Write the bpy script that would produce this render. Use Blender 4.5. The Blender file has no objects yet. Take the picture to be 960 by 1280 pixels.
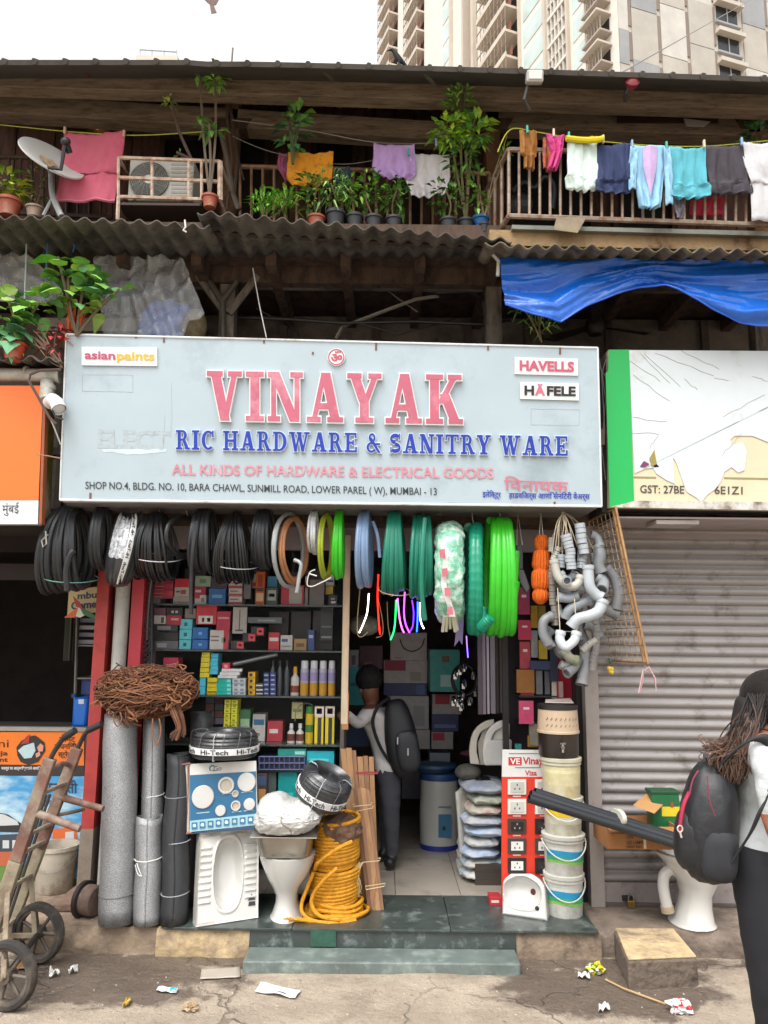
import bpy, math, random
from mathutils import Vector, Matrix, noise
V = Vector
R = math.radians
rnd = random.Random(7)
scene = bpy.context.scene
COL = scene.collection
# ------------------------------------------------------------------ camera
CAMZ, PITCH, ROLL = 1.9, R(9), .01
cam_d = bpy.data.cameras.new('camera'); cam = bpy.data.objects.new('camera', cam_d); COL.objects.link(cam)
CR = Matrix.Rotation(math.pi/2 + PITCH, 4, 'X') @ Matrix.Rotation(ROLL, 4, 'Z')
cam.matrix_world = Matrix.Translation((0, 0, CAMZ)) @ CR
cam_d.sensor_fit = 'VERTICAL'; cam_d.sensor_height = 24; cam_d.lens = 18
cam_d.clip_start = .05; cam_d.clip_end = 2000
scene.camera = cam
# ------------------------------------------------------------------ light
world = bpy.data.worlds.new('World'); scene.world = world; world.use_nodes = True
nt = world.node_tree; bg = nt.nodes['Background']
SUN_EL, SUN_ROT = R(62), R(205)
sky = nt.nodes.new('ShaderNodeTexSky'); sky.sky_type = 'NISHITA'; sky.sun_disc = False
sky.sun_elevation = SUN_EL; sky.sun_rotation = SUN_ROT; sky.air_density = 1.6; sky.dust_density = 4; sky.ozone_density = 1
hs = nt.nodes.new('ShaderNodeHueSaturation'); hs.inputs['Saturation'].default_value = .1; hs.inputs['Value'].default_value = 1.08
wn = nt.nodes.new('ShaderNodeTexNoise'); wn.inputs['Scale'].default_value = 2.2; wn.inputs['Detail'].default_value = 5
wr = nt.nodes.new('ShaderNodeMapRange'); wr.inputs[1].default_value = .3; wr.inputs[2].default_value = .7; wr.inputs[3].default_value = .85; wr.inputs[4].default_value = 1.15
wm = nt.nodes.new('ShaderNodeVectorMath'); wm.operation = 'SCALE'
nt.links.new(sky.outputs[0], hs.inputs['Color']); nt.links.new(hs.outputs[0], wm.inputs[0])
nt.links.new(wn.outputs[0], wr.inputs[0]); nt.links.new(wr.outputs[0], wm.inputs['Scale'])
nt.links.new(wm.outputs[0], bg.inputs[0]); bg.inputs[1].default_value = .15
sun_d = bpy.data.lights.new('sun', 'SUN'); sun_d.energy = 1.35; sun_d.angle = R(50); sun_d.color = (1, .965, .92)
sun = bpy.data.objects.new('sun', sun_d); COL.objects.link(sun)
# sky sun direction: azimuth SUN_ROT clockwise from +Y
sd = V((math.sin(SUN_ROT)*math.cos(SUN_EL), math.cos(SUN_ROT)*math.cos(SUN_EL), math.sin(SUN_EL)))
sun.rotation_euler = sd.to_track_quat('Z', 'Y').to_euler(); sun.location = (0, -6, 14)
vs = scene.view_settings; scene.display_settings.display_device = 'sRGB'
vs.view_transform = 'Standard'; vs.look = 'None'; vs.gamma = 1; vs.exposure = .98; vs.use_curve_mapping = False
try:
  scene.cycles.use_denoising = True; scene.cycles.max_bounces = 8; scene.cycles.transparent_max_bounces = 16
  scene.cycles.sample_clamp_indirect = 6
except Exception: pass
# ------------------------------------------------------------------ pixel <-> place helpers (photo pixels, 960 x 1280)
def ray(px, py): return (CR @ V(((px-480)/960, -(py-640)/960, -1, 0))).to_3d()
def P(px, py, Y):
  r = ray(px, py); return V((0, 0, CAMZ)) + r*(Y/r.y)
def G(px, py, z=0.):
  r = ray(px, py); return V((0, 0, CAMZ)) + r*((z-CAMZ)/r.z)
def PP(px, py, p0, n):
  r = ray(px, py); o = V((0, 0, CAMZ)); return o + r*((p0-o).dot(n)/r.dot(n))
def mpp(px, py, Y): return Y/ray(px, py).y/960      # metres per pixel
# ------------------------------------------------------------------ materials
def lin(h):
  h = h.lstrip('#'); o = []
  for i in (0, 2, 4):
    c = int(h[i:i+2], 16)/255; o.append(c/12.92 if c <= .04045 else ((c+.055)/1.055)**2.4)
  return o + [1]
MC = {}
def mat(h, rough=.6, metal=0., var=.18, scale=6., bump=0., bscale=60., dirt=None, damt=.5, dscale=3., alpha=1., coat=0., emit=0., trans=0., stretch=None):
  key = (h, rough, metal, var, scale, bump, bscale, dirt, damt, dscale, alpha, coat, emit, trans, stretch)
  if key in MC: return MC[key]
  m = bpy.data.materials.new('mat_'+h.lstrip('#')); m.use_nodes = True; t = m.node_tree; N = t.nodes; L = t.links
  b = N['Principled BSDF']; c = lin(h)
  b.inputs['Roughness'].default_value = rough; b.inputs['Metallic'].default_value = metal
  b.inputs['Alpha'].default_value = alpha; b.inputs['Coat Weight'].default_value = coat
  b.inputs['Transmission Weight'].default_value = trans
  if emit:
    b.inputs['Emission Color'].default_value = c; b.inputs['Emission Strength'].default_value = emit
  tc = N.new('ShaderNodeTexCoord'); src = tc.outputs['Object']
  if stretch:
    mp = N.new('ShaderNodeMapping'); mp.inputs['Scale'].default_value = stretch; L.new(src, mp.inputs[0]); src = mp.outputs[0]
  out = None
  if var:
    n = N.new('ShaderNodeTexNoise'); n.inputs['Scale'].default_value = scale; n.inputs['Detail'].default_value = 6; n.inputs['Roughness'].default_value = .65
    L.new(src, n.inputs[0])
    r = N.new('ShaderNodeValToRGB'); e = r.color_ramp.elements
    e[0].position = .3; e[1].position = .7
    e[0].color = [x*(1-var) for x in c[:3]]+[1]; e[1].color = [min(1, x*(1+var)) for x in c[:3]]+[1]
    L.new(n.outputs[0], r.inputs[0]); out = r.outputs[0]
  if dirt:
    n2 = N.new('ShaderNodeTexNoise'); n2.inputs['Scale'].default_value = dscale; n2.inputs['Detail'].default_value = 9; n2.inputs['Roughness'].default_value = .7
    L.new(src, n2.inputs[0])
    r2 = N.new('ShaderNodeMapRange'); r2.inputs[1].default_value = .62-.3*damt; r2.inputs[2].default_value = .78-.2*damt
    L.new(n2.outputs[0], r2.inputs[0])
    mx = N.new('ShaderNodeMix'); mx.data_type = 'RGBA'; L.new(r2.outputs[0], mx.inputs[0])
    if out: L.new(out, mx.inputs[6])
    else: mx.inputs[6].default_value = c
    mx.inputs[7].default_value = lin(dirt); out = mx.outputs[2]
  if out: L.new(out, b.inputs['Base Color'])
  else: b.inputs['Base Color'].default_value = c
  if bump:
    n3 = N.new('ShaderNodeTexNoise'); n3.inputs['Scale'].default_value = bscale; n3.inputs['Detail'].default_value = 5
    L.new(src, n3.inputs[0])
    bp = N.new('ShaderNodeBump'); bp.inputs['Strength'].default_value = bump; bp.inputs['Distance'].default_value = .02
    L.new(n3.outputs[0], bp.inputs['Height']); L.new(bp.outputs[0], b.inputs['Normal'])
  MC[key] = m; return m
def plain(h, rough=.5): return mat(h, rough, var=.06, scale=14)
def printed(h, rough=.45): return mat(h, rough, var=.12, scale=22)
# ------------------------------------------------------------------ mesh builder
WL = {}
class MB:
  def __init__(s): s.v = []; s.f = []; s.m = []; s.cur = 0
  def quadf(s, idx): s.f.append(idx); s.m.append(s.cur)
  def add(s, vs, fs):
    o = len(s.v); s.v += [V(x) for x in vs]
    for f in fs: s.f.append([o+i for i in f]); s.m.append(s.cur)
    return s
  def mi(s, k): s.cur = k; return s
  def box(s, c, d, M=None):
    c = V(c); x, y, z = [q/2 for q in d]
    vs = [V(q) for q in ((-x,-y,-z),(x,-y,-z),(x,y,-z),(-x,y,-z),(-x,-y,z),(x,-y,z),(x,y,z),(-x,y,z))]
    if M: vs = [M @ q for q in vs]
    return s.add([c+q for q in vs], [(0,3,2,1),(4,5,6,7),(0,1,5,4),(1,2,6,5),(2,3,7,6),(3,0,4,7)])
  def bb(s, lo, hi): return s.box([(a+b)/2 for a, b in zip(lo, hi)], [abs(b-a) for a, b in zip(lo, hi)])
  def prism(s, pts, off):
    pts = [V(p) for p in pts]; off = V(off); n = len(pts)
    return s.add(pts+[p+off for p in pts], [list(range(n))]+[list(range(2*n-1, n-1, -1))]+[(i, (i+1) % n, n+(i+1) % n, n+i)[::-1] for i in range(n)])
  def pq(s, x0, y0, x1, y1, Y, d=.02):      # facade slab: pixel rectangle at depth Y, thickness d going back
    return s.prism([P(x0,y1,Y), P(x1,y1,Y), P(x1,y0,Y), P(x0,y0,Y)], (0, d, 0))
  def poly(s, pts, Y, d=.02): return s.prism([P(x,y,Y) for x, y in pts], (0, d, 0))
  def tube(s, pts, r, n=8, closed=False, caps=True, radii=None):
    pts = [V(p) for p in pts]; m = len(pts)
    if m < 2: return s
    T = []
    for i in range(m):
      a = pts[(i-1) % m] if (closed or i > 0) else pts[i]
      b = pts[(i+1) % m] if (closed or i < m-1) else pts[i]
      d = b-a; T.append(d.normalized() if d.length > 1e-9 else V((0,0,1)))
    u = T[0].orthogonal().normalized(); vs = []; o = len(s.v)
    for i in range(m):
      u = (u - T[i]*u.dot(T[i]))
      u = u.normalized() if u.length > 1e-6 else T[i].orthogonal().normalized()
      w = T[i].cross(u); rr = radii[i] if radii else r
      for k in range(n):
        a = 2*math.pi*k/n; vs.append(pts[i]+u*(rr*math.cos(a))+w*(rr*math.sin(a)))
    fs = []
    for i in range(m if closed else m-1):
      j = (i+1) % m
      for k in range(n): fs.append((i*n+k, i*n+(k+1) % n, j*n+(k+1) % n, j*n+k))
    if caps and not closed: fs += [list(range(n))[::-1], [(m-1)*n+k for k in range(n)]]
    return s.add(vs, fs)
  def cone(s, p0, p1, r0, r1=None, n=12, caps=True): return s.tube([p0, p1], r0, n, radii=[r0, r0 if r1 is None else r1], caps=caps)
  def lathe(s, prof, o=(0,0,0), n=20, M=None, sx=1., sy=1., close=False):
    o = V(o); vs = []
    for r, z in prof:
      for k in range(n):
        a = 2*math.pi*k/n; q = V((r*sx*math.cos(a), r*sy*math.sin(a), z)); vs.append(o+(M @ q if M else q))
    fs = []; m = len(prof)
    for i in range(m-1 if not close else m):
      j = (i+1) % m
      for k in range(n): fs.append((i*n+k, i*n+(k+1) % n, j*n+(k+1) % n, j*n+k))
    if not close:
      if prof[0][0] > 1e-5: fs.append(list(range(n))[::-1])
      if prof[-1][0] > 1e-5: fs.append([(m-1)*n+k for k in range(n)])
    return s.add(vs, fs)
  def ell(s, c, rx, ry, rz, nu=14, nv=9, M=None):
    return s.lathe([(max(1e-4, math.sin(math.pi*i/nv)), -math.cos(math.pi*i/nv)) for i in range(nv+1)], c, nu, (M or Matrix.Identity(3)) @ Matrix.Diagonal((rx, ry, rz)))
  def grid(s, fn, nu, nv):
    vs = [fn(i/nu, j/nv) for j in range(nv+1) for i in range(nu+1)]
    return s.add(vs, [(j*(nu+1)+i, j*(nu+1)+i+1, (j+1)*(nu+1)+i+1, (j+1)*(nu+1)+i) for j in range(nv) for i in range(nu)])
  def build(s, name, mats, parent=None, smooth=False, bevel=0., solid=0., sub=0, angle=40):
    me = bpy.data.meshes.new(name)
    if parent is not None: loc = WL[parent]
    else:
      lo = [min(v[i] for v in s.v) for i in range(3)]; hi = [max(v[i] for v in s.v) for i in range(3)]
      loc = V(((lo[0]+hi[0])/2, (lo[1]+hi[1])/2, lo[2]))
    me.from_pydata([v-loc for v in s.v], [], s.f)
    if not isinstance(mats, (list, tuple)): mats = [mats]
    for m in mats: me.materials.append(m)
    me.polygons.foreach_set('material_index', s.m)
    if smooth:
      me.shade_smooth(); me.set_sharp_from_angle(angle=R(angle))
    me.update()
    o = bpy.data.objects.new(name, me); COL.objects.link(o)
    if parent is not None:
      o.parent = parent
    else: o.location = loc
    WL[o] = loc
    if bevel:
      b = o.modifiers.new('bevel', 'BEVEL'); b.width = bevel; b.segments = 2; b.limit_method = 'ANGLE'
    if solid:
      b = o.modifiers.new('solid', 'SOLIDIFY'); b.thickness = solid; b.offset = 0
    if sub:
      b = o.modifiers.new('sub', 'SUBSURF'); b.levels = sub; b.render_levels = sub
    return o
def tag(o, label=None, cat=None, group=None, kind=None):
  if label: o['label'] = label
  if cat: o['category'] = cat
  if group: o['group'] = group
  if kind: o['kind'] = kind
  return o
def thing(name, label, cat, loc=(0,0,0), group=None):
  o = bpy.data.objects.new(name, None); COL.objects.link(o); o.location = loc; o.empty_display_size = .1
  WL[o] = V(loc); return tag(o, label, cat, group)
def copy_tree(o, parent=None):
  c = o.copy(); COL.objects.link(c)
  if parent: c.parent = parent
  for ch in [q for q in bpy.data.objects if q.parent == o]: copy_tree(ch, c)
  return c
def jit(a): return rnd.uniform(-a, a)
# ------------------------------------------------------------------ writing
def glyphs(body, bold=0.):
  c = bpy.data.curves.new('t', 'FONT'); c.body = body; c.offset = bold; c.resolution_u = 3
  o = bpy.data.objects.new('t', c); COL.objects.link(o)
  dg = bpy.context.evaluated_depsgraph_get(); dg.update()
  me = bpy.data.meshes.new_from_object(o.evaluated_get(dg))
  vs = [v.co.copy() for v in me.vertices]; fs = [list(p.vertices) for p in me.polygons]
  bpy.data.objects.remove(o); bpy.data.curves.remove(c); bpy.data.meshes.remove(me)
  return vs, fs
def write(mb, body, pt, x0, x1, yb0, yb1, cap, lift=.003, bold=0., upper=True, italic=0., flip=False):
  """lay a line of writing on a surface: pt(px,py) gives the surface point; (x0,yb0)-(x1,yb1) is the baseline in photo pixels, cap its letter height"""
  vs, fs = glyphs(body, bold)
  if not vs: return
  xa = min(v.x for v in vs); xb = max(v.x for v in vs)
  o = pt(x0, yb0); u = pt(x1, yb1)-o; w = pt(x0, yb0-cap)-o
  n = w.cross(u).normalized();
  if n.y > 0: n = -n
  o = o+n*lift; k = .69 if upper else .69
  mb.add([o+u*((v.x+italic*v.y-xa)/(xb-xa))+w*(v.y/k) for v in vs], fs)
# ================================================================== GROUND
def ground_z(x, y):
  z = 0.
  if y < 4.2: z += .03*min(4.2-y, 3)
  d = math.exp(-((y-3.6)/2.4)**2-(x/3.5)**2)
  return z + d*(.014*noise.noise(V((x*1.7, y*1.7, 3))) + .006*noise.noise(V((x*7, y*7, 1))) + .0025*noise.noise(V((x*26, y*26, 5))))
xs = [-400,-120,-40,-15,-8,-5]+[-3.4+i*.05 for i in range(137)]+[5,8,15,40,120,400]
ys = [-300,-60,-15,-4,0,1.5]+[2.4+i*.05 for i in range(56)]+[5.6,7,10,20,60,300,900]
g = MB(); nx = len(xs)
vs = [V((x, y, ground_z(x, y))) for y in ys for x in xs]
g.add(vs, [(j*nx+i, j*nx+i+1, (j+1)*nx+i+1, (j+1)*nx+i) for j in range(len(ys)-1) for i in range(nx-1)])
def ground_mat():
  m = bpy.data.materials.new('street_concrete'); m.use_nodes = True; t = m.node_tree; N = t.nodes; L = t.links; b = N['Principled BSDF']
  tc = N.new('ShaderNodeTexCoord'); ob = tc.outputs['Object']
  def nz(sc, det=8, ro=.65):
    n = N.new('ShaderNodeTexNoise'); n.inputs['Scale'].default_value = sc; n.inputs['Detail'].default_value = det; n.inputs['Roughness'].default_value = ro; L.new(ob, n.inputs[0]); return n.outputs[0]
  def rng(s, a, b_, c=0, d=1):
    r = N.new('ShaderNodeMapRange'); r.inputs[1].default_value = a; r.inputs[2].default_value = b_; r.inputs[3].default_value = c; r.inputs[4].default_value = d; L.new(s, r.inputs[0]); return r.outputs[0]
  def mix(f, a, c):
    x = N.new('ShaderNodeMix'); x.data_type = 'RGBA'; L.new(f, x.inputs[0])
    for q, i in ((a, 6), (c, 7)):
      if isinstance(q, str): x.inputs[i].default_value = lin(q)
      else: L.new(q, x.inputs[i])
    return x.outputs[2]
  def op(o, a, c):
    x = N.new('ShaderNodeMath'); x.operation = o
    for q, i in ((a, 0), (c, 1)):
      if isinstance(q, (int, float)): x.inputs[i].default_value = q
      else: L.new(q, x.inputs[i])
    return x.outputs[0]
  c = mix(rng(nz(3.2), .3, .7), '8b7e6f', 'ad9f8d')
  c = mix(rng(nz(1.1), .52, .68), c, '6b5f54')
  c = mix(rng(nz(22), .62, .72), c, '6a5a4c')
  c = mix(rng(nz(70, 3), .66, .7), c, 'bdb4a8')
  vo = N.new('ShaderNodeTexVoronoi'); vo.feature = 'DISTANCE_TO_EDGE'; vo.inputs['Scale'].default_value = 1.3
  wv = N.new('ShaderNodeVectorMath'); wv.operation = 'MULTIPLY_ADD'; nn_ = N.new('ShaderNodeTexNoise'); nn_.inputs['Scale'].default_value = 5; nn_.inputs['Detail'].default_value = 6; L.new(ob, nn_.inputs[0]); L.new(nn_.outputs['Color'], wv.inputs[0]); wv.inputs[1].default_value = (.35,.35,.35); L.new(ob, wv.inputs[2]); L.new(wv.outputs[0], vo.inputs[0])
  crk = op('MULTIPLY', rng(vo.outputs['Distance'], .004, .018, 1, 0), rng(nz(.9), .42, .56)); c = mix(op('MULTIPLY', crk, .45), c, '40362d')
  c = mix(op('MULTIPLY', rng(nz(130, 2), .6, .68), .7), c, '5a5047')
  # damp patches: three stains with noisy edges
  sep = N.new('ShaderNodeSeparateXYZ'); L.new(ob, sep.inputs[0])
  wet = None
  for (x, y, rx, ry) in ((-1.55, 4.62, .75, .34), (1.25, 4.55, .62, .36), (0, 4.86, 2.4, .11)):
    dx = op('DIVIDE', op('SUBTRACT', sep.outputs[0], x), rx); dy = op('DIVIDE', op('SUBTRACT', sep.outputs[1], y-y0G), ry)
    d = op('SUBTRACT', 1.15, op('ADD', op('MULTIPLY', dx, dx), op('MULTIPLY', dy, dy)))
    wet = d if wet is None else op('MAXIMUM', wet, d)
  wet = rng(op('ADD', wet, op('MULTIPLY', op('SUBTRACT', nz(4.5), .5), 3.2)), .05, .45)
  c = mix(op('MULTIPLY', wet, .8), c, '4c4038')
  L.new(c, b.inputs['Base Color']); L.new(rng(wet, 0, 1, .85, .45), b.inputs['Roughness'])
  bp = N.new('ShaderNodeBump'); bp.inputs['Strength'].default_value = .8; bp.inputs['Distance'].default_value = .02
  L.new(op('SUBTRACT', op('ADD', nz(38, 6), op('MULTIPLY', nz(9), 1.8)), crk), bp.inputs['Height']); L.new(bp.outputs[0], b.inputs['Normal'])
  return m
y0G = (min(ys)+max(ys))/2
xG = (min(xs)+max(xs))/2
gr = g.build('street', ground_mat(), smooth=True); tag(gr, kind='structure')
# ---- plinth the shops stand on, and the green marble slabs
PZ = .155; PF = 4.9
conc = mat('8d7b68', .85, var=.25, scale=5, bump=.5, bscale=30, dirt='51453b', damt=.55, dscale=4)
conc_y = mat('b39d78', .85, var=.25, scale=8, bump=.6, bscale=25, dirt='77675a', damt=.5, dscale=6)
marble = mat('3a413e', .3, var=.35, scale=5, dirt='7f8985', damt=.25, dscale=7, bump=.08, bscale=20)
def chipped(mb, x0, x1, y0, y1, z0, z1, nu=40, amp=.012, seed=0):
  """a cast kerb with a worn front edge: top and front as one wavy sheet, with sides"""
  def fn(u, v):
    x = x0+(x1-x0)*u; q = noise.noise(V((x*6, seed, v*2)))*amp; q2 = noise.noise(V((x*21, seed+4, v*3)))*amp*.5
    if v < .5: return V((x, y0+q+q2+max(0, v-.3)*.05, z0+(z1-z0)*v*2))
    t = (v-.5)*2; e = max(0, 1-t*8)
    return V((x, y0+.01+(y1-y0-.01)*t**1.5+q*e, z1-e*.006+q2*.5*e))
  mb.grid(fn, nu, 12)
  mb.prism([(x0,y0+.02,z0), (x0,y0+.02,z1-.004), (x0,y1,z1-.004), (x0,y1,z0)], (.004,0,0))
  mb.prism([(x1,y0+.02,z0), (x1,y1,z0), (x1,y1,z1-.004), (x1,y0+.02,z1-.004)], (-.004,0,0))
xl = P(95,1165,PF).x; xa = P(195,1165,PF).x; xb = P(312,1165,PF).x; xc = P(645,1165,PF).x; xd = P(752,1165,PF).x
m = MB(); chipped(m, -6, xa, PF+.03, 9, -.02, PZ, 60, .02, 1); tag(m.build('plinth', conc, smooth=True), kind='structure')
m = MB(); chipped(m, xa+.002, xb, PF+.005, PF+.5, -.02, PZ-.004, 30, .016, 2); tag(m.build('plinth', conc_y, smooth=True), kind='structure')
m = MB(); chipped(m, xb+.002, xc, PF, PF+.4, -.02, PZ-.004, 30, .001, 3); tag(m.build('plinth', marble, smooth=True), kind='structure')
m = MB(); chipped(m, xc+.002, xd, PF+.01, PF+.5, -.02, PZ-.004, 24, .012, 4); tag(m.build('plinth', conc, smooth=True), kind='structure')
m = MB(); chipped(m, xd+.002, 6, PF+.05, 9, -.02, PZ-.002, 60, .03, 5); tag(m.build('plinth', mat('7e7064', .9, var=.3, scale=4, bump=.6, bscale=25, dirt='4a3f37', damt=.6, dscale=3), smooth=True), kind='structure')
# green marble floor slabs on the plinth in front of the door
m = MB(); x0 = P(205,1165,PF).x; x1 = P(748,1165,PF).x
for a, b in ((x0, xb+.25), (xb+.254, .42), (.424, x1)):
  m.bb((a, PF-.012, PZ-.003), (b, 5.5, PZ+.012))
m.build('marble_floor', marble, bevel=.003); tag(bpy.data.objects['marble_floor'], kind='structure')
m = MB(); m.bb((xb, PF-.21, -.01), (xc-.01, PF-.004, .062)); m.build('step', mat('606a66', .35, var=.3, scale=6, dirt='8a938c', damt=.35, dscale=9), bevel=.008); tag(bpy.data.objects['step'], kind='structure')
pm = MB(); pm.bb((P(388,1180,PF).x, PF-.0165, .07), (P(420,1180,PF).x, PF-.0135, .16)); tag(pm.build('green_paint_mark', mat('2b4f41', .5, var=.3, scale=20)), kind='structure')
# interior floor of light tiles
m = MB()
for i in range(7):
  for j in range(6): m.bb((-1.655+i*.44, 5.505+j*.57, PZ), (-1.219+i*.44, 6.071+j*.57, PZ+.011))
tag(m.build('shop_floor', mat('9c9388', .3, var=.1, scale=3, dirt='6d655c', damt=.35)), kind='structure')
# ---- broken concrete block (extra step) at the right
blk = thing('concrete_block', 'broken concrete step block with sandy yellow top against the plinth', 'block', G(822,1232,0))
m = MB(); a = G(785,1232,0); b = G(876,1236,0); zt = .168
A0 = G(786,1236,0); B0 = G(874,1232,0); A1 = V((P(768,1170,4.93).x, 4.94, 0)); B1 = V((P(845,1170,4.93).x, 4.94, 0))
m.prism([A0+V((0,0,-.02)), B0+V((0,0,-.02)), B1, A1], (0,0,zt-.01))
m.build('body', mat('6a5d52', .9, var=.3, scale=9, bump=.8, bscale=22, dirt='3f362f', damt=.5, dscale=8), blk, bevel=.012)
m = MB(); m.prism([A0+V((.004,.006,zt-.03)), B0+V((-.004,.006,zt-.03)), B1+V((-.01,0,zt-.01)), A1+V((.01,0,zt-.01))], (0,0,.014))
m.build('top', conc_y, blk, bevel=.006)
# ================================================================== APARTMENT TOWER behind
TY = 60.
tower = thing('apartment_tower', 'tall beige apartment tower with panelled cladding and barred balconies behind the roof', 'building', (20, TY, 0))
C0 = P(772, 40, TY); C0 = V((C0.x, C0.y, 0))
azL, azR = R(-20), R(72)
dL = V((math.sin(azL), math.cos(azL), 0)); dR = V((math.sin(azR), math.cos(azR), 0))
nL = V((-math.cos(azL), math.sin(azL), 0)); nR = V((math.cos(azR), -math.sin(azR), 0))
def uL(px):
  q = PP(px, 60, C0, nL); return (q-C0).dot(dL)
def uR(px):
  q = PP(px, 60, C0, nR); return (q-C0).dot(dR)
tw = mat('b9b1a5', .8, var=.1, scale=.3, bump=.1, bscale=2)  # tower tones are lightened: distance haze is put into the colours
tw2 = mat('d0cbc2', .75, var=.08, scale=.3); tw_b = mat('8c7c69', .75, var=.1, scale=.4); tw_g = mat('97989a', .75, var=.08, scale=.3); tw_d = mat('7d7065', .8, var=.1, scale=.3)  # tw2 stays palest: brightness of the left face put into its colour
tglass = mat('8fa3a3', .12, metal=.0, var=.15, scale=.4); tdark = mat('1d2023', .2, var=.2, scale=.5)
def tb(mb, d, n, u0, u1, z0, z1, t0, t1):
  """box on a tower face: u along the face, z up, t from the face outward"""
  a = C0+d*u0+n*t0; b = C0+d*u1+n*t0
  mb.prism([a+V((0,0,z0)), b+V((0,0,z0)), b+V((0,0,z1)), a+V((0,0,z1))], n*(t1-t0))
ZT = 128
w_ = MB()
Lmax = uL(484); Rmax = 60
p = [C0, C0+dR*Rmax, C0+dR*Rmax+dL*40, C0+dL*Lmax+dR*24, C0+dL*Lmax]
w_.prism([q+V((0,0,0)) for q in p], (0,0,ZT)); w_.build('wall', tw, tower)
FH = 3.1; Z0, Z1 = 42, 82
# right face: cladding panels, one mesh
pm = MB(); k = 0
cols = [0]+[i*3.1+1.4 for i in range(16)]
for ci in range(len(cols)-1):
  z = Z0 + (ci % 3)*1.3
  if 4 <= ci <= 4: continue
  while z < Z1:
    h = rnd.choice((3.4, 4.6, 5.2)); r = rnd.random()
    pm.mi(0 if r < .48 else 1 if r < .75 else 2)
    tb(pm, dR, nR, cols[ci]+.04, cols[ci+1]-.36, z+.03, z+h-.03, .0, .12+.02*(k % 3)); k += 1
    pm.mi(3); tb(pm, dR, nR, cols[ci+1]-.34, cols[ci+1]-.02, z+.6, z+h-.03, .0, .10)
    z += h
pm.build('cladding', [mat('bab6ae', .75, var=.12, scale=.5), mat('a8a298', .75, var=.12, scale=.5), mat('8e8f90', .75, var=.12, scale=.5), tw_d], tower)  # panels toned darker than tw2, so the dimmer right face is in the colour
for i in range(14):
  z = Z0+i*FH; wm_ = MB(); u0, u1 = cols[4]+.2, cols[5]-.5
  tb(wm_, dR, nR, u0, u1, z+.9, z+2.6, .01, .05); wo = wm_.build('window', tdark, tower)
  s_ = MB(); tb(s_, dR, nR, u0-.3, u1+.3, z+2.6, z+3.0, .01, .7); s_.build('hood', tw, wo)
  s_ = MB(); tb(s_, dR, nR, (u0+u1)/2-.05, (u0+u1)/2+.05, z+.9, z+2.6, .06, .12); tb(s_, dR, nR, u0-.2, u1+.2, z+.7, z+.88, .01, .3); s_.build('frame', tw_g, wo)
# left face: bays by photo columns
def bay(px0, px1): return sorted((uL(px0), uL(px1)))
lf = MB()
for (a, b, mi_, t) in ((740,774,0,.02), (714,738,1,.25), (655,690,1,.5), (604,616,0,.9), (560,590,0,1.1), (535,560,1,.6), (500,514,0,.4)):
  u0, u1 = bay(a, b); lf.mi(mi_); tb(lf, dL, nL, u0, u1, 20, ZT-2, .0, t)
lf.build('pier', [tw2, tw2], tower)
fr = MB()
for (a, b, t) in ((714,716,.6), (737,740,.5), (655,657,.8), (687,690,.8), (590,592,1.5), (602,605,1.5), (574,576,1.5), (514,517,.7)):
  u0, u1 = bay(a, b); tb(fr, dL, nL, u0, u1, 20, ZT-2, .0, t)
fr.build('trim', mat('b9ad9e', .8, var=.08, scale=.3), tower)
for (a, b, t) in ((720,736,.27), (660,685,.52), (563,572,1.12)):
  gp = MB(); u0, u1 = bay(a, b)
  for i in range(24): tb(gp, dL, nL, u0, u1, Z0+i*FH+.5, Z0+i*FH+2.7, .0, t+.04)
  gp.build('glazing', mat('b5c4c0', .2, var=.15, scale=.3), tower)
def seen(px, z):
  y = C0.y+max(0, uL(px))*dL.y; return .76*y < z < .98*y+5
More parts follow.
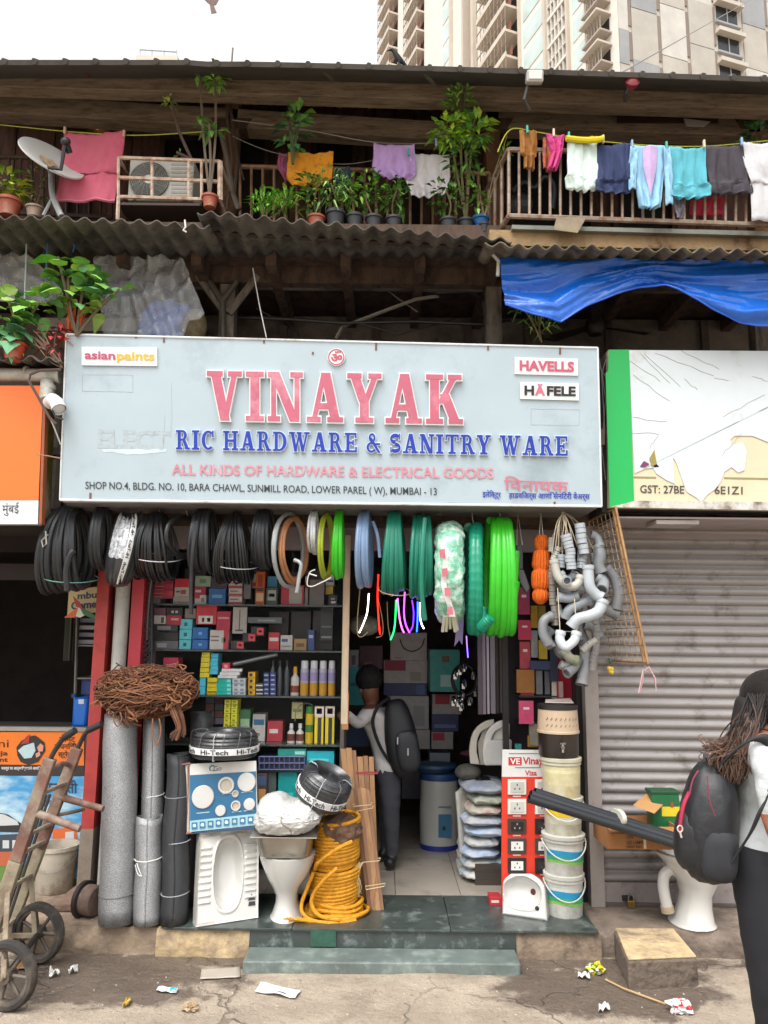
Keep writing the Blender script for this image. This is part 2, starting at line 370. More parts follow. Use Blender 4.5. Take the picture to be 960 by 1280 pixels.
for i in range(26):
  z = Z0+i*FH
  for (a, b, proj) in ((616,654,2.2), (517,535,1.8), (485,500,2.0)):
    if not seen((a+b)/2, z): continue
    u0, u1 = bay(a, b)
    q = MB(); tb(q, dL, nL, u0, u1, z-.15, z+.15, .02, proj); tb(q, dL, nL, u0, u1, z+.15, z+.5, proj-.12, proj); bo = q.build('balcony', mat('bdb2a4', .75, var=.1, scale=.5), tower)
    q = MB(); tb(q, dL, nL, u0+.1, u1-.1, z+.3, z+2.9, .02, .06); q.build('opening', tdark, bo)
    q = MB(); nb = 9
    for k in range(nb):
      uu = u0+.1+(u1-u0-.2)*k/(nb-1); tb(q, dL, nL, uu-.03, uu+.03, z+.5, z+2.9, proj-.1, proj-.04)
    tb(q, dL, nL, u0, u1, z+1.5, z+1.56, proj-.12, proj-.02)
    q.build('grille', mat('8f7f70', .6, var=.2, scale=1), bo)
    for k in range(4):
      q = MB(); uu = u0+.4+(u1-u0-1.2)*k/4+jit(.2); tb(q, dL, nL, uu, uu+.6, z+.9+jit(.2), z+1.9, proj*.5, proj*.5+.06); q.build('laundry', mat(('8d5a4a','b9b0b5','6f5f86')[k % 3], .8), bo)
  if seen(700, z):
    u0, u1 = bay(690, 713); q = MB(); tb(q, dL, nL, u0, u1, z+.1, z+2.8, .01, .06); wo = q.build('window', mat('6b5646', .4, var=.3, scale=.8), tower)
    q = MB()
    for k in range(6): uu = u0+(u1-u0)*k/5; tb(q, dL, nL, uu-.05, uu+.05, z, z+2.9, .07, .5)
    tb(q, dL, nL, u0, u1, z-.2, z+.1, .01, .55); tb(q, dL, nL, u0, u1, z+1.4, z+1.5, .08, .48); q.build('grille', tw2, wo)
  if seen(597, z):
    u0, u1 = bay(593, 601); q = MB(); tb(q, dL, nL, u0+.3, u1-.3, z+1.2, z+2.3, .01, .2); wo = q.build('window', tdark, tower)
    q = MB(); tb(q, dL, nL, u0+.15, u1-.15, z+1.0, z+1.18, .01, .35); q.build('sill', tw2, wo)
  if seen(754, z):
    u0, u1 = bay(742, 766); q = MB(); tb(q, dL, nL, u0+.3, u1-.3, z+.6, z+2.1, .02, .1); wo = q.build('window', tdark, tower)
    q = MB(); tb(q, dL, nL, u0, u1, z+2.3, z+2.5, .02, 1.6); q.build('hood', tw, wo)
    q = MB()
    for k in range(6): uu = u0+.3+(u1-u0-.6)*k/5; tb(q, dL, nL, uu-.03, uu+.03, z+.6, z+2.3, 1.0, 1.06)
    tb(q, dL, nL, u0, u1, z+.4, z+.6, .02, 1.3); q.build('grille', mat('9b8f84', .6), wo)
# tiny stair head on a roof far left
sh = thing('stair_head', 'small pale concrete stair head with railing far beyond the roof edge', 'building', P(196,80,30))
m = MB(); m.pq(170,69,222,120,30,3); m.build('wall', mat('b8b2a4', .8, var=.1, scale=1), sh)
m = MB()
for px in (175,190,205,221): m.cone(P(px,69.5,30.1), P(px,62,30.1), .02)
m.tube([P(175,62,30.1), P(221,65,30.1)], .03); m.build('railing', mat('8f959a', .5), sh)
# ================================================================== THE OLD CHAWL BUILDING
chawl = thing('chawl_building', 'old two storey timber chawl with corrugated eaves, railed gallery and dark shop openings', 'building', (0, 6, 0))
wood = mat('877663', .8, var=.3, scale=4, dirt='55402b', damt=.45, dscale=5, stretch=(1,6,6), bump=.25, bscale=30)
wood_d = mat('4f3c2f', .85, var=.35, scale=5, dirt='1f1712', damt=.5, dscale=4, stretch=(3,3,1))
panelw = mat('6d5044', .8, var=.25, scale=3, dirt='2c1e19', damt=.45, dscale=2, stretch=(6,6,1))
grimy = mat('6d645a', .9, var=.3, scale=2.5, dirt='2b2622', damt=.6, dscale=1.5, bump=.3, bscale=25)
darkm = mat('17130f', .9, var=.3, scale=3)
sheetg = mat('55524e', .7, var=.2, scale=3, dirt='383430', damt=.5, dscale=3)
rust = mat('7c5238', .8, var=.35, scale=18, dirt='b9a892', damt=.4, dscale=22)
asb = mat('57524a', .95, var=.3, scale=9, dirt='2a2723', damt=.65, dscale=5, bump=.4, bscale=40)
asb_y = mat('6b6353', .95, var=.3, scale=7, dirt='3c352a', damt=.5, dscale=5, bump=.4, bscale=40)
conc_s = mat('8d7554', .95, var=.35, scale=6, dirt='4a3420', damt=.55, dscale=3, bump=.5, bscale=30)
BX0, BX1 = -5.2, 5.2
def zP(py, Y, px=480): return P(px, py, Y).z
# back walls
m = MB(); zb0 = 4.6
x = BX0; k = 0
while x < BX1:
  w = rnd.uniform(.14, .2); m.bb((x, 6.3+.006*(k % 2), zb0), (x+w-.006, 6.36, 6.72)); x += w; k += 1
m.build('gallery_wall', panelw, chawl)
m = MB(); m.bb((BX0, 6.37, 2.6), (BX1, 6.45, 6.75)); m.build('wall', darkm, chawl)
m = MB(); m.bb((BX0, 6.1, 2.75), (BX1, 6.2, 4.52)); m.build('mezzanine_wall', grimy, chawl)
m = MB()
for px in (355, 470, 585, 660, 760, 880, 200, 90): m.bb((P(px,380,6.05).x-.03, 6.06, 2.8), (P(px,380,6.05).x+.03, 6.1, 4.5))
m.bb((BX0, 6.05, 3.3), (BX1, 6.09, 3.36)); m.bb((BX0, 6.02, 3.98), (BX1, 6.09, 4.03))
m.build('wall_batten', mat('4a3f38', .85, var=.3), chawl)
# dark doors and windows on the gallery
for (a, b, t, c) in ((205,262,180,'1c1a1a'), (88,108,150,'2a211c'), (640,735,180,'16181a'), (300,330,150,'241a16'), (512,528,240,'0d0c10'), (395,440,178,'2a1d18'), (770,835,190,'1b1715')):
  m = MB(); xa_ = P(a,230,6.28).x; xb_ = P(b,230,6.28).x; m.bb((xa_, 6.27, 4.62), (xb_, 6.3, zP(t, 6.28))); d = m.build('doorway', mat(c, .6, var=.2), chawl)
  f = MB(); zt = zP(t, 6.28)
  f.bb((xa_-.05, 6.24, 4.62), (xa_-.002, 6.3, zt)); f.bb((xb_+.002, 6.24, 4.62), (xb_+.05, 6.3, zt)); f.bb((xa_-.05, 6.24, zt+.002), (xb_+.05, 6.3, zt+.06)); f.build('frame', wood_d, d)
# gallery floor slab and mezzanine floor
m = MB(); m.bb((BX0, 4.86, 4.55), (.95, 6.3, 4.655)); m.bb((.953, 4.9, 4.55), (BX1, 6.3, 4.655)); m.build('gallery_floor', wood_d, chawl)
m = MB(); m.bb((BX0, 5.3, 2.66), (BX1, 6.15, 2.74)); m.build('mezzanine_floor', wood_d, chawl)
# end walls so that light does not leak in from the sides
m = MB(); m.bb((BX0-.1, 5.45, 0), (BX0-.003, 9, 6.0)); m.bb((BX1+.003, 5.45, 0), (BX1+.1, 9, 6.0)); m.build('end_wall', grimy, chawl)
# joists under the gallery floor, a long dark beam and the little ones
m = MB(); x = BX0+.2
while x < BX1: m.bb((x, 5.0, 4.42), (x+.07, 6.1, 4.548)); x += .52
m.build('joist', wood_d, chawl)
for (y0, y1, Y, d, mm) in ((331,352,5.28,.08, wood_d), (352,358,5.36,.05, grimy)):
  m = MB(); m.prism([P(-120,y1-3,Y), P(1080,y1+8,Y), P(1080,y0+8,Y), P(-120,y0-3,Y)], (0,d,0)); m.build('beam', mm, chawl)
# mezzanine posts with braces
post_m = mat('6d6459', .85, var=.3, scale=4, dirt='3a332d', damt=.5, stretch=(4,4,1))
for px in (284, 617, -60, 950):
  m = MB(); xx = P(px,400,5.33).x; m.bb((xx-.055, 5.3, 2.74), (xx+.055, 5.41, 4.42)); m.build('post', post_m, chawl)
for (a, b, c, d_) in ((282,392,248,345), (286,392,322,345)):
  m = MB(); m.tube([P(a,b,5.29), P(c,d_,5.29)], .03, 6); m.build('brace', post_m, chawl)
m = MB(); m.cone(P(279,425,5.26), P(278,372,5.26), .022, n=10); m.tube([P(278,376,5.26), P(262,352,5.27)], .022); m.tube([P(278,376,5.26), P(296,352,5.27)], .022); m.build('iron_bracket', mat('4b443c', .6, .3, var=.3), chawl)
# corrugated awning: three lapped sheets
def corr(name, px0, px1, ye0, ye1, Yf, Yb, zb, mt, sag=0., lift=0., seed=0):
  a, b = P(px0, ye0, Yf), P(px1, ye1, Yf); nu = int(abs(b.x-a.x)/.115*10)
  def fn(u, v):
    x = a.x+(b.x-a.x)*u; ze = a.z+(b.z-a.z)*u + sag*math.sin(math.pi*u)
    q = noise.noise(V((x*1.6, seed, 0)))*.02*(1-v)+noise.noise(V((x*9, seed+2, 0)))*.008*(1-v)
    z = ze+(zb-ze)*v + .017*math.sin(2*math.pi*x/.115)+q+lift
    y = Yf+(Yb-Yf)*v + (noise.noise(V((x*2.2, seed+9, 0)))*.03+noise.noise(V((x*14, seed+5, 0)))*.008)*(1-v)
    return V((x, y, z))
  m = MB(); m.grid(fn, nu, 6); return m.build(name, mt, chawl, smooth=True, solid=.008)
corr('corrugated_sheet', -150, 262, 262, 283, 4.55, 5.02, 4.5, asb, seed=1)
corr('corrugated_sheet', 246, 640, 268, 304, 4.52, 5.02, 4.49, asb, lift=.016, seed=2)
corr('corrugated_sheet', 606, 1090, 306, 320, 4.52, 4.85, 4.38, asb_y, lift=.004, seed=3)
corr('corrugated_sheet', -40, 75, 447, 452, 4.7, 5.3, 3.72, asb, seed=6)
m = MB(); m.tube([P(-100,284,4.75), P(258,291,4.75)], .014); m.tube([P(258,291,4.75), P(640,313,4.75), P(1060,335,4.75)], .014); m.build('awning_pipe', mat('32231d', .7, .2), chawl)
# stained fascia under the gallery at the right
m = MB(); m.prism([P(612,306,4.74), P(1080,316,4.74), P(1080,297,4.74), P(612,287,4.74)], (0,.09,0)); m.build('fascia', conc_s, chawl)
m = MB(); m.prism([P(640,286,4.7), P(1080,298,4.7), P(1080,292,4.7), P(640,281,4.7)], (0,.2,0)); m.build('ledge', mat('6d6f66', .8, var=.3, scale=6, dirt='3a2c20', damt=.5), chawl)
m = MB(); m.poly([(696,271),(733,272),(722,291),(692,287)], 4.66, .012); m.build('tin_flap', mat('7c6f5a', .7, var=.3, scale=8), chawl)
# roof: sheet, beams, rafters, posts
m = MB()
def roof_f(u, v):
  px = -260+1480*u; e = P(px, 78+8*max(0,(px-300)/660)**1.2*2.4+ (2 if px > 240 else 0), 4.5)
  return V((e.x, 4.5+3.2*v, e.z+1.9*v))
m.grid(roof_f, 60, 4); m.build('roof', sheetg, chawl, solid=.03)
m = MB()
for i in range(40):
  q = roof_f(i/39, 0); m.cone(q+V((0,-.012,.0)), q+V((0,.5,.31)), .02, n=6)
m.build('roof_rib', sheetg, chawl)
def beam(y0a, y0b, h, Y, d, name='beam', mt=wood, px0=-150, px1=1110):
  m = MB(); m.prism([P(px0,y0a+h,Y), P(px1,y0b+h,Y), P(px1,y0b,Y), P(px0,y0a,Y)], (0,d,0)); return m.build(name, mt, chawl, bevel=.006)
beam(84, 122, 19, 5.0, .12)
beam(108, 152, 23, 5.4, .14, px1=560); beam(134, 152, 23, 5.4, .14, px0=562)
for i in range(26):
  px = -120+i*48; yb = 112+.033*(px); m = MB(); q = P(px, yb, 5.02); m.tube([q+V((0,0,.12)), V((q.x+.01, 7.0, q.z+1.35))], .03, 4); m.build('rafter', wood, chawl)
for px in (288, 616, -40, 945):
  m = MB(); xx = P(px,200,5.42).x; m.bb((xx-.055, 5.4, 4.66), (xx+.055, 5.52, 6.2)); po = m.build('post', mat('6b4a33', .8, var=.35, scale=6, dirt='8f6a43', damt=.4, stretch=(4,4,1)), chawl, bevel=.01)
  m = MB(); zc = zP(148,5.4,px); m.prism([V((xx-.16,5.395,zc)), V((xx+.16,5.395,zc)), V((xx+.11,5.395,zc-.09)), V((xx-.11,5.395,zc-.09))], (0,.13,0)); m.build('capital', wood_d, po)
m = MB(); m.pq(772,132,898,152,5.36,.02); m.build('dark_board', mat('3a211a', .7, var=.2), chawl)
m = MB(); m.poly([(855,148),(888,152),(880,158),(858,157)], 5.3, .01); m.build('torn_paper', plain('a9a29b'), chawl)
for px, py in ((105,86), (536,96), (410,92)): m = MB(); m.cone(P(px-6,py-6,4.62), P(px+6,py+8,4.9), .018, n=6); m.build('strut', mat('6d3c31' if px < 200 else '6b655e', .7), chawl)
# railings
def railing(pxs, yt, yb, Y, bar=.011, top=.018, mt=rust, name='railing', every=1, bars=None):
  m = MB(); (pa, pb) = pxs
  for yy, r in ((yt, top), (yb, top)):
    m.tube([P(pa, yy[0], Y), P(pb, yy[1], Y)], r, 6)
  n = bars or int((pb-pa)/14)
  for i in range(n+1):
    px = pa+(pb-pa)*i/n; t = i/n
    m.cone(P(px, yt[0]+(yt[1]-yt[0])*t, Y), P(px, yb[0]+(yb[1]-yb[0])*t, Y), bar, n=6)
  return m.build(name, mt, chawl)
railing((-60, 140), (195, 199), (262, 272), 5.3, mt=mat('4a3b36', .7, .2, var=.3))
railing((300, 612), (208, 217), (282, 292), 5.3, mt=mat('9a7a62', .7, .2, var=.4, scale=14, dirt='6b4a36', damt=.5))
wr_m = mat('8f8273', .65, .1, var=.3, scale=16, dirt='7a4a30', damt=.55, dscale=14)
r_ = railing((636, 1010), (187, 196), (270, 283), 4.72, bar=.0095, top=.018, mt=wr_m, bars=29)
m = MB()
for t in (0, .25, .5, .75, 1.):
  q0 = P(636,187,4.72); q1 = P(636,270,4.72); m.cone(V((q0.x-.1*t, 4.72+.6*t, q0.z)), V((q1.x-.1*t, 4.72+.6*t, q1.z)), .012, n=6)
for py in (187,270): q0 = P(636,py,4.72); m.tube([q0, V((q0.x-.1, 5.32, q0.z))], .018, 6)
m.build('railing', wr_m, chawl)
# small things inside the dark gallery
m = MB(); m.pq(75,142,155,165,6.24,.02); m.pq(85,148,105,161,6.22,.01); m.build('wall_board', mat('3d3029', .7, var=.3), chawl)
lamp = thing('gallery_lamp', 'small glowing amber lamp on the dark gallery wall', 'lamp', P(121,155,6.2))
m = MB(); q = P(121,160,6.15); m.lathe([(.02,0),(.045,.02),(.05,.1),(.03,.13)], q, 12); m.build('lamp_shade', mat('d98a3a', .4, emit=1.2, var=0), lamp)
m = MB(); m.box(q+V((0,.06,.05)), (.2,.04,.22)); m.build('back_plate', mat('3a2a1e', .6), lamp)
# pipes and cables down the left post
cab = thing('cable_bundle', 'twisted dark cables and conduit running down beside the left gallery post', 'cables', P(285,180,5.3))
for pts, r, c in (([(283,112),(291,150),(297,200),(292,250),(300,262)], .014, '4c4038'), ([(291,60),(287,110),(284,150),(290,200),(283,262)], .008, '5f564c'), ([(276,165),(284,200),(290,240),(298,262)], .02, '6f675f'), ([(300,150),(296,190),(305,225)], .007, '3d3833')):
  m = MB(); m.tube([P(x,y,5.28) for x, y in pts], r, 6); m.build('cable', plain(c), cab)
# ---- mezzanine clutter: cables, fan
fan = thing('ceiling_fan', 'dark ceiling fan hanging under the mezzanine ceiling behind the blue tarp', 'fan', P(745,405,5.8))
q = P(744,408,5.8)
m = MB(); m.lathe([(.001,-.075),(.05,-.07),(.075,-.03),(.075,.03),(.05,.07),(.001,.075)], q, 16); m.build('motor', mat('231d1a', .5), fan, smooth=True)
m = MB(); m.cone(q+V((0,0,.07)), q+V((0,0,.42)), .012); m.lathe([(.001,.3),(.045,.3),(.03,.4),(.001,.42)], q, 12); m.build('rod', mat('231d1a', .5), fan)
for a in (18, 138, 258):
  d = V((math.cos(R(a)), math.sin(R(a)), 0)); s_ = V((-d.y, d.x, .25)).normalized(); m = MB()
  m.prism([q+d*.07-s_*.03, q+d*.48-s_*.06, q+d*.5+s_*.05, q+d*.07+s_*.03], (0,0,.006)); m.build('blade', mat('2a221e', .5), fan)
cbl = thing('cable_bundle', 'tangle of grey and black cables strung across the dark opening above the sign', 'cables', P(480,400,5.5))
cpts = [([(420,423),(428,408),(445,402),(490,385),(520,374),(548,370)], .014, '7d766c'), ([(470,352),(500,375),(522,390)], .006, '6b645c'), ([(545,366),(585,364),(605,375),(611,425)], .02, '1d1b1a'),
 ([(300,397),(360,399),(430,404),(520,402),(610,406)], .012, '26211d'), ([(330,352),(380,360),(470,358),(560,368),(600,362)], .008, '26211d'), ([(355,400),(372,415),(378,430)], .006, '2b2622'), ([(320,385),(350,402),(395,398)], .006, '2b2622'), ([(440,402),(500,418),(570,398)], .006, '2b2622'), ([(613,395),(625,402),(640,400)], .01, '3b3632')]
for pts, r, c in cpts:
  m = MB(); m.tube([P(x,y,5.5+jit(.1)) for x, y in pts], r, 6); m.build('cable', plain(c), cbl)
tag((lambda m: (m.tube([P(316,335,4.9), P(324,380,4.85), P(333,422,4.8)], .004, 5), m.build('wire', plain('a9a8a4')))[1])(MB()), 'thin pale wire hanging slanted above the left half of the main sign', 'wire')
m = MB(); m.tube([P(616,318,4.7), P(623,326,4.7), P(622,345,4.7)], .012, 6); tag(m.build('cloth_tie', plain('b4afa8')), 'pale cloth tie hanging from the awning corner beside the blue tarp', 'tie')
m = MB(); m.tube([P(231,275,4.5), P(232,284,4.5), P(229,288,4.5), P(233,290,4.5)], .006, 6); tag(m.build('string_scrap', plain('c9c5bd')), 'white scrap of string caught on the dark corrugated edge', 'string')
# ================================================================== SHOP SHELL
shop = thing('hardware_shop', 'open fronted hardware shop room under the big grey sign', 'shop', (0, 6, 0))
inner = mat('6f675e', .8, var=.2, scale=2, dirt='40372f', damt=.4)
mauve = mat('8f8384', .7, var=.1, scale=3)
m = MB(); m.bb((-2.05, 8.9, .1), (1.5, 9, 2.75)); m.build('back_wall', inner, shop)
m = MB(); m.bb((-1.72, 5.72, PZ), (-1.66, 8.9, 2.75)); m.build('side_wall', inner, shop)
m = MB(); m.bb((1.42, 5.6, PZ), (1.47, 8.9, 2.75)); m.build('side_wall', inner, shop)
m = MB(); m.bb((-1.72, 5.6, 2.66), (1.47, 8.9, 2.75)); m.build('ceiling', inner, shop)
m = MB(); z0 = P(500,688,5.55).z; m.bb((-1.95, 5.55, z0), (1.5, 5.62, 2.9)); m.build('lintel', mauve, shop)
# red painted posts, grey downpipe
redp = mat('a03330', .55, var=.2, scale=5, dirt='7c2320', damt=.35); redl = mat('b02c38', .5, var=.12, scale=5)
m = MB(); x0 = P(119,800,5.45).x; x1 = P(134,800,5.45).x; zc = P(115,1035,5.45).z
m.bb((x0, 5.42, zc), (x1, 5.56, 2.75)); m.build('post', redp, shop)
m = MB(); m.bb((x0-.002, 5.418, PZ), (x1+.002, 5.562, zc)); m.build('post_foot', mat('85796c', .8, var=.25, dirt='5d5046', damt=.5), shop)
m = MB(); x0 = P(163,800,5.5).x; x1 = P(178,800,5.5).x; m.bb((x0, 5.47, PZ), (x1, 5.6, 2.75)); m.build('post', redl, shop)
m = MB(); m.bb((x0-.12, 5.58, PZ), (x0-.003, 5.64, 2.75)); m.build('wall_strip', mat('3a332e', .8), shop)
q = P(147,800,5.42); m = MB(); m.cone(V((q.x,5.47,PZ)), V((q.x,5.47,2.73)), .05, n=16); tag(m.build('drain_pipe', mat('a9a8a2', .45, var=.15, scale=4, dirt='77726a', damt=.3), smooth=True), 'grey plastic downpipe standing between the two red posts', 'pipe')
# pale jamb between the cabinet and the doorway
m = MB(); m.bb((P(428,800,5.5).x, 5.5, P(430,905,5.5).z), (P(436,800,5.5).x, 5.56, 2.6)); m.build('door_jamb', mat('b9a68c', .6, var=.15, stretch=(4,4,1)), shop)
m = MB(); m.bb((P(429,800,5.5).x, 5.502, P(430,912,5.5).z), (P(437,800,5.5).x, 5.555, P(430,865,5.5).z)); m.build('jamb_patch', mat('9a6a42', .7, var=.2), shop)
m = MB(); m.bb((P(732,900,5.35).x, 5.34, PZ), (P(745,900,5.35).x+.02, 5.42, 2.74)); m.build('door_frame', mat('948b86', .6, .1, var=.12, scale=3, dirt='5f544b', damt=.35), shop)
m = MB(); m.bb((P(721,900,5.45).x, 5.43, PZ), (P(732,900,5.35).x+.0, 5.5, 2.7)); m.build('dark_reveal', mat('1a1716', .8), shop)
# ================================================================== MAIN SIGN
ST, SB_ = 4.74, 4.86
s00, s10, s01, s11 = P(83,418,ST), P(747,435,ST), P(75,625,SB_), P(752,633,SB_)
s_n = (s10-s00).cross(s01-s00).normalized()
if s_n.y > 0: s_n = -s_n
def SP(px, py): return PP(px, py, s00, s_n)
s11 = SP(752,633); s01 = SP(75,625)
sign = thing('shop_sign', 'big pale grey shop sign with raised pink and blue lettering over the hardware shop', 'sign', (s01+s11)/2)
signm = mat('a5b4bc', .38, var=.05, scale=1.4, dirt='8b9aa2', damt=.3, dscale=1.2, coat=.1)
m = MB(); m.prism([s01, s11, s10, s00], -s_n*.05); m.build('face', signm, sign)
m = MB(); e = V((0,0,.012))
m.prism([s01+e-s_n*.052, s11+e-s_n*.052, s10-s_n*.052, s00-s_n*.052], V((0,.28,0))); m.build('casing', mat('8c8d8c', .6, var=.1, scale=3), sign)
m = MB(); m.bb((s01.x+.02, SB_-.0, 2.712), (s11.x-.02, 5.548, 2.722)); m.build('soffit', mat('77716e', .7, var=.12, scale=3, dirt='4a4542', damt=.4), sign)
m = MB()
m.tube([s01+s_n*.002, s11+s_n*.002], .008, 6); m.tube([s00+s_n*.002, s10+s_n*.002], .007, 6); m.tube([s00+s_n*.002, s01+s_n*.002], .006, 6); m.tube([s10+s_n*.002, s11+s_n*.002], .006, 6)
m.build('edging', mat('d7dcde', .45, .1, var=.12, scale=6, dirt='8a7a6a', damt=.3), sign)
# ---- raised slab-serif letters
SL = {
 'V': (1.02, [('p',.24,1,.53,0,.27), ('p',.82,1,.53,0,.15), ('b',0,.9,.46,1), ('b',.62,.9,1.02,1)]),
 'I': (.52, [('b',.13,0,.39,1), ('b',0,0,.52,.1), ('b',0,.9,.52,1)]),
 'N': (1.02, [('b',.1,0,.24,1), ('b',.78,0,.92,1), ('p',.2,1,.78,0,.27), ('b',0,0,.36,.1), ('b',0,.9,.3,1), ('b',.66,.9,1.02,1)]),
 'A': (1.06, [('p',.2,0,.5,1,.14), ('p',.84,0,.55,1,.27), ('b',.3,.26,.72,.38), ('b',0,0,.4,.1), ('b',.6,0,1.06,.1)]),
 'Y': (1.0, [('p',.2,1,.48,.42,.27), ('p',.84,1,.54,.42,.16), ('b',.37,0,.63,.48), ('b',0,.9,.42,1), ('b',.62,.9,1,1), ('b',.24,0,.76,.1)]),
 'K': (1.08, [('b',.12,0,.38,1), ('p',.86,1,.42,.42,.17), ('p',.88,0,.54,.6,.28), ('b',0,0,.5,.1), ('b',0,.9,.5,1), ('b',.64,.9,1.04,1), ('b',.66,0,1.08,.1)]),
 'R': (1.0, [('b',.12,0,.34,1), ('b',0,0,.46,.1), ('b',0,.9,.5,1), ('a',.46,.73,.32,.27,-90,90,.2,.1), ('b',.3,.46,.5,.56), ('p',.84,0,.56,.5,.24), ('b',.66,0,1.0,.1)]),
 'C': (.92, [('a',.5,.5,.48,.5,50,310,.24,.11), ('b',.78,.66,.88,1)]),
 'H': (1.08, [('b',.12,0,.34,1), ('b',.74,0,.96,1), ('b',.3,.44,.8,.56), ('b',0,0,.46,.1), ('b',0,.9,.46,1), ('b',.62,0,1.08,.1), ('b',.62,.9,1.08,1)]),
 'D': (1.0, [('b',.12,0,.34,1), ('a',.44,.5,.54,.5,-90,90,.24,.1), ('b',0,0,.5,.1), ('b',0,.9,.5,1)]),
 'W': (1.5, [('p',.22,1,.48,0,.22), ('p',.76,1,.48,0,.13), ('p',.72,1,1.0,0,.22), ('p',1.3,1,1.0,0,.13), ('b',0,.9,.42,1), ('b',1.1,.9,1.5,1), ('b',.56,.9,.92,1)]),
 'E': (.9, [('b',.12,0,.34,1), ('b',0,0,.84,.1), ('b',0,.9,.82,1), ('b',.3,.45,.62,.55), ('b',.76,0,.88,.28), ('b',.74,.74,.85,1), ('b',.56,.36,.66,.64)]),
 'S': (.8, [('a',.4,.73,.38,.27,40,270,.13,.2), ('a',.4,.27,.38,.27,-140,90,.13,.2), ('b',.66,.7,.74,1), ('b',.04,0,.12,.3)]),
 'T': (.96, [('b',.37,0,.59,1), ('b',0,.9,.96,1), ('b',.22,0,.74,.1), ('b',0,.7,.1,1), ('b',.86,.7,.96,1)]),
 '&': (1.05, [('a',.42,.76,.24,.24,0,360,.13,.1), ('a',.38,.27,.36,.27,20,330,.17,.1), ('p',.94,0,.3,.78,.2), ('b',.66,.4,1.0,.49)]),
}
def slab_letter(mb, ch, pt, e=0., t=.02, off=0.):
  """one raised letter: pt(x,y,h) maps letter space and height above the board to a place"""
  w, st = SL[ch]; k = 0
  for s in st:
    h = t+off+.0003*k; k += 1
    if s[0] == 'b': polys = [[(s[1]-e,s[2]-e),(s[3]+e,s[2]-e),(s[3]+e,s[4]+e),(s[1]-e,s[4]+e)]]
    elif s[0] == 'p':
      x0,y0,x1,y1,tt = s[1:]; a, b = (x0,y0), (x1,y1)
      dx = (x1-x0)/(y1-y0); ylo, yhi = min(y0,y1)-e, max(y0,y1)+e; c = tt/2+e*math.sqrt(1+dx*dx)
      xl_, xh_ = x0+dx*(ylo-y0), x0+dx*(yhi-y0); polys = [[(xl_-c,ylo),(xl_+c,ylo),(xh_+c,yhi),(xh_-c,yhi)]]
    else:
      _, cx, cy, rx, ry, a0, a1, tx, ty = s; n = max(6, int(abs(a1-a0)/16)); polys = []; ring = []
      for i in range(n+1):
        a = R(a0+(a1-a0)*i/n); c_, s_2 = math.cos(a), math.sin(a)
        ring.append(((cx+(rx+e)*c_, cy+(ry+e)*s_2), (cx+max(.01,(rx-tx-e))*c_, cy+max(.01,(ry-ty-e))*s_2)))
      for i in range(n): polys.append([ring[i][1], ring[i][0], ring[i+1][0], ring[i+1][1]])
    for pl in polys:
      n = len(pl); vs = [pt(x,y,0.) for x, y in pl]+[pt(x,y,h) for x, y in pl]
      ar = sum(pl[i][0]*pl[(i+1) % n][1]-pl[(i+1) % n][0]*pl[i][1] for i in range(n))
      fs = [[n+i for i in range(n)]]+[[i,(i+1) % n,n+(i+1) % n,n+i] for i in range(n)]
      if ar < 0: fs = [f[::-1] for f in fs]
      mb.add(vs, fs)
def slab_line(txt, x0, x1, yb0, yb1, cap, face_m, rim_m, depth, gap=.1, space=.42, rim=.05, name='letter'):
  tot = 0; xs_ = []
  for ch in txt:
    if ch == ' ': tot += space; continue
    xs_.append((ch, tot)); tot += SL[ch][0]+gap
  tot -= gap; k = (x1-x0)/tot
  for ch, o in xs_:
    def pt(x, y, h):
      X = x0+(o+x)*k; yb = yb0+(yb1-yb0)*(X-x0)/(x1-x0); return SP(X, yb-cap*y)+s_n*h
    mb = MB(); slab_letter(mb, ch, pt, 0, depth, .004); L_ = mb.build(name, face_m, sign)
    if rim_m: rb = MB(); slab_letter(rb, ch, pt, rim, depth); rb.build('letter_rim', rim_m, L_)
pinkL = mat('b25c70', .4, var=.12, scale=3, dirt='c98a98', damt=.35, dscale=4); whiteL = mat('d9dad8', .4, var=.06)
blueL = mat('15349c', .4, var=.12, scale=6)
slab_line('VINAYAK', 260, 578, 526, 531, 61, pinkL, whiteL, .03, gap=.12, rim=.03)
slab_line('RIC HARDWARE & SANITRY WARE', 221, 709, 562, 570, 24, blueL, mat('c3cfdd', .4, var=.05), .016, gap=.16, space=.5, rim=.05)
def sw(name, body, x0, x1, a, b, cap, mt, **k):
  mb = MB(); write(mb, body, SP, x0, x1, a, b, cap, **k); return mb.build(name, mt, sign)
sw('lettering', 'ALL KINDS OF HARDWARE & ELECTRICAL GOODS', 215, 617, 593, 598, 12.5, mat('c77f8c', .5, var=.15, scale=8, dirt='b9b4b8', damt=.3, dscale=12), bold=.016, lift=.006)
sw('lettering', 'SHOP NO.4, BLDG. NO. 10, BARA CHAWL, SUNMILL ROAD, LOWER PAREL ( W), MUMBAI - 13', 107, 546, 611, 619, 9, plain('33363b'), bold=.006, lift=.004)
sw('lettering', 'िवनायक', 630, 710, 612, 615, 13, mat('bd6b7c', .5, var=.1), bold=.008, lift=.008)
sw('lettering', 'इलेिक्ट्र', 603, 626, 621, 622, 6.5, plain('1f3aa0'), bold=.02, lift=.005)
sw('lettering', 'हाडविअर्स आणि सेनिटरी वेअर्स', 636, 737, 622.5, 624, 6.5, plain('1f3aa0'), bold=.02, lift=.005)
sw('letter_ghost', 'ELECT', 122, 212, 559, 562, 22, mat('a3afb6', .6, var=.06, scale=40, dirt='868e90', damt=.35, dscale=30), bold=.03, lift=.0015)
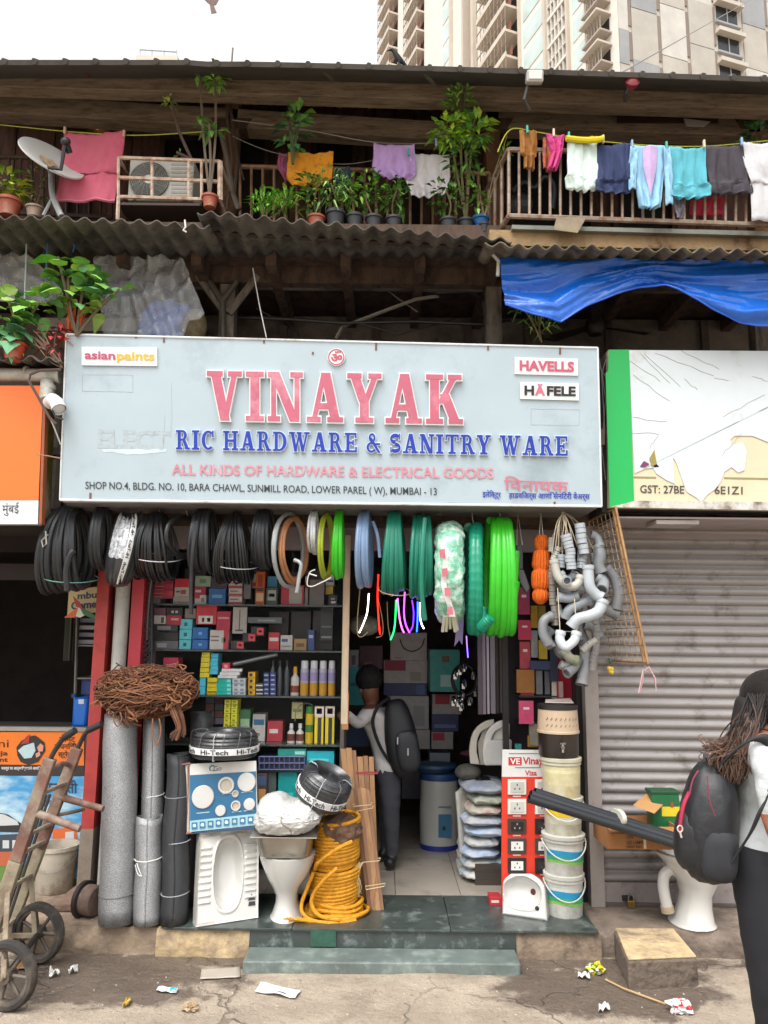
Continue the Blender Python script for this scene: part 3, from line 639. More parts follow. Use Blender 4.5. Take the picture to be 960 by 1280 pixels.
mb = MB(); mb.grid(lambda u, v: SP(128+u*80, 561+v*(3+4*math.sin(3.1*u)+2*noise.noise(V((u*9,0,0)))))+s_n*.0012, 20, 2); mb.build('paint_patch', plain('bcc8ce'), sign)
# little boards stuck on the sign
def plate(x0, y0, x1, y1, sl, mt, t=.012, name='name_board'):
  mb = MB(); mb.prism([SP(x0,y1+0), SP(x1,y1+sl), SP(x1,y0+sl), SP(x0,y0)], s_n*t); return mb.build(name, mt, sign)
wh = mat('d8d9d7', .4, var=.05)
b1 = plate(103,434,197,457,1,wh)
mb = MB(); write(mb, 'asian', SP, 107, 145, 449, 450, 10, lift=.016, bold=.025); mb.build('lettering', plain('b04a6d'), b1)
mb = MB(); write(mb, 'paints', SP, 147, 194, 450, 451, 10, lift=.016, bold=.025); mb.build('lettering', plain('e0aa1f'), b1)
b2 = plate(643,447,722,468,2,wh)
mb = MB(); write(mb, 'HAVELLS', SP, 649, 717, 463, 465, 11.5, lift=.016, bold=.04); mb.build('lettering', plain('b8506a'), b2)
b3 = plate(650,478,723,499,2,wh)
for s_, a, b, c in (('H',655,667,'1c1c22'), ('Ä',668,681,'c0687c'), ('FELE',683,719,'1c1c22')):
  mb = MB(); write(mb, s_, SP, a, b, 494+(a-655)*.02, 494+(b-655)*.02, 11, lift=.016, bold=.04); mb.build('lettering', plain(c), b3)
# worn rectangles where two more boards once were
for (x0,y0,x1,y1) in ((103,468,166,489), (664,511,724,531)):
  mb = MB()
  for a, b in (((x0,y0),(x1,y0+1)), ((x1,y0+1),(x1,y1+1)), ((x1,y1+1),(x0,y1)), ((x0,y1),(x0,y0))):
    mb.tube([SP(a[0]+(b[0]-a[0])*t/6+jit(.3), a[1]+(b[1]-a[1])*t/6+jit(.3)) for t in range(7)], .0016, 4)
  mb.build('glue_mark', plain('9aa0a0'), sign)
# emblem
mb = MB(); c = SP(420.5,447); rr = 11*mpp(420,447,ST); ex = (SP(430,447.2)-c).normalized(); ez = s_n.cross(ex).normalized(); ez = ez if ez.z > 0 else -ez
def disc(mb, r0, r1, h, n=28):
  mb.add([c+ex*(r*math.cos(2*math.pi*i/n))+ez*(r*math.sin(2*math.pi*i/n))+s_n*h for r in (r0, r1) for i in range(n)], [(i,(i+1) % n,n+(i+1) % n,n+i) for i in range(n)])
mb.mi(0); mb.prism([c+ex*(rr*math.cos(2*math.pi*i/28))+ez*(rr*math.sin(2*math.pi*i/28)) for i in range(28)], s_n*.014)
mb.mi(1); disc(mb, rr*.8, rr*.93, .0165); em = mb.build('emblem', [wh, plain('b5495f')], sign)
mb = MB(); write(mb, 'ॐ', SP, 413.5, 428, 453, 453.3, 10.5, lift=.017, bold=.03); mb.build('lettering', plain('b5495f'), em)
# rust drips and screw marks
mb = MB()
for x, y, h in ((205,419,9),(330,423,6),(470,427,11),(610,431,7),(700,433,10),(113,616,8),(693,627,7),(560,428,3),(391,440,3),(170,420,3)): mb.prism([SP(x-1.2,y+h)+s_n*.001, SP(x+1.2,y+h)+s_n*.001, SP(x+1.4,y)+s_n*.001, SP(x-1,y)+s_n*.001], s_n*.003)
mb.build('rust_mark', plain('6d4a3a'), sign)
mb = MB()
for pts in ([(214,478),(215,520),(213,548)], [(206,520),(205,555)], [(560,628),(600,630),(640,631)]): mb.tube([SP(*p_) for p_ in pts], .0014, 4)
mb.build('seam', plain('97a3a8'), sign)
# ================================================================== RIGHT HAND SHOP: torn sign, shutter
rs = thing('torn_sign', 'white and cream shop sign with torn flex and bright green band above the shutter', 'sign', P(870,640,4.9))
ry = 4.9
def RP(px, py): return P(px, py, ry)
m = MB(); m.prism([RP(762,634), RP(1100,640), RP(1100,440), RP(760,438)], (0,.05,0)); m.build('face', mat('c9bda0', .5, var=.08, scale=4), rs)
m = MB(); m.prism([P(762,635,ry+.052), P(1100,641,ry+.052), P(1100,440,ry+.052), P(760,437,ry+.052)], (0,.2,0)); m.build('casing', mat('6d6a66', .6), rs)
m = MB(); m.poly([(762,634),(793,634),(786,437),(761,437),(760,464),(757,466)], ry-.008, .006); m.build('green_band', mat('07a04a', .4, var=.06, scale=3), rs)
flex = mat('c3cbcf', .4, var=.05, scale=3, dirt='a9a69e', damt=.2, dscale=2)
m = MB()
up = [(786,438),(1100,440),(1100,555),(960,553),(940,545),(918,545),(912,550),(914,556),(928,553),(933,565),(930,588),(922,591),(914,584),(905,590),(900,603),(893,612),(884,618),(876,628),(870,622),(858,615),(852,598),(845,578),(841,572),(842,595),(843,605),(832,600),(820,592),(816,585),(818,578),(824,584),(806,586),(793,592),(791,560)]
m.prism([RP(x,y)+V((0,-.006,0)) for x, y in up], (0,.004,0)); m.build('torn_flex', flex, rs)
m = MB()
for (x0,y0,x1,y1) in ((800,441,838,480),(806,442,850,484),(818,441,892,470),(786,450,826,476),(850,438,900,462),(792,468,838,502),(855,474,872,488),(790,522,834,527),(790,541,824,542),(905,520,955,494),(940,470,960,476),(822,545,812,560),(902,570,928,540),(894,472,912,476)):
  m.tube([P(x0+(x1-x0)*t/5+jit(1.2), y0+(y1-y0)*t/5+jit(1.2), ry-.0075) for t in range(6)], .0013, 4)
m.build('tear', mat('9c958b', .8), rs)
m = MB(); m.prism([RP(792,597.5)+V((0,-.003,0)), RP(820,598)+V((0,-.003,0)), RP(820,596)+V((0,-.003,0)), RP(792,595.5)+V((0,-.003,0))], (0,.002,0))
m.prism([RP(905,598.5)+V((0,-.003,0)), RP(1100,602)+V((0,-.003,0)), RP(1100,600)+V((0,-.003,0)), RP(905,596.5)+V((0,-.003,0))], (0,.002,0)); m.build('rule', plain('8a8059'), rs)
m = MB(); write(m, 'GST: 27BE', RP, 800, 855, 616, 617, 9.5, lift=.004, bold=.012); write(m, '6E1Z1', RP, 893, 928, 617.5, 618, 9.5, lift=.004, bold=.012); m.build('lettering', plain('3b3a38'), rs)
m = MB(); m.poly([(800,583),(805,576),(812,580),(806,584)], ry-.012, .003); m.build('print_scrap', plain('6d2a50'), rs)
m = MB(); m.poly([(812,573),(818,562),(821,580),(815,583)], ry-.0125, .003); m.build('print_scrap', plain('8a7f3a'), rs)
m = MB(); m.prism([RP(762,634.5)+V((0,-.02,0)), RP(1100,641)+V((0,-.02,0)), RP(1100,629)+V((0,-.02,0)), RP(793,626.5)+V((0,-.02,0))], (0,.018,0)); m.build('bottom_rail', mat('c0bcb4', .6, var=.15, scale=6, dirt='6a5d50', damt=.5, dscale=8), rs)
m = MB(); m.bb((1.53, ry+.06, 2.66), (4.5, 5.38, 2.672)); m.build('soffit', mat('9c9292', .7, var=.08), rs)
m = MB(); q = P(842,649,5.05); m.bb((q.x-.14, 4.98, 2.628), (q.x+.14, 5.18, 2.655)); m.build('lamp_panel', mat('aaa3a0', .5), rs)
m = MB()
for pts in ([(747,440),(753,470),(757,500),(752,560),(757,600)], [(760,440),(752,468),(756,540),(748,590)], [(745,452),(756,470)]): m.tube([P(x,y,4.93) for x, y in pts], .004, 5)
tag(m.build('loose_wire', plain('4f4a45')), 'loose dark wires running down the gap between the grey sign and the green band', 'wire')
m = MB(); m.bb((P(748,540,5.0).x, 4.98, 2.7), (P(762,540,5.0).x, 5.3, 3.75)); tag(m.build('partition', mat('2a2420', .9)), 'narrow dark partition in the gap between the two shop signs', 'partition')
m = MB(); m.pq(749,536,756,556,4.9,.03); tag(m.build('bracket', mat('4f3f38', .6, .4)), 'small rusty bracket on the right edge of the main sign', 'bracket')
sh_ = thing('rolling_shutter', 'closed grey rolling shutter with dusty horizontal slats', 'shutter', (2.9, 5.4, PZ))
sl_m = mat('8d8886', .55, .25, var=.1, scale=3, dirt='5a4f48', damt=.28, dscale=5)
sx0, sx1 = P(745,900,5.4).x, 4.6
zt = 2.68; prof = []; z = PZ+.14; pitch = .07
pts2 = []
while z < zt:
  for k in range(6):
    t = k/6; pts2.append((5.4-.027*math.sin(math.pi*min(1,t*1.18))**.7 if t < .85 else 5.408, z+pitch*t))
  z += pitch
def slat_f(u, v):
  i = min(int(v*(len(pts2)-1)+.5), len(pts2)-1); x = sx0+(sx1-sx0)*u
  return V((x, pts2[i][0]+.004*noise.noise(V((x*2, pts2[i][1]*3, 0))), pts2[i][1]))
m = MB(); m.grid(slat_f, 24, len(pts2)-1); m.build('slats', sl_m, sh_, smooth=True, angle=50)
m = MB(); m.bb((sx0, 5.375, PZ+.004), (sx1, 5.41, PZ+.142)); m.build('bottom_bar', mat('8d8482', .5, .2, var=.12, dirt='50453d', damt=.4), sh_)
m = MB(); m.bb((sx0, 5.36, PZ+.002), (sx1, 5.374, PZ+.02)); m.build('bottom_lip', mat('5d544f', .6, .2), sh_)
m = MB(); m.bb((sx0-.005, 5.38, 2.55), (sx1, 5.46, 2.7)); m.build('header', mat('8a7f7f', .6, var=.08), sh_)
lk = MB(); q = P(789,1130,5.33); lk.box(q, (.05,.024,.045)); pl = lk.build('padlock', mat('8a6d3a', .35, .7, var=.2, scale=30), bevel=.005)
lk = MB(); lk.tube([q+V((-.016,0,.02)), q+V((-.016,0,.045)), q+V((0,0,.06)), q+V((.016,0,.045)), q+V((.016,0,.02))], .005, 6); WL[pl] = pl.location.copy(); lk.build('shackle', mat('8f8f8f', .3, .8), pl, smooth=True)
tag(pl, 'small brass padlock on the bottom bar of the grey shutter', 'padlock')
m = MB(); m.bb((q.x-.045, 5.355, q.z+.01), (q.x+.02, 5.374, q.z+.04)); m.build('hasp', mat('3b3632', .5, .5), sh_)
m = MB()
for k in range(5): m.mi(k % 2); m.tube([P(804+k*2,838,5.1), P(806+k*5,832+k,5.1), P(818+k*1,845+k*3,5.1), P(820,862+k,5.1)] if k < 2 else [P(804,836,5.1), P(803+jit(2),850,5.1), P(801+jit(3),866,5.1)], .004, 5)
tag(m.build('ribbon', [plain('b9838a'), plain('d0b8b4')]), 'pink and white ribbon dangling from the wire rack', 'ribbon')
m = MB();
for k in range(5): m.ell(P(763+jit(2),838+jit(3),5.1), .014, .012, .016, 8, 5)
m.mi(1)
for k in range(6): m.tube([P(763,830,5.1), P(763+jit(8),822+jit(4),5.1)], .004, 4)
tag(m.build('lemon_charm', [plain('c9a42a'), plain('2c3a1c')], smooth=True), 'little lemon and chilli charm hanging in front of the shutter', 'charm')
# ================================================================== LEFT HAND SHOP
ls = thing('cement_shop', 'dark open cement shop behind the trolley at the far left', 'shop', (-3, 7, 0))
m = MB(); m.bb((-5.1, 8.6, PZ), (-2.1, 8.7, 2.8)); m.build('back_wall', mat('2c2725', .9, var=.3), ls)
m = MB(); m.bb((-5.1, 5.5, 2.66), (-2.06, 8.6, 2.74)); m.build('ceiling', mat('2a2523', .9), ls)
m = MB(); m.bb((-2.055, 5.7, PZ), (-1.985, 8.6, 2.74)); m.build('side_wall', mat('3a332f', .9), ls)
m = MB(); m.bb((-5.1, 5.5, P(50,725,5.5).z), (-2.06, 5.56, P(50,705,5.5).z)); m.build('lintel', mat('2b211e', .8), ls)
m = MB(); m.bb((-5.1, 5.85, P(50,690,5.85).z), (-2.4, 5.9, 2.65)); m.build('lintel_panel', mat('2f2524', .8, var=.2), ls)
# counter of printed panels
def LPq(px, py): return P(px, py, 5.75)
ct = thing('shop_counter', 'counter front of the cement shop with orange banner above a blue sky poster', 'counter', V((-2.6,5.85,PZ)))
x0, x1 = P(-120,1000,5.75).x, P(107,1000,5.75).x
m = MB(); m.bb((x0, 5.76, PZ), (x1, 6.3, P(50,913,5.76).z)); m.build('box', mat('4b4541', .8), ct)
m = MB(); m.bb((x0, 5.74, P(50,914,5.74).z), (x1, 5.79, P(50,909,5.74).z)); m.build('ledge', mat('8f8a82', .6), ct)
m = MB(); m.prism([LPq(-120,954), LPq(105,957), LPq(105,915), LPq(-120,915)], (0,.008,0)); ob = m.build('orange_banner', mat('d9701a', .5, var=.06), ct)
m = MB(); write(m, 'ni', LPq, -2, 11, 934, 934, 10, bold=.0); write(m, 'uja', LPq, -6, 10, 944, 944, 5.5, bold=.02); write(m, 'ment', LPq, -16, 10, 952, 952, 5.5, bold=.02); m.build('lettering', plain('2a2320'), ob)
m = MB()
for s_, a, b, y in (('सिमेंट',74,94,927), ('कंपनिची',68,96,936), ('स्ट्रेन्थ',73,93,946)): write(m, s_, LPq, a, b, y, y, 6, bold=.02)
m.build('lettering', plain('3a2416'), ob)
m = MB()
for mi_, pts, l in ((0, [(22,944),(21,934),(27,926),(36,921),(44,919),(56,928),(57,938),(48,952),(36,956),(26,952)], .006), (1, [(23,938),(30,932),(43,928),(45,938),(40,947),(31,948)], .009), (2, [(27,930),(34,920),(38,918),(37,929)], .010), (3, [(47,934),(51,929),(55,932),(54,939),(49,939)], .009), (3, [(45,942),(50,939),(51,944),(46,947)], .009)):
  m.mi(mi_); m.prism([LPq(x,y)+V((0,-l,0)) for x, y in pts][::-1], (0,.003,0))
m.build('emblem', [plain('2b2323'), plain('a9c3c6'), plain('9a2f2c'), plain('c98a7a')], ob)
m = MB(); m.prism([LPq(-120,968), LPq(105,970), LPq(105,957.5), LPq(-120,954.5)], (0,.008,0)); bb_ = m.build('dark_strip', plain('2d2a2c'), ct)
m = MB(); write(m, 'मजबूत घर आत्मविश्वासाने आणि भार', LPq, 2, 55, 962, 962, 3.5, bold=.03); m.build('lettering', plain('c9c5c0'), bb_)
def sky_poster():
  mt = bpy.data.materials.new('printed_sky'); mt.use_nodes = True; t = mt.node_tree; N = t.nodes; L = t.links; b = N['Principled BSDF']; b.inputs['Roughness'].default_value = .35
  tc = N.new('ShaderNodeTexCoord'); n = N.new('ShaderNodeTexNoise'); n.inputs['Scale'].default_value = 5; n.inputs['Detail'].default_value = 5
  mp = N.new('ShaderNodeMapping'); mp.inputs['Scale'].default_value = (1,1,2.4); L.new(tc.outputs['Object'], mp.inputs[0]); L.new(mp.outputs[0], n.inputs[0])
  r = N.new('ShaderNodeValToRGB'); e = r.color_ramp.elements; e[0].position = .42; e[0].color = lin('3f8fc0'); e[1].position = .66; e[1].color = lin('b5cdd6'); L.new(n.outputs[0], r.inputs[0]); L.new(r.outputs[0], b.inputs['Base Color']); return mt
m = MB(); m.prism([LPq(-120,1100), LPq(103,1102), LPq(105,970.5), LPq(-120,968.5)], (0,.008,0)); po = m.build('poster', sky_poster(), ct)
m = MB()
for mi_, pts, l in ((0, [(-60,1036),(-60,1012),(-10,1014),(10,1018),(28,1030),(34,1040),(10,1040)], .004), (1, [(-30,1020),(-8,1016),(6,1018),(22,1026),(24,1031),(0,1032)], .006), (2, [(-60,1068),(-60,1046),(30,1042),(34,1048),(30,1068)], .004), (3, [(-60,1082),(-60,1066),(26,1064),(26,1082)], .006), (4, [(-60,1102),(-60,1083),(60,1080),(80,1090),(100,1102)], .004), (5, [(66,1062),(66,1036),(96,1034),(97,1056)], .004)):
  m.mi(mi_); m.prism([LPq(x,y)+V((0,-l,0)) for x, y in pts], (0,.003,0))
m.mi(1)
for x in (-8, 4, 16): m.prism([LPq(x,1060)+V((0,-.008,0)), LPq(x+8,1060)+V((0,-.008,0)), LPq(x+8,1050)+V((0,-.008,0)), LPq(x,1050)+V((0,-.008,0))], (0,.002,0))
m.prism([LPq(82,1052)+V((0,-.007,0)), LPq(93,1051)+V((0,-.007,0)), LPq(93,1039)+V((0,-.007,0)), LPq(82,1040)+V((0,-.007,0))], (0,.002,0))
m.build('printed_picture', [plain('262628'), plain('b9bcbc'), plain('39404a'), plain('a9583a'), plain('5a7a3a'), plain('c9602a')], po)
m = MB(); write(m, 'मजबुती', LPq, 55, 97, 990, 991, 12, bold=.02); write(m, 'एकता', LPq, 50, 80, 1006, 1006, 6, bold=.01); m.build('lettering', plain('233a55'), po)
# orange sign of the cement shop
osn = thing('orange_sign', 'orange shop sign with white foot strip at the far left', 'sign', P(20,655,4.8))
def OP(px, py): return P(px, py, 4.8)
m = MB(); m.prism([OP(-200,626), OP(48,625), OP(54,482), OP(-200,482)], (0,.06,0)); m.build('face', mat('e0661a', .45, var=.06, scale=2), osn)
m = MB(); m.prism([OP(-200,655), OP(47,655), OP(48,625.5), OP(-200,626.5)], (0,.06,0)); fs_ = m.build('foot_strip', mat('c9cdd0', .45, var=.06), osn)
m = MB(); write(m, 'मुंबई', OP, 3, 24, 641, 641, 10, bold=.0); m.build('lettering', plain('262a30'), fs_)
m = MB(); m.prism([P(48,657,4.84), P(61,648,5.1), P(67,492,5.1), P(54,482,4.84)], (0,.03,0)); m.build('side', mat('8f8a3a', .6, var=.3, scale=6, dirt='c9c4b4', damt=.5), osn)
m = MB(); m.prism([OP(49,655)+V((0,-.003,0)), OP(52,655)+V((0,-.003,0)), OP(58,483)+V((0,-.003,0)), OP(54.5,483)+V((0,-.003,0))], (0,.05,0)); m.build('edging', mat('8a4a2a', .6), osn)
m = MB(); m.bb((-4.4, 4.862, P(20,655,4.86).z), (P(50,655,4.86).x, 5.5, P(20,655,4.86).z+.01)); m.build('soffit', mat('2a2422', .8), osn)
m = MB(); m.tube([P(60,668,4.9), P(52,676,4.9), P(54,684,4.9), P(58,680,4.9), P(57,664,4.9)], .006, 6); tag(m.build('wire_hook', mat('b0aca6', .4, .6)), 'pale wire hook dangling below the orange sign corner', 'hook')
# drain pipe with elbows between the two signs
dp = thing('drain_pipe', 'dirty white plastic drain pipe with elbow running above the orange sign', 'pipe', P(30,470,4.85))
pvc = mat('b9b7ae', .45, var=.12, scale=5, dirt='6f6a5f', damt=.35, dscale=4); pvcw = mat('d2d3d0', .35, var=.06, scale=6)
m = MB(); m.cone(P(-120,466,4.86), P(76,470,4.86), .045, n=16); m.build('pipe', pvc, dp, smooth=True)
m = MB(); m.cone(P(32,467,4.86), P(35,467,4.86), .05, n=16); m.cone(P(72,470,4.86), P(76,470,4.86), .052, n=16); m.build('collar', pvc, dp, smooth=True)
m = MB(); m.cone(P(59,478,4.84), P(58,500,4.8), .042, n=16); m.cone(P(61,483,4.84), P(60,488,4.83), .047, n=16); m.build('branch', pvc, dp, smooth=True)
m = MB(); m.tube([P(62,504,4.8), P(66,500,4.77), P(71,504,4.73), P(74,512,4.7)], .045, 16, caps=False); m.tube([P(62,504,4.8), P(66,500,4.77), P(71,504,4.73), P(73.5,511,4.71)], .038, 16); m.build('elbow', pvcw, dp, smooth=True)
cw = thing('loose_cable', 'thin brown and grey cables dropping beside the drain pipe elbow', 'cable', P(60,500,4.8))
for pts, c, r in (([(76,462),(50,463),(38,468),(36,476),(44,490),(54,508),(62,522),(70,530)], '4a3a33', .009), ([(58,514),(66,530),(76,556)], '8a8580', .005), ([(46,568),(60,570),(76,573)], '8c6a52', .004), ([(63,508),(70,522),(79,524)], '3a3430', .006)):
  m = MB(); m.tube([P(x,y,4.7) for x, y in pts], r, 6); m.build('strand', plain(c), cw)
# things inside and around the cement shop
m = MB(); m.prism([P(84,770,5.7), P(123,765,5.7), P(124,733,5.7), P(86,738,5.7)], (0,.012,0)); ys_ = m.build('small_sign', mat('c2ad7c', .5, var=.08)); tag(ys_, 'small cream cement sign half hidden by the black hose', 'sign')
m = MB(); YP = lambda px, py: P(px, py, 5.7)
write(m, 'mbu', YP, 97, 121, 749, 747, 8, bold=.03); write(m, 'Ceme', YP, 89, 121, 762, 759, 9, bold=.03); m.build('lettering', plain('2a3350'), ys_)
fl = thing('paper_flag', 'folded paper flag in orange white and green hanging under the small cream sign', 'flag', P(97,772,5.6))
for pts, c in (([(80,772),(98,758),(94,772)], 'c05a26'), ([(93,770),(97,752),(108,768),(100,772)], 'c9c6be'), ([(98,756),(120,770),(121,776),(104,768)], '2f5f38'), ([(91,745),(99,752),(104,762),(95,758)], '9a3020')):
  m = MB(); m.poly(pts, 5.6+jit(.02), .006); m.build('fold', plain(c), fl)
shf = thing('steel_shelf', 'thin grey steel shelf with papers just left of the red post', 'shelf', P(105,850,6.1))
m = MB()
for px in (93, 128): m.cone(P(px,905,6.1), P(px+4,760,6.1), .012, n=6)
for py in (808, 849, 880): m.bb((P(94,py,6.1).x, 6.1, P(100,py,6.1).z), (P(124,py,6.1).x, 6.4, P(100,py,6.1).z+.012))
m.build('frame', mat('7a766e', .5, .3), shf)
for k in range(4):
  m = MB(); z = P(100,807-k*9,6.1).z+.014; m.bb((P(97,800,6.1).x, 6.12, z), (P(119,800,6.1).x, 6.3, z+.03)); tag(m.build('paper_pile', plain(('8f9094','77747c','9a9a9c','6a6670')[k])), ('bottom','second lowest','third lowest','topmost')[k]+' paper pile on the thin steel shelf', 'papers', 'paper piles on the steel shelf')
m = MB(); m.bb((P(101,868,6.15).x, 6.15, P(100,868,6.15).z), (P(117,868,6.15).x, 6.3, P(100,850,6.15).z)); tag(m.build('blue_tin', plain('1f3f7c')), 'dark blue tin on the steel shelf behind the red post', 'tin')
m = MB(); m.grid(lambda u, v: P(82+u*14+v*-3+(4*math.sin(u*5)), 770+v*56, 6.0)+V((0,.03*math.sin(u*9),0)), 8, 6); tag(m.build('hanging_cloth', mat('4a4a40', .9), solid=.006), 'drab olive cloth hanging in the dark cement shop', 'cloth')
jc = thing('jerry_can', 'bright blue plastic jerry can standing on the cement shop counter', 'jerry can', P(99,911,5.85))
m = MB(); a = P(88,910,5.85); b = P(111,872,5.85); m.bb((a.x, 5.85, a.z), (b.x, 6.1, b.z)); m.build('body', mat('1565c0', .35, var=.1, scale=5), jc, bevel=.025, smooth=True)
m = MB(); m.pq(98,874,105,880,5.843,.004); m.build('label', plain('b9c9d6'), jc)
m = MB(); m.cone(P(93,872,5.95), P(93,867,5.95), .022, n=12); m.build('cap', plain('123a70'), jc)
# sacks piled in the dark
for k in range(10):
  m = MB(); q = V((-3.15+.55*(k % 2)+jit(.08), 7.1+jit(.05)+.4*(k//2 % 2), PZ+.12+.17*(k//2))); m.ell(q, .32, .24, .1, 14, 8)
  tag(m.build('cement_sack', mat('4f4a44', .9, var=.2), smooth=True), 'grey cement sack in the dark pile at the far left', 'sack', 'cement sacks in the dark shop')
# bucket and the round stone thing by the post
bk = thing('paint_bucket', 'grimy off white tub standing before the blue poster behind the trolley', 'bucket', G(68,1116,PZ))
c = G(68,1113,PZ); rr = 25*mpp(68,1090,c.y); h = P(68,1055,c.y).z-PZ
m = MB(); m.lathe([(rr*.8,0),(rr*.86,.01),(rr,h-.03),(rr*1.07,h-.025),(rr*1.07,h),(rr*.96,h),(rr*.9,h*.3),(.001,h*.25)], c, 28); m.build('body', mat('b3aa9a', .6, var=.15, scale=6, dirt='6b5a48', damt=.55, dscale=6), bk, smooth=True)
m = MB(); m.tube([c+V((rr*1.05*math.cos(a), rr*1.05*math.sin(a)-.01, h-.05-.1*abs(math.sin(a)))) for a in [math.pi+i*math.pi/10 for i in range(11)]], .004, 5); m.build('handle', mat('7d7a75', .4, .6), bk)
gs = thing('iron_drum', 'small rusty iron drum lying beside the foot of the red post', 'drum', G(106,1150,PZ))
c = G(106,1148,PZ)+V((0,.05,.09)); Mx = Matrix.Rotation(R(90), 3, 'Y') @ Matrix.Rotation(R(20), 3, 'X')
m = MB(); m.lathe([(.02,-.06),(.085,-.06),(.09,-.04),(.09,.05),(.08,.06),(.02,.062)], c, 20, Mx); m.build('body', mat('6d5a50', .8, .1, var=.35, scale=12, dirt='9a8a7d', damt=.4), gs, smooth=True)
m = MB(); m.lathe([(.092,-.05),(.11,-.045),(.11,-.02),(.092,-.015)], c, 20, Mx); m.build('rim', mat('2c2523', .6, .2), gs, smooth=True)
m = MB(); m.bb((P(70,1150,5.1).x-.05, 5.15, PZ), (P(100,1150,5.1).x, 5.5, PZ+.05)); tag(m.build('stone_slab', mat('7a6355', .9, var=.3, scale=8, bump=.5), bevel=.01), 'low broken reddish stone slab beside the rusty drum', 'slab')
# ================================================================== HOSES AND CABLES HANGING UNDER THE SIGN
HY = 5.12
def hook(px, py, Y=HY):
  a = P(px, py, Y); m = MB()
  m.tube([V((a.x, Y, 2.714)), V((a.x+.004, Y, a.z+.03)), V((a.x+.012, Y, a.z+.005)), V((a.x+.004, Y-.004, a.z-.012)), V((a.x-.012, Y-.004, a.z-.004))], .0032, 5); m.build('hook', mat('8d8a84', .4, .6), sign)
def coil_path(x0, x1, y0, y1, Y, r, n, rd=.16, yaw=.06, pinch=.5, seed=0, vary=.09, per=26, lean=0.):
  a = P((x0+x1)/2, y0, Y); b = P((x0+x1)/2, y1, Y); Hh = (a.z-b.z)/2-r; c = V((a.x, Y, (a.z+b.z)/2))
  sc = mpp((x0+x1)/2, (y0+y1)/2, Y); lw = 2*rd*math.sin(yaw); w = max(0., (x1-x0)*sc-lw-2*r); pts = []; q = random.Random(seed)
  yj = [q.uniform(-.07,.07) for _ in range(n+2)]; ra = [1+q.uniform(-vary, vary*.3) for _ in range(n+2)]; sh = [q.uniform(-.4,.4)*w/max(n,1) for _ in range(n+2)]
  for i in range(n*per+1):
    t = i/(n*per); ang = 2*math.pi*i/per; k = i/per; j = int(k); f = k-j; rr = ra[j]*(1-f)+ra[j+1]*f; s_ = (t-.5)*w+sh[j]*(1-f)+sh[j+1]*f
    up = (math.cos(ang)+1)/2
    yw = yaw+yj[j]*(1-f)+yj[j+1]*f; pts.append(c+V((s_*(1-pinch*up**2)+lean*(1-up)*sc, 0, Hh*math.cos(ang)*rr+(1-rr)*Hh*.9))+V((math.sin(yw), math.cos(yw), 0))*(rd*math.sin(ang)*rr)+V((0,0,.004*math.sin(5*ang+j))))
  return pts
def coil(label, x0, x1, y0, y1, r, n, mt, Y=HY, name='hose_coil', group='hose and cable coils hanging under the sign', tie=None, tails=(), hk=True, n_side=8, cat='hose', **k):
  o = thing(name, label, cat, P((x0+x1)/2, y1, Y), group)
  m = MB(); m.tube(coil_path(x0, x1, y0, y1, Y, r, n, seed=int(x0), **k), r, n_side); m.build('hose', mt, o, smooth=True)
  for pts, rr in tails:
    m = MB(); pp = [P(x,y,Y+d) for x, y, d in pts]
    if len(pp) > 2: pp = spline(pp)
    m.tube(pp, rr, n_side, caps=False); m.tube([pp[-1]+(pp[-2]-pp[-1])*.12, pp[-1]], rr*.72, n_side); m.build('loose_end', mt, o, smooth=True)
  if tie:
    ty, c, tr = tie; m = MB(); cx = (x0+x1)/2; w = (x1-x0)/2+2; pts = []
    for i in range(25):
      a = 2*math.pi*i/24; q = P(cx+w*math.cos(a), ty+8*math.sin(a)+w*.1*math.cos(a), Y); pts.append(q+V((0, -.19*math.sin(a) if math.sin(a) > 0 else -.19*math.sin(a), 0)))
    m.tube(pts, tr, 6); m.build('tie', plain(c), o, smooth=True)
  if hk: hook((x0+x1)/2, y0+2, Y)
  return o
def spline(p, k=6):
  out = []
  for i in range(len(p)-1):
    a = p[max(0,i-1)]; b = p[i]; c = p[i+1]; d = p[min(len(p)-1,i+2)]
    for j in range(k):
      t = j/k; out.append(.5*((2*b)+(c-a)*t+(2*a-5*b+4*c-d)*t*t+(3*b-a-3*c+d)*t**3))
  return out+[p[-1]]
blk = mat('232528', .42, var=.2, scale=6, dirt='34363a', damt=.4); blk2 = mat('1b1c1e', .35, var=.2, scale=6)
teal = mat('17735d', .38, var=.15, scale=5); tealc = mat('0f8264', .35, var=.12, scale=5); lime = mat('34b01f', .35, var=.2, scale=4)
coil('thick black hose coil with a loose end, at the far left under the sign', 58, 119, 633, 744, .0215, 7, blk, rd=.2, yaw=.05, tie=(722,'5f8f86',.003), tails=([(66,676,-.05),(58,692,-.06),(48,712,-.07)],.02) and [([(66,676,-.05),(58,692,-.06),(48,712,-.07)],.0205), ([(84,738,-.16),(83,712,-.2),(88,694,-.22),(93,688,-.22)],.0205)])
coil('black hose coil of three loops beside the label wrapped coil', 117, 144, 629, 716, .023, 3, blk, rd=.15, yaw=.05, pinch=.2)
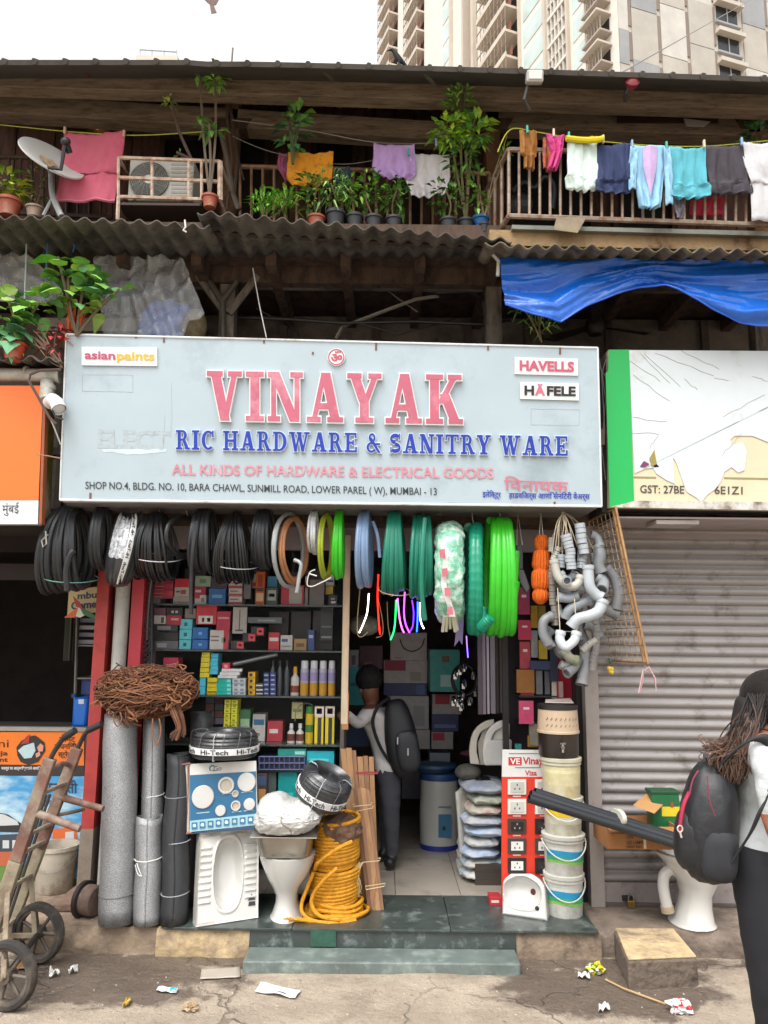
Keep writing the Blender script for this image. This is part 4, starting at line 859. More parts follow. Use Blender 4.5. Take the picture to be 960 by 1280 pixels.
# label wrapped cable coil
o = thing('cable_coil', 'black cable coil wrapped in white printed tape hanging between two black coils', 'cable', P(156,730,HY), 'hose and cable coils hanging under the sign')
m = MB(); A = P(163,640,HY); B = P(147,728,HY); sc = mpp(155,690,HY)
def belt(px, py, d=0.): return P(px, py, HY-.17-d)
def wrapf(u, v):   # coil seen edge on: a flattened drum side
  x = -20+40*u; lean = 16*(1-v)-6; y = 641+88*v; bulge = math.sin(math.pi*min(1,max(0,v)))**.5
  return P(156+lean-2+x*(.62+.38*bulge), y+3*math.sin(u*3.14), HY-.05-.15*bulge*math.sin(math.pi*(.12+.76*u)))+V((0,0,.004*math.sin(u*34)))
m.grid(wrapf, 40, 20); m.build('cable', mat('2b2c2e', .3, var=.3, scale=20, coat=.4), o, smooth=True, solid=.02)
m = MB(); m.grid(lambda u, v: wrapf(.05+.5*u, v*.62)+V((0,-.014,0)), 20, 16); m.build('plastic_tape', mat('b9bcc0', .35, var=.45, scale=38, dirt='3b3d42', damt=.55, dscale=45), o, smooth=True)
m = MB(); m.grid(lambda u, v: wrapf(.6+.2*u-.16*v*v, v*.98)+V((0,-.02,0)), 6, 20); tp = m.build('printed_tape', mat('d5d6d6', .4, var=.05), o, smooth=True)
for k in range(3):
  mb = MB(); vs, fs = glyphs('Hi-Tech', .02); xa = max(v.x for v in vs)
  mb.add([wrapf(.655+.1*(v.y/.7)-.16*((.98-(k*.32+.04+.26*v.x/xa)))**2, .98-(k*.32+.04+.26*v.x/xa))+V((0,-.024,0)) for v in vs], fs); mb.build('lettering', plain('2a2b2e'), tp)
hook(163,640)
coil('thin black cable coil with a white tie at its waist', 172, 224, 640, 728, .0095, 13, blk2, rd=.19, yaw=.05, pinch=.75, tie=(697,'b9bcc0',.003), tails=[([(190,720,-.05),(186,760,-.05),(184,800,-.04)],.007)], name='cable_coil', cat='cable')
coil('small open black hose ring tied with tape beside the thin cable coil', 219, 246, 644, 700, .015, 3, blk, rd=.2, yaw=.42, pinch=.2, vary=.12)
coil('black hose coil with one long end trailing down over the shelf boxes', 238, 274, 634, 720, .0155, 6, blk, rd=.17, yaw=.05, pinch=.4, tails=[([(246,652,-.15),(241,690,-.18),(239,730,-.12),(239,768,-.1)],.014)])
coil('fine black cable coil bulging at the bottom with a grey tie', 272, 321, 640, 731, .008, 15, blk2, rd=.19, yaw=.05, pinch=.8, tie=(706,'9fa2a6',.003), name='cable_coil', cat='cable')
coil('flat black hose coil last of the black ones before the grey and orange hose', 317, 345, 636, 712, .013, 6, blk, rd=.17, yaw=.05, pinch=.3)
o = coil('round coil of silver grey and orange hose with one end hanging', 345, 380, 640, 736, .013, 2, mat('8d8f8f', .35, .1, var=.15), rd=.2, yaw=.4, pinch=0, vary=.03, tails=[([(368,700,-.12),(376,705,-.14),(374,722,-.14),(371,741,-.14)],.013)])
m = MB(); m.tube(coil_path(352, 385, 645, 730, HY+.03, .013, 2, rd=.18, yaw=.36, pinch=0, seed=5), .013, 8); m.build('orange_hose', mat('a5714c', .4, var=.25, scale=8), o, smooth=True)
coil('short white and grey striped hose coil beside the olive hose', 385, 402, 638, 694, .01, 3, mat('c0c4c6', .35, var=.3, scale=20), rd=.16, yaw=.05, pinch=.4)
coil('olive yellow clear hose coil beside the bright green one', 397, 420, 641, 727, .0105, 3, mat('8f9a25', .3, var=.2, scale=8), rd=.17, yaw=.22, pinch=.3, vary=.1)
coil('small bright green hose coil left of the doorway', 415, 435, 637, 725, .014, 4, lime, rd=.16, yaw=.05, pinch=.5)
m = MB(); m.tube(spline([P(x,y,5.0) for x,y in ((394,712),(387,716),(384,730),(390,733),(402,728),(414,722))]), .004, 5); m.tube([P(386,717,5.0),P(396,720,5.0)], .005, 5); tag(m.build('string_tie', plain('c4c4bc')), 'loose white string knotted below the white striped hose', 'string')
slate = mat('6f86a6', .35, var=.12, scale=5)
coil('slate blue hose coil at the left side of the doorway', 442, 470, 638, 738, .0155, 5, slate, rd=.2, yaw=.12, pinch=.35, tails=[([(466,652,-.1),(472,670,-.12),(475,697,-.12)],.012)])
coil('dark teal hose coil next to the slate blue one', 475, 511, 637, 746, .018, 6, teal, rd=.19, yaw=.05, pinch=.55, tie=(738,'9a8a6a',.003))
coil('dark teal hose coil with crossed loops and a straight hanging end', 509, 545, 643, 752, .0165, 6, teal, rd=.19, yaw=.05, pinch=.35, tails=[([(531,648,-.18),(528,690,-.22),(527,735,-.2),(531,775,-.16)],.016)])
# plastic wrapped green coil
o = thing('wrapped_hose_coil', 'green hose coil wound in crinkled clear and white plastic wrapping', 'hose', P(562,787,HY), 'hose and cable coils hanging under the sign')
ca, cb = P(562,652,HY-.05), P(562,780,HY-.05)
def torus(c, Rz, Rd, rr, yaw, nz=0., nu=44, nv=16, sx=1., seed=0):
  dd = V((math.sin(yaw), math.cos(yaw), 0)); s_ = V((math.cos(yaw), -math.sin(yaw), 0)); m = MB(); vs = []; fs = []
  for i in range(nu):
    a = 2*math.pi*i/nu; rad = dd*(Rd*math.sin(a))+V((0,0,Rz*math.cos(a))); rn = (dd*math.sin(a)+V((0,0,math.cos(a)))).normalized()
    for j in range(nv):
      b = 2*math.pi*j/nv; q = rn*(rr*math.cos(b))+s_*(rr*sx*math.sin(b)); w = 1+nz*noise.noise(V((a*5, b*1.5, seed)))+nz*.6*noise.noise(V((a*16, b*3, seed+5))); vs.append(c+rad+q*w)
  for i in range(nu):
    for j in range(nv): fs.append((i*nv+j, ((i+1) % nu)*nv+j, ((i+1) % nu)*nv+(j+1) % nv, i*nv+(j+1) % nv))
  m.add(vs, fs); return m
Hh = (ca.z-cb.z)/2
m = torus((ca+cb)/2, Hh-.075, .14, .078, .1, .16, 90, 26, 1.2, 3); m.build('wrapping', mat('6fae92', .3, var=.35, scale=22, dirt='dfe6e0', damt=.55, dscale=18, coat=.4, bump=.4, bscale=40), o, smooth=True, angle=60)
m = torus((ca+cb)/2, Hh-.075, .14, .062, .1, .0, 40, 10, 1.2); m.build('hose', teal, o, smooth=True)
m = MB(); m.grid(lambda u, v: P(548+11*v+7*u+3*math.sin(v*8), 676+95*v, HY-.275+.05*v*v)+V((0,.012*noise.noise(V((u*3, v*12, 1))),0)), 3, 24); lb = m.build('printed_strip', mat('d2d0cc', .4, var=.15, scale=20), o, smooth=True)
m = MB()
for k in range(4): x = 550+k*3.2; y = 686+k*24; m.prism([P(x,y+11,HY-.285+.0),P(x+7,y+10,HY-.285),P(x+6,y,HY-.285),P(x-1,y+1,HY-.285)], (0,.003,0))
m.build('print', printed('b0606a'), lb)
m = MB();
for s_ in range(5): m.tube([P(556+s_*3,770,HY-.2), P(553+s_*5+jit(2),787+jit(3),HY-.16)], .012, 5)
m.build('plastic_end', mat('b5b39a', .3, var=.2, alpha=.75), o, smooth=True)
hook(550,642)
# corrugated teal hose: tube with ribs
def ribbed(label, x0, x1, y0, y1, r, n, mt, tails=(), **k):
  o = thing('hose_coil', label, 'hose', P((x0+x1)/2, y1, HY), 'hose and cable coils hanging under the sign')
  pts = coil_path(x0, x1, y0, y1, HY, r, n, seed=int(x0), per=120, **k); m = MB()
  m.tube(pts, r, 12, radii=[r*(1 if i % 3 else .9) for i in range(len(pts))]); m.build('hose', mt, o, smooth=True, angle=70)
  for tp, rr in tails:
    pp = spline([P(x,y,HY+d) for x,y,d in tp], 12); m = MB(); m.tube(pp, rr, 12, caps=False, radii=[rr*(1 if i % 3 else .9) for i in range(len(pp))])
    m.tube([pp[-1]+(pp[-2]-pp[-1])*.6, pp[-1]], rr*.8, 12); m.build('loose_end', mt, o, smooth=True)
  hook((x0+x1)/2, y0+2); return o
ribbed('thick ribbed teal hose coil of two loops left of the bright green coil', 573, 607, 653, 796, .034, 2, tealc, rd=.2, yaw=.08, pinch=.1, vary=.02, tails=[([(604,760,-.1),(602,784,-.14),(608,778,-.2),(614,772,-.22)],.034)])
coil('large bright green hose coil at the right of the doorway', 601, 647, 646, 801, .0265, 5, mat('34b01f', .35, var=.2, scale=4), rd=.2, yaw=.05, pinch=.35, vary=.15, n_side=12, tails=[([(645,690,-.05),(643,720,-.1),(641,750,-.14),(645,727,-.2)],.026)])
# orange rope hank
o = thing('rope_hank', 'bright orange rope hank tied in three places beside the grey fittings', 'rope', P(677,754,5.1), 'hardware hanging at the right end of the sign')
m = MB()
for k in range(16):
  a = 2*math.pi*k/16; cx, cy = math.cos(a), math.sin(a); pts = []
  for i in range(30):
    v = i/29; y = 670+84*v
    w = 7.5+3.0*math.sin(math.pi*min(1,max(0,(v-.16)/.84)))
    for tv in (.2, .5, .8): w -= 3.4*math.exp(-((v-tv)/.035)**2)
    if v > .93: w *= math.sqrt(max(.05,(1-v)/.07))
    if v < .05: w *= .6+v*8
    sc = mpp(677,700,5.1); pts.append(P(677-1.5*v,y,5.1)+V((w*sc*cx*.95, w*sc*cy*.95, 0)))
  m.tube(pts, .011, 6)
m.build('rope', mat('e56a10', .7, var=.2, scale=30, bump=.5, bscale=150), o, smooth=True)
m = MB()
for y in (687, 712, 737): m.tube([P(677-1.2*(y-670)/84,y,5.1)+V((.037*math.cos(a), .037*math.sin(a), .003*math.sin(2*a))) for a in [i*math.pi/8 for i in range(17)]], .005, 6)
m.build('tie', mat('c9560c', .7), o, smooth=True)
m = MB(); m.tube([P(674,672,5.1), P(676,640,5.1), P(679,672,5.1)], .004, 5); m.build('string', plain('c9c4b8'), o); hook(676,640,5.1)
o = thing('grip_pack', 'dark grey handle pack hanging on a loop of string beside the orange rope', 'pack', P(652,735,5.1), 'hardware hanging at the right end of the sign')
m = MB(); m.pq(645,681,654,712,5.1,.05); m.build('handle', mat('3b3d42', .5), o, bevel=.008)
m = MB(); m.poly([(645,712),(655,712),(663,735),(658,742),(650,728)], 5.1, .04); m.build('wrap', mat('4c4a4e', .5, var=.3), o, bevel=.008)
m = MB(); m.tube([P(646,682,5.11), P(647,640,5.11), P(653,682,5.11)], .003, 5); m.build('string', plain('b9b4a8'), o)
# ---- grey PVC fittings strung on twine
FY = 5.02
pg = mat('8f969b', .4, var=.08, scale=6); pg2 = mat('a0a6ab', .4, var=.08, scale=6); pd = mat('5f6062', .6)
def coupler(mb, a, b, r):
  d = (b-a); mb.mi(0)
  mb.cone(a, a+d*.46, r, n=14, caps=False); mb.cone(a+d*.42, a+d*.58, r*.9, n=14, caps=False); mb.cone(a+d*.54, b, r, n=14, caps=False)
  for e, f in ((a, a+d*.25), (b, b-d*.25)): mb.cone(e, f, r*.84, n=14, caps=False)
  u = d.normalized().orthogonal().normalized(); w = d.normalized().cross(u); n = 14
  for e in (a, b):
    mb.add([e+u*(q*math.cos(2*math.pi*k/n))+w*(q*math.sin(2*math.pi*k/n)) for q in (r*.84, r) for k in range(n)], [(k,(k+1) % n,n+(k+1) % n,n+k) for k in range(n)])
  mb.mi(1)
  for e in (a+d*.3, a+d*.7):
    mb.add([e+u*(r*.84*math.cos(2*math.pi*k/n))+w*(r*.84*math.sin(2*math.pi*k/n)) for k in range(n)], [list(range(n))])
  mb.mi(0)
def bend(mb, p, r):
  pts = spline(p, 5); mb.mi(0); mb.tube(pts, r, 14, caps=False); mb.tube(pts, r*.84, 14, caps=False)
  n = len(pts)
  for e, f in ((0, 1), (n-1, n-2)):
    d = (pts[f]-pts[e]); mb.cone(pts[e], pts[e]+d.normalized()*.025, r*1.12, n=14, caps=False)
    u = d.normalized().orthogonal().normalized(); w = d.normalized().cross(u)
    mb.add([pts[e]+u*(q*math.cos(2*math.pi*k/14))+w*(q*math.sin(2*math.pi*k/14)) for q in (r*.84, r*1.12) for k in range(14)], [(k,(k+1) % 14,14+(k+1) % 14,14+k) for k in range(14)])
    mb.mi(1); e2 = pts[e]+d.normalized()*.02; mb.add([e2+u*(r*.84*math.cos(2*math.pi*k/14))+w*(r*.84*math.sin(2*math.pi*k/14)) for k in range(14)], [list(range(14))]); mb.mi(0)
GRP = 'grey pipe fittings strung on twine'
def strand(label, pts, rpx, n, Y, kind='coupling', mt=pg, string_to=None):
  pp = [P(x,y,Y+d) for x, y, d in pts]; s_ = spline(pp, 10); L_ = [0]
  for i in range(1, len(s_)): L_.append(L_[-1]+(s_[i]-s_[i-1]).length)
  o = thing('fitting_string', label, 'pipe fittings', pp[-1], GRP); r = rpx*mpp(pts[0][0], pts[0][1], Y)
  def at_(t):
    d = t*L_[-1]
    for i in range(1, len(s_)):
      if L_[i] >= d: k = (d-L_[i-1])/max(1e-6, L_[i]-L_[i-1]); return s_[i-1]+(s_[i]-s_[i-1])*k
    return s_[-1]
  for k in range(n):
    m = MB(); a, b = at_((k+.04)/n), at_((k+.96)/n); o2 = V((jit(.004), jit(.004), 0)); coupler(m, a+o2, b+o2, r*(1+jit(.04))); m.build(kind, [mt, pd], o, smooth=True)
  if string_to:
    m = MB(); m.tube(spline([pp[0]]+[P(x,y,Y) for x, y in string_to]), .003, 5); m.build('twine', plain('a89a80'), o)
  return o
TK = (704, 640)
strand('string of three large grey couplings hanging straight at the top right', [(724,654,-.1),(727,672,-.1),(730,693,-.1)], 6.6, 3, FY, mt=pg2, string_to=[(716,648),TK])
strand('string of five grey couplings hanging in the middle of the fittings', [(707,668,-.14),(712,686,-.14),(714,712,-.14)], 6.2, 5, FY, mt=pg2, string_to=[(706,652),TK])
strand('string of three stacked grey couplings at the middle right', [(729,677,-.06),(728,694,-.06),(725,712,-.08)], 5.8, 4, FY, string_to=[(715,650),TK])
strand('pair of short grey couplings left of the middle string', [(703,693,-.1),(702,710,-.1)], 5.4, 2, FY, string_to=[(702,660),TK])
strand('long thin string of many small grey sockets down the left side', [(694,690,-.02),(690,715,-.02),(691,745,-.02),(694,782,-.02)], 4.4, 11, FY, mt=mat('857f78', .5, var=.1), string_to=[(698,660),TK])
strand('string of small pale rings beside the thin twine at the upper left', [(698,684,-.06),(692,700,-.06)], 4.2, 3, FY, mt=mat('a5a39c', .5), string_to=[(700,662),TK])
strand('long curved string of grey sockets at the lower right', [(748,752,.0),(744,775,.0),(746,800,.0),(742,828,.0),(741,838,.0)], 4.6, 9, FY, mt=mat('7b7876', .5, var=.1), string_to=[(746,700),(724,655),TK])
strand('short slanted string of pale sockets below the curved elbows', [(728,814,-.1),(736,806,-.1),(746,800,-.1)], 4.2, 4, FY, mt=mat('98948c', .5))
def elbow(label, pts, rpx, Y=FY, mt=pg, twine=None, name='pipe_bend'):
  o = thing(name, label, 'pipe fitting', P(pts[-1][0], pts[-1][1], Y), GRP); m = MB(); bend(m, [P(x,y,Y+d) for x,y,d in pts], rpx*.88*mpp(pts[0][0], pts[0][1], Y)); m.build('bend', [mt, pd], o, smooth=True)
  if twine: m = MB(); m.tube([P(x,y,Y+d) for x,y,d in twine], .0035, 5); m.build('twine', plain('b5a88f'), o)
  return o
E_ = elbow
E_('wide pale U shaped elbow pair under the short couplings', [(692,700,-.12),(698,722,-.14),(712,733,-.15),(722,730,-.15),(726,720,-.14)], 6, mt=mat('a3a096', .45, var=.1))
E_('big grey offset bend sweeping from the upper right to the centre', [(735,707,-.16),(737,732,-.17),(745,743,-.17),(753,748,-.18)], 7.4, mt=pg2)
E_('big grey offset bend sweeping down left through the middle', [(754,750,-.18),(748,764,-.19),(736,770,-.2),(722,774,-.2),(714,784,-.19)], 7.8, mt=pg2)
E_('pale heart shaped bend hanging on two strands of twine', [(701,789,-.22),(700,800,-.23),(706,809,-.24),(712,806,-.24),(718,800,-.23),(721,790,-.22)], 6.3, mt=mat('aeb4b8', .4, var=.08), twine=[(697,735,-.2),(700,789,-.22),(721,790,-.22),(718,748,-.2)])
E_('dark grey bend hanging at the lower left edge', [(690,770,-.05),(680,776,-.06),(679,792,-.06),(686,806,-.06)], 6.6, mt=mat('77797c', .45))
E_('grey elbow with dark mouth turned to the street at the centre', [(700,716,-.1),(706,724,-.12),(709,726,-.2)], 5.5)
E_('grey elbow tucked behind the straight couplings', [(712,718,-.1),(716,722,-.1),(719,716,-.12)], 5.5)
E_('grey tee piece crossing the middle behind the twine', [(697,746,-.1),(710,748,-.1),(722,744,-.1)], 6.2)
E_('grey branch piece pointing right below the tee', [(707,772,-.06),(712,762,-.08),(724,755,-.08),(738,750,-.08)], 7)
E_('dark grey tee with round mouth at the upper right edge', [(747,683,.02),(750,694,.0),(748,706,.0),(751,716,.0)], 8.4, mt=mat('7d8184', .45))
E_('grey elbow with dark mouth at the right edge', [(746,722,.0),(754,728,-.02),(752,738,-.1)], 8, mt=mat('868a8d', .45))
E_('grey bend lowest at the right edge of the cluster', [(757,710,.06),(768,722,.05),(773,742,.04),(770,762,.04)], 7.6, mt=mat('77787a', .45))
E_('grey sloping pipe bend behind the right edge', [(750,758,.05),(762,764,.05),(772,768,.05)], 8, mt=mat('77787a', .45))
E_('mossy pale elbow low in the cluster', [(704,812,-.02),(712,822,-.02),(722,826,-.02)], 6.6, mt=mat('8f9080', .5, var=.15, dirt='5c7a3a', damt=.4))
E_('grey elbow with dark open mouth near the bottom of the cluster', [(722,822,.0),(718,834,.0),(708,842,-.04)], 6.6, mt=mat('747678', .45))
E_('short grey bend just left of the bottom tee', [(715,826,.02),(706,832,.02),(700,830,.02)], 6, mt=mat('8a8c8c', .45))
E_('grey tee at the very bottom of the fittings cluster', [(732,808,.04),(731,830,.03),(727,856,.0)], 8, mt=mat('797a7c', .45))
E_('dark grey bend in the shadow behind the heart shaped piece', [(722,786,.06),(728,800,.06),(735,815,.06)], 9, mt=mat('58595b', .5))
E_('grey bend peeping out left of the thin string', [(690,786,.02),(684,796,.02),(690,810,.0)], 6, mt=mat('7c7e80', .45))
strand('string of small dark sockets hanging behind the big offset bends', [(716,730,.02),(722,760,.02),(726,800,.02)], 4.2, 8, FY, mt=mat('6a6b6d', .5), string_to=[(714,700),TK])
strand('string of grey rings curving along the right of the cluster', [(740,690,.03),(748,720,.05),(752,746,.05)], 4.6, 7, FY, mt=mat('8c9093', .45), string_to=[(728,660),TK])
strand('short string of pale couplings at the upper left near the rope hank', [(690,672,-.02),(688,690,-.02)], 3.8, 3, FY, mt=mat('9d9b94', .5), string_to=[(698,655),TK])
for l, pts, w, c in (('grey bend filling the gap behind the pale U shaped pair', [(697,722,.04),(704,738,.05),(716,742,.05),(728,736,.05)], 7, '80858a'), ('grey bend behind the middle offset bend, mouth down', [(736,748,.06),(744,766,.06),(742,786,.06)], 8, '74777a'),
 ('small grey elbow between the thin string and the tee', [(696,758,.0),(702,768,-.02),(710,766,-.04)], 5.5, '92989c'), ('grey bend low at the left behind the heart shaped piece', [(696,800,.05),(700,816,.05),(712,820,.05)], 7, '66686a'), ('grey elbow above the dark tee at the upper right', [(738,668,.03),(746,672,.03),(750,684,.0)], 6, '8d9296'), ('dark grey elbow in the cluster right of the heart shaped piece', [(730,780,.02),(742,784,.02),(748,796,.02)], 7.5, '6d7073')):
  elbow(l, pts, w, mt=mat(c, .45, var=.1))
m = MB()
for k in range(9):
  x = 690+k*4; m.tube(spline([P(704+jit(2),640,FY-.05), P(704+(x-704)*.5+jit(3),655,FY-.1), P(x,680+jit(12),FY-.08)]), .0035, 5)
tag(m.build('twine_bunch', plain('b0a48c')), 'bunch of pale twine gathered at one hook above the grey fittings', 'twine'); hook(704,640,FY)
# ---- leaning wire rack
wr = thing('wire_rack', 'rusty cream wire display rack leaning edge on against the shutter', 'rack', P(790,828,4.9))
def WP(u, v):
  a = P(736+30*u, 652-16*u, 5.3-.38*u); b = P(765+40*u, 826+2*u, 5.34-.42*u); return a+(b-a)*v
rk = mat('a5947a', .55, .2, var=.25, scale=20, dirt='7a4a28', damt=.5, dscale=25)
m = MB()
for i in range(19): m.cone(WP(0,i/18), WP(1,i/18), .0035, n=5)
for j in range(7): m.cone(WP(j/6,0), WP(j/6,1), .0035, n=5)
m.build('grid', rk, wr)
m = MB()
for u in (1., 1.12): m.cone(WP(u,-.005), WP(u,1.005), .009, n=6)
m.cone(WP(0,0), WP(1.12,0), .008, n=6); m.cone(WP(0,1), WP(1.12,1), .008, n=6)
for i in range(10): m.cone(WP(1,i/9), WP(1.12,i/9), .005, n=5)
m.build('frame', mat('a07a52', .5, .3, var=.3, scale=20, dirt='c9a878', damt=.4), wr)
# ---- lit LED strips
led_g = 'lit light strips hanging in the doorway'
def led(label, pts, c, r=.0045, e=9., Y=5.35):
  m = MB(); m.tube(spline([P(x,y,Y) for x,y in pts]), r, 6); tag(m.build('light_strip', mat(c, .4, emit=e, var=0), smooth=True), label, 'light strip', led_g)
led('glowing white light strip hanging left of the red one', [(461,742),(459,765),(454,780),(449,791)], 'fff0e0', e=4)
led('glowing red light strip hanging below the slate blue hose', [(473,718),(472,745),(473,770),(475,793)], 'ff1a10', e=3.5)
led('glowing green light strip curling below the dark teal coil', [(495,750),(494,775),(492,790),(488,800)], '10d060', e=3)
led('glowing pink light strip beside the green one', [(497,748),(499,770),(502,784),(505,791)], 'ff50d0', e=4)
led('glowing violet light strip in the middle of the strips', [(506,740),(505,765),(507,780),(512,791)], '9a30ff', e=5)
led('dim purple light strip looping beside the violet one', [(512,790),(516,782),(517,765),(515,750)], '5a20d0', e=3)
led('glowing blue light strip near the straight teal hose end', [(522,752),(522,770),(521,790)], '1050ff', e=5)
led('glowing cool white light strip curling at the right end', [(525,753),(525,770),(527,780),(530,786)], 'e8f0ff', e=4)
led('purple glowing light coil tucked up against the sign soffit', [(492,636),(500,633),(510,634),(515,640)], '5030ff', r=.012, e=14, Y=5.35)
led('thin violet light strip in the dark behind the ribbed teal hose', [(583,795),(584,810),(585,822)], '7050ff', r=.004, e=3, Y=6.2)
m = MB(); m.tube(spline([P(x,y,5.36) for x,y in ((450,735),(447,770),(447,792),(452,796),(460,790))]), .0035, 5); m.tube(spline([P(x,y,5.36) for x,y in ((472,745),(478,775),(478,793),(470,797))]), .003, 5); m.tube(spline([P(x,y,5.36) for x,y in ((484,752),(485,780),(488,798))]), .003, 5); tag(m.build('lead_wire', plain('8a7a58')), 'thin tan lead wires looping down among the lit strips', 'wire')
# ================================================================== GLASS CABINET AND ITS GOODS
CY = 5.62
cabn = thing('display_cabinet', 'dark glazed display cabinet full of boxed hardware left of the doorway', 'cabinet', P(300,1100,CY))
fm = mat('3b3a3a', .4, .3, var=.2)
cx0, cx1 = P(176,800,CY).x, P(427,800,CY).x; cback = CY+.42
m = MB(); m.bb((cx0, cback, PZ), (cx1, cback+.02, 2.64)); m.build('back', mat('1a1918', .8, var=.3), cabn)
m = MB(); m.bb((cx0-.02, CY-.0, PZ), (cx0-.002, cback, 2.64)); m.build('side', mat('2c2a29', .7), cabn)
m = MB(); m.bb((cx1+.002, CY-.01, PZ), (cx1+.03, cback, 2.64)); m.build('side', mat('57514b', .5, .2), cabn)
m = MB(); m.bb((cx0, CY-.012, PZ), (cx0+.025, CY+.015, 2.64)); m.build('stile', fm, cabn)
SH = [755.5, 812.5, 869.5, 930, 962, 1000]
SZ = [P(300,y,CY+.03).z for y in SH]
for z in SZ: m = MB(); m.bb((cx0, CY+.02, z-.012), (cx1, cback-.002, z)); m.build('shelf', mat('4a5250', .2, var=.15), cabn)
m = MB(); m.bb((cx0+.03, CY-.004, PZ+.5), (cx1-.005, CY+.0, 2.6)); m.build('glass', mat('20282a', .03, var=0, alpha=.06), cabn)
# perforated mesh strip beside the cabinet
mp_ = thing('perforated_strip', 'narrow black perforated mesh strip beside the red post', 'mesh', P(181,820,5.5))
m = MB()
for i in range(-14, 34):
  for s_ in (1, -1):
    y0 = 690+i*6; pts = [(173,y0), (190,y0+s_*17)]; m.cone(P(*pts[0],5.52), P(*pts[1],5.52), .0035, n=4)
m.build('weave', mat('3a3a3b', .5, .4), mp_)
m = MB(); m.cone(P(173,640,5.52), P(170,830,5.52), .006, n=5); m.cone(P(191,640,5.52), P(190,830,5.52), .006, n=5); m.build('edge', mat('3a3a3b', .5, .4), mp_)
def bri(h, k=1.55):
  o = []
  for i in (0, 2, 4):
    l = lin(h)[i//2]*k; l = min(l, .72); o.append('%02x' % int(255*(1.055*l**(1/2.4)-.055 if l > .0031 else l*12.92)))
  return ''.join(o)
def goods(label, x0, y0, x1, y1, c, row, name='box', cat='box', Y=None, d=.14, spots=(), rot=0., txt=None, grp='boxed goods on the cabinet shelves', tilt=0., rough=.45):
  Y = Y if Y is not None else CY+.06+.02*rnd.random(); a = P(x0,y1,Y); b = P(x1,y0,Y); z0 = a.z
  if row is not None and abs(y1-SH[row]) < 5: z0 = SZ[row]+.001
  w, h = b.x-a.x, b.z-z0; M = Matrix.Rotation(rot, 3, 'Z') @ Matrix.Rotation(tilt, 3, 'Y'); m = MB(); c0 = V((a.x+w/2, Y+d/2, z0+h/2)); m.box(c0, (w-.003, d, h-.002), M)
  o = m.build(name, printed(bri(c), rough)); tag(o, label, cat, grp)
  for k, (u0, v0, u1, v1, cc) in enumerate(spots):     # printed faces: u,v from bottom left, 0..1
    q = MB(); lo = c0+M @ V((-w/2+w*u0, -d/2-.0016, -h/2+h*v0)); ux = M @ V((w*(u1-u0), 0, 0)); uz = M @ V((0, 0, h*(v1-v0)))
    q.prism([lo, lo+ux, lo+ux+uz, lo+uz], M @ V((0, .0012, 0))); q.build('print', plain(bri(cc)), o)
  if txt:
    s_, u0, v0, u1, v1, cc = txt; q = MB(); vs, fs = glyphs(s_, .02); xa, xb = min(v.x for v in vs), max(v.x for v in vs)
    q.add([c0+M @ V((-w/2+w*(u0+(u1-u0)*(v.x-xa)/(xb-xa)), -d/2-.0025, -h/2+h*(v0+(v1-v0)*v.y/.7))) for v in vs], fs); q.build('print', plain(cc), o)
  return o
def cr(x, y): return 160+.2917*x, 700+.2917*y
RD, WH_, BL, AQ, TE, YE, NV = '9d2436', 'a9a6a2', '1d5c9a', '4fa9b3', '17897f', 'c2a821', '25305a'
T = 'on the top shelf of the cabinet'
for i in range(5): goods(f'thin red box, {("lowest","second lowest","middle","second highest","highest")[i]} of the five stacked at the top shelf left end', *cr(106+i*2,148-i*15), *cr(192+i,164-i*15), ('a03345','b0444f','982c3e','a53a48','8f2a3a')[i], 0, spots=((.05,.3,.5,.5,'c98a90'),))
for i in range(1): goods('pale tin at the left end of the top shelf under the red stack', *cr(106,165), *cr(140,190), '6d7a78', 0)
goods('beige box lowest of the red and white pile on the top shelf', *cr(192,155), *cr(264,190), '9a938a', 0, spots=((.05,.1,.95,.3,'7d756c'),))
goods('white box with red patch in the middle of the pile on the top shelf', *cr(198,117), *cr(262,154), WH_, 0, spots=((.45,.2,.8,.7,'8a3a44'),(.1,.4,.4,.6,'5c5a5a')))
goods('bright red box on the white one near the left of the top shelf', *cr(200,80), *cr(262,117), 'b02a3c', 0)
goods('white box with red lettering under two others beside the trailing black hose', *cr(284,150), *cr(336,190), WH_, 0, spots=((0,.6,.45,1,'a83244'),(.55,.2,.85,.7,'77706c')))
goods('dark red box between white boxes beside the trailing hose', *cr(283,114), *cr(334,149), '8f2238', 0, spots=((.1,.3,.6,.6,'c0a0a4'),))
goods('pale green pack on top beside the trailing hose', *cr(286,68), *cr(356,113), '7f9080', 0, spots=((.3,.3,.7,.7,'4c7a58'),))
goods('blue box at the centre of the top shelf', *cr(344,122), *cr(420,190), BL, 0, spots=((.2,.4,.8,.6,'5f93c4'),))
goods('dark plum box on the blue one on the top shelf', *cr(356,76), *cr(426,121), '3a2438', 0)
for i in range(3): goods(f'{("lowest","middle","topmost")[i]} red and white striped box of three right of the blue box', *cr(430,156-i*35), *cr(490,190-i*35), 'a9a29e', 0, spots=((0,.05,1,.3,'9d3444'),(.1,.55,.7,.7,'6b6460')))
goods('round grey pack beside the orange tall box', *cr(494,84), *cr(528,166), '5f6065', 0, d=.06)
goods('tall orange box with pictures on the top shelf', *cr(544,50), *cr(588,188), 'a5501f', 0, spots=((.1,.1,.9,.35,'b59a7c'),(.1,.4,.9,.5,'3a2a22'),(.25,.55,.75,.9,'7c2f1a')))
goods('dark green box with grey panel right of the orange one', *cr(590,118), *cr(642,188), '35443f', 0, spots=((.15,.25,.85,.85,'8c938f'),(.25,.45,.75,.65,'4b504d')))
goods('wide red box with silver panel below the hanging orange hose', *cr(654,108), *cr(754,188), '941f33', 0, spots=((.36,.06,.92,.92,'8d8884'),))
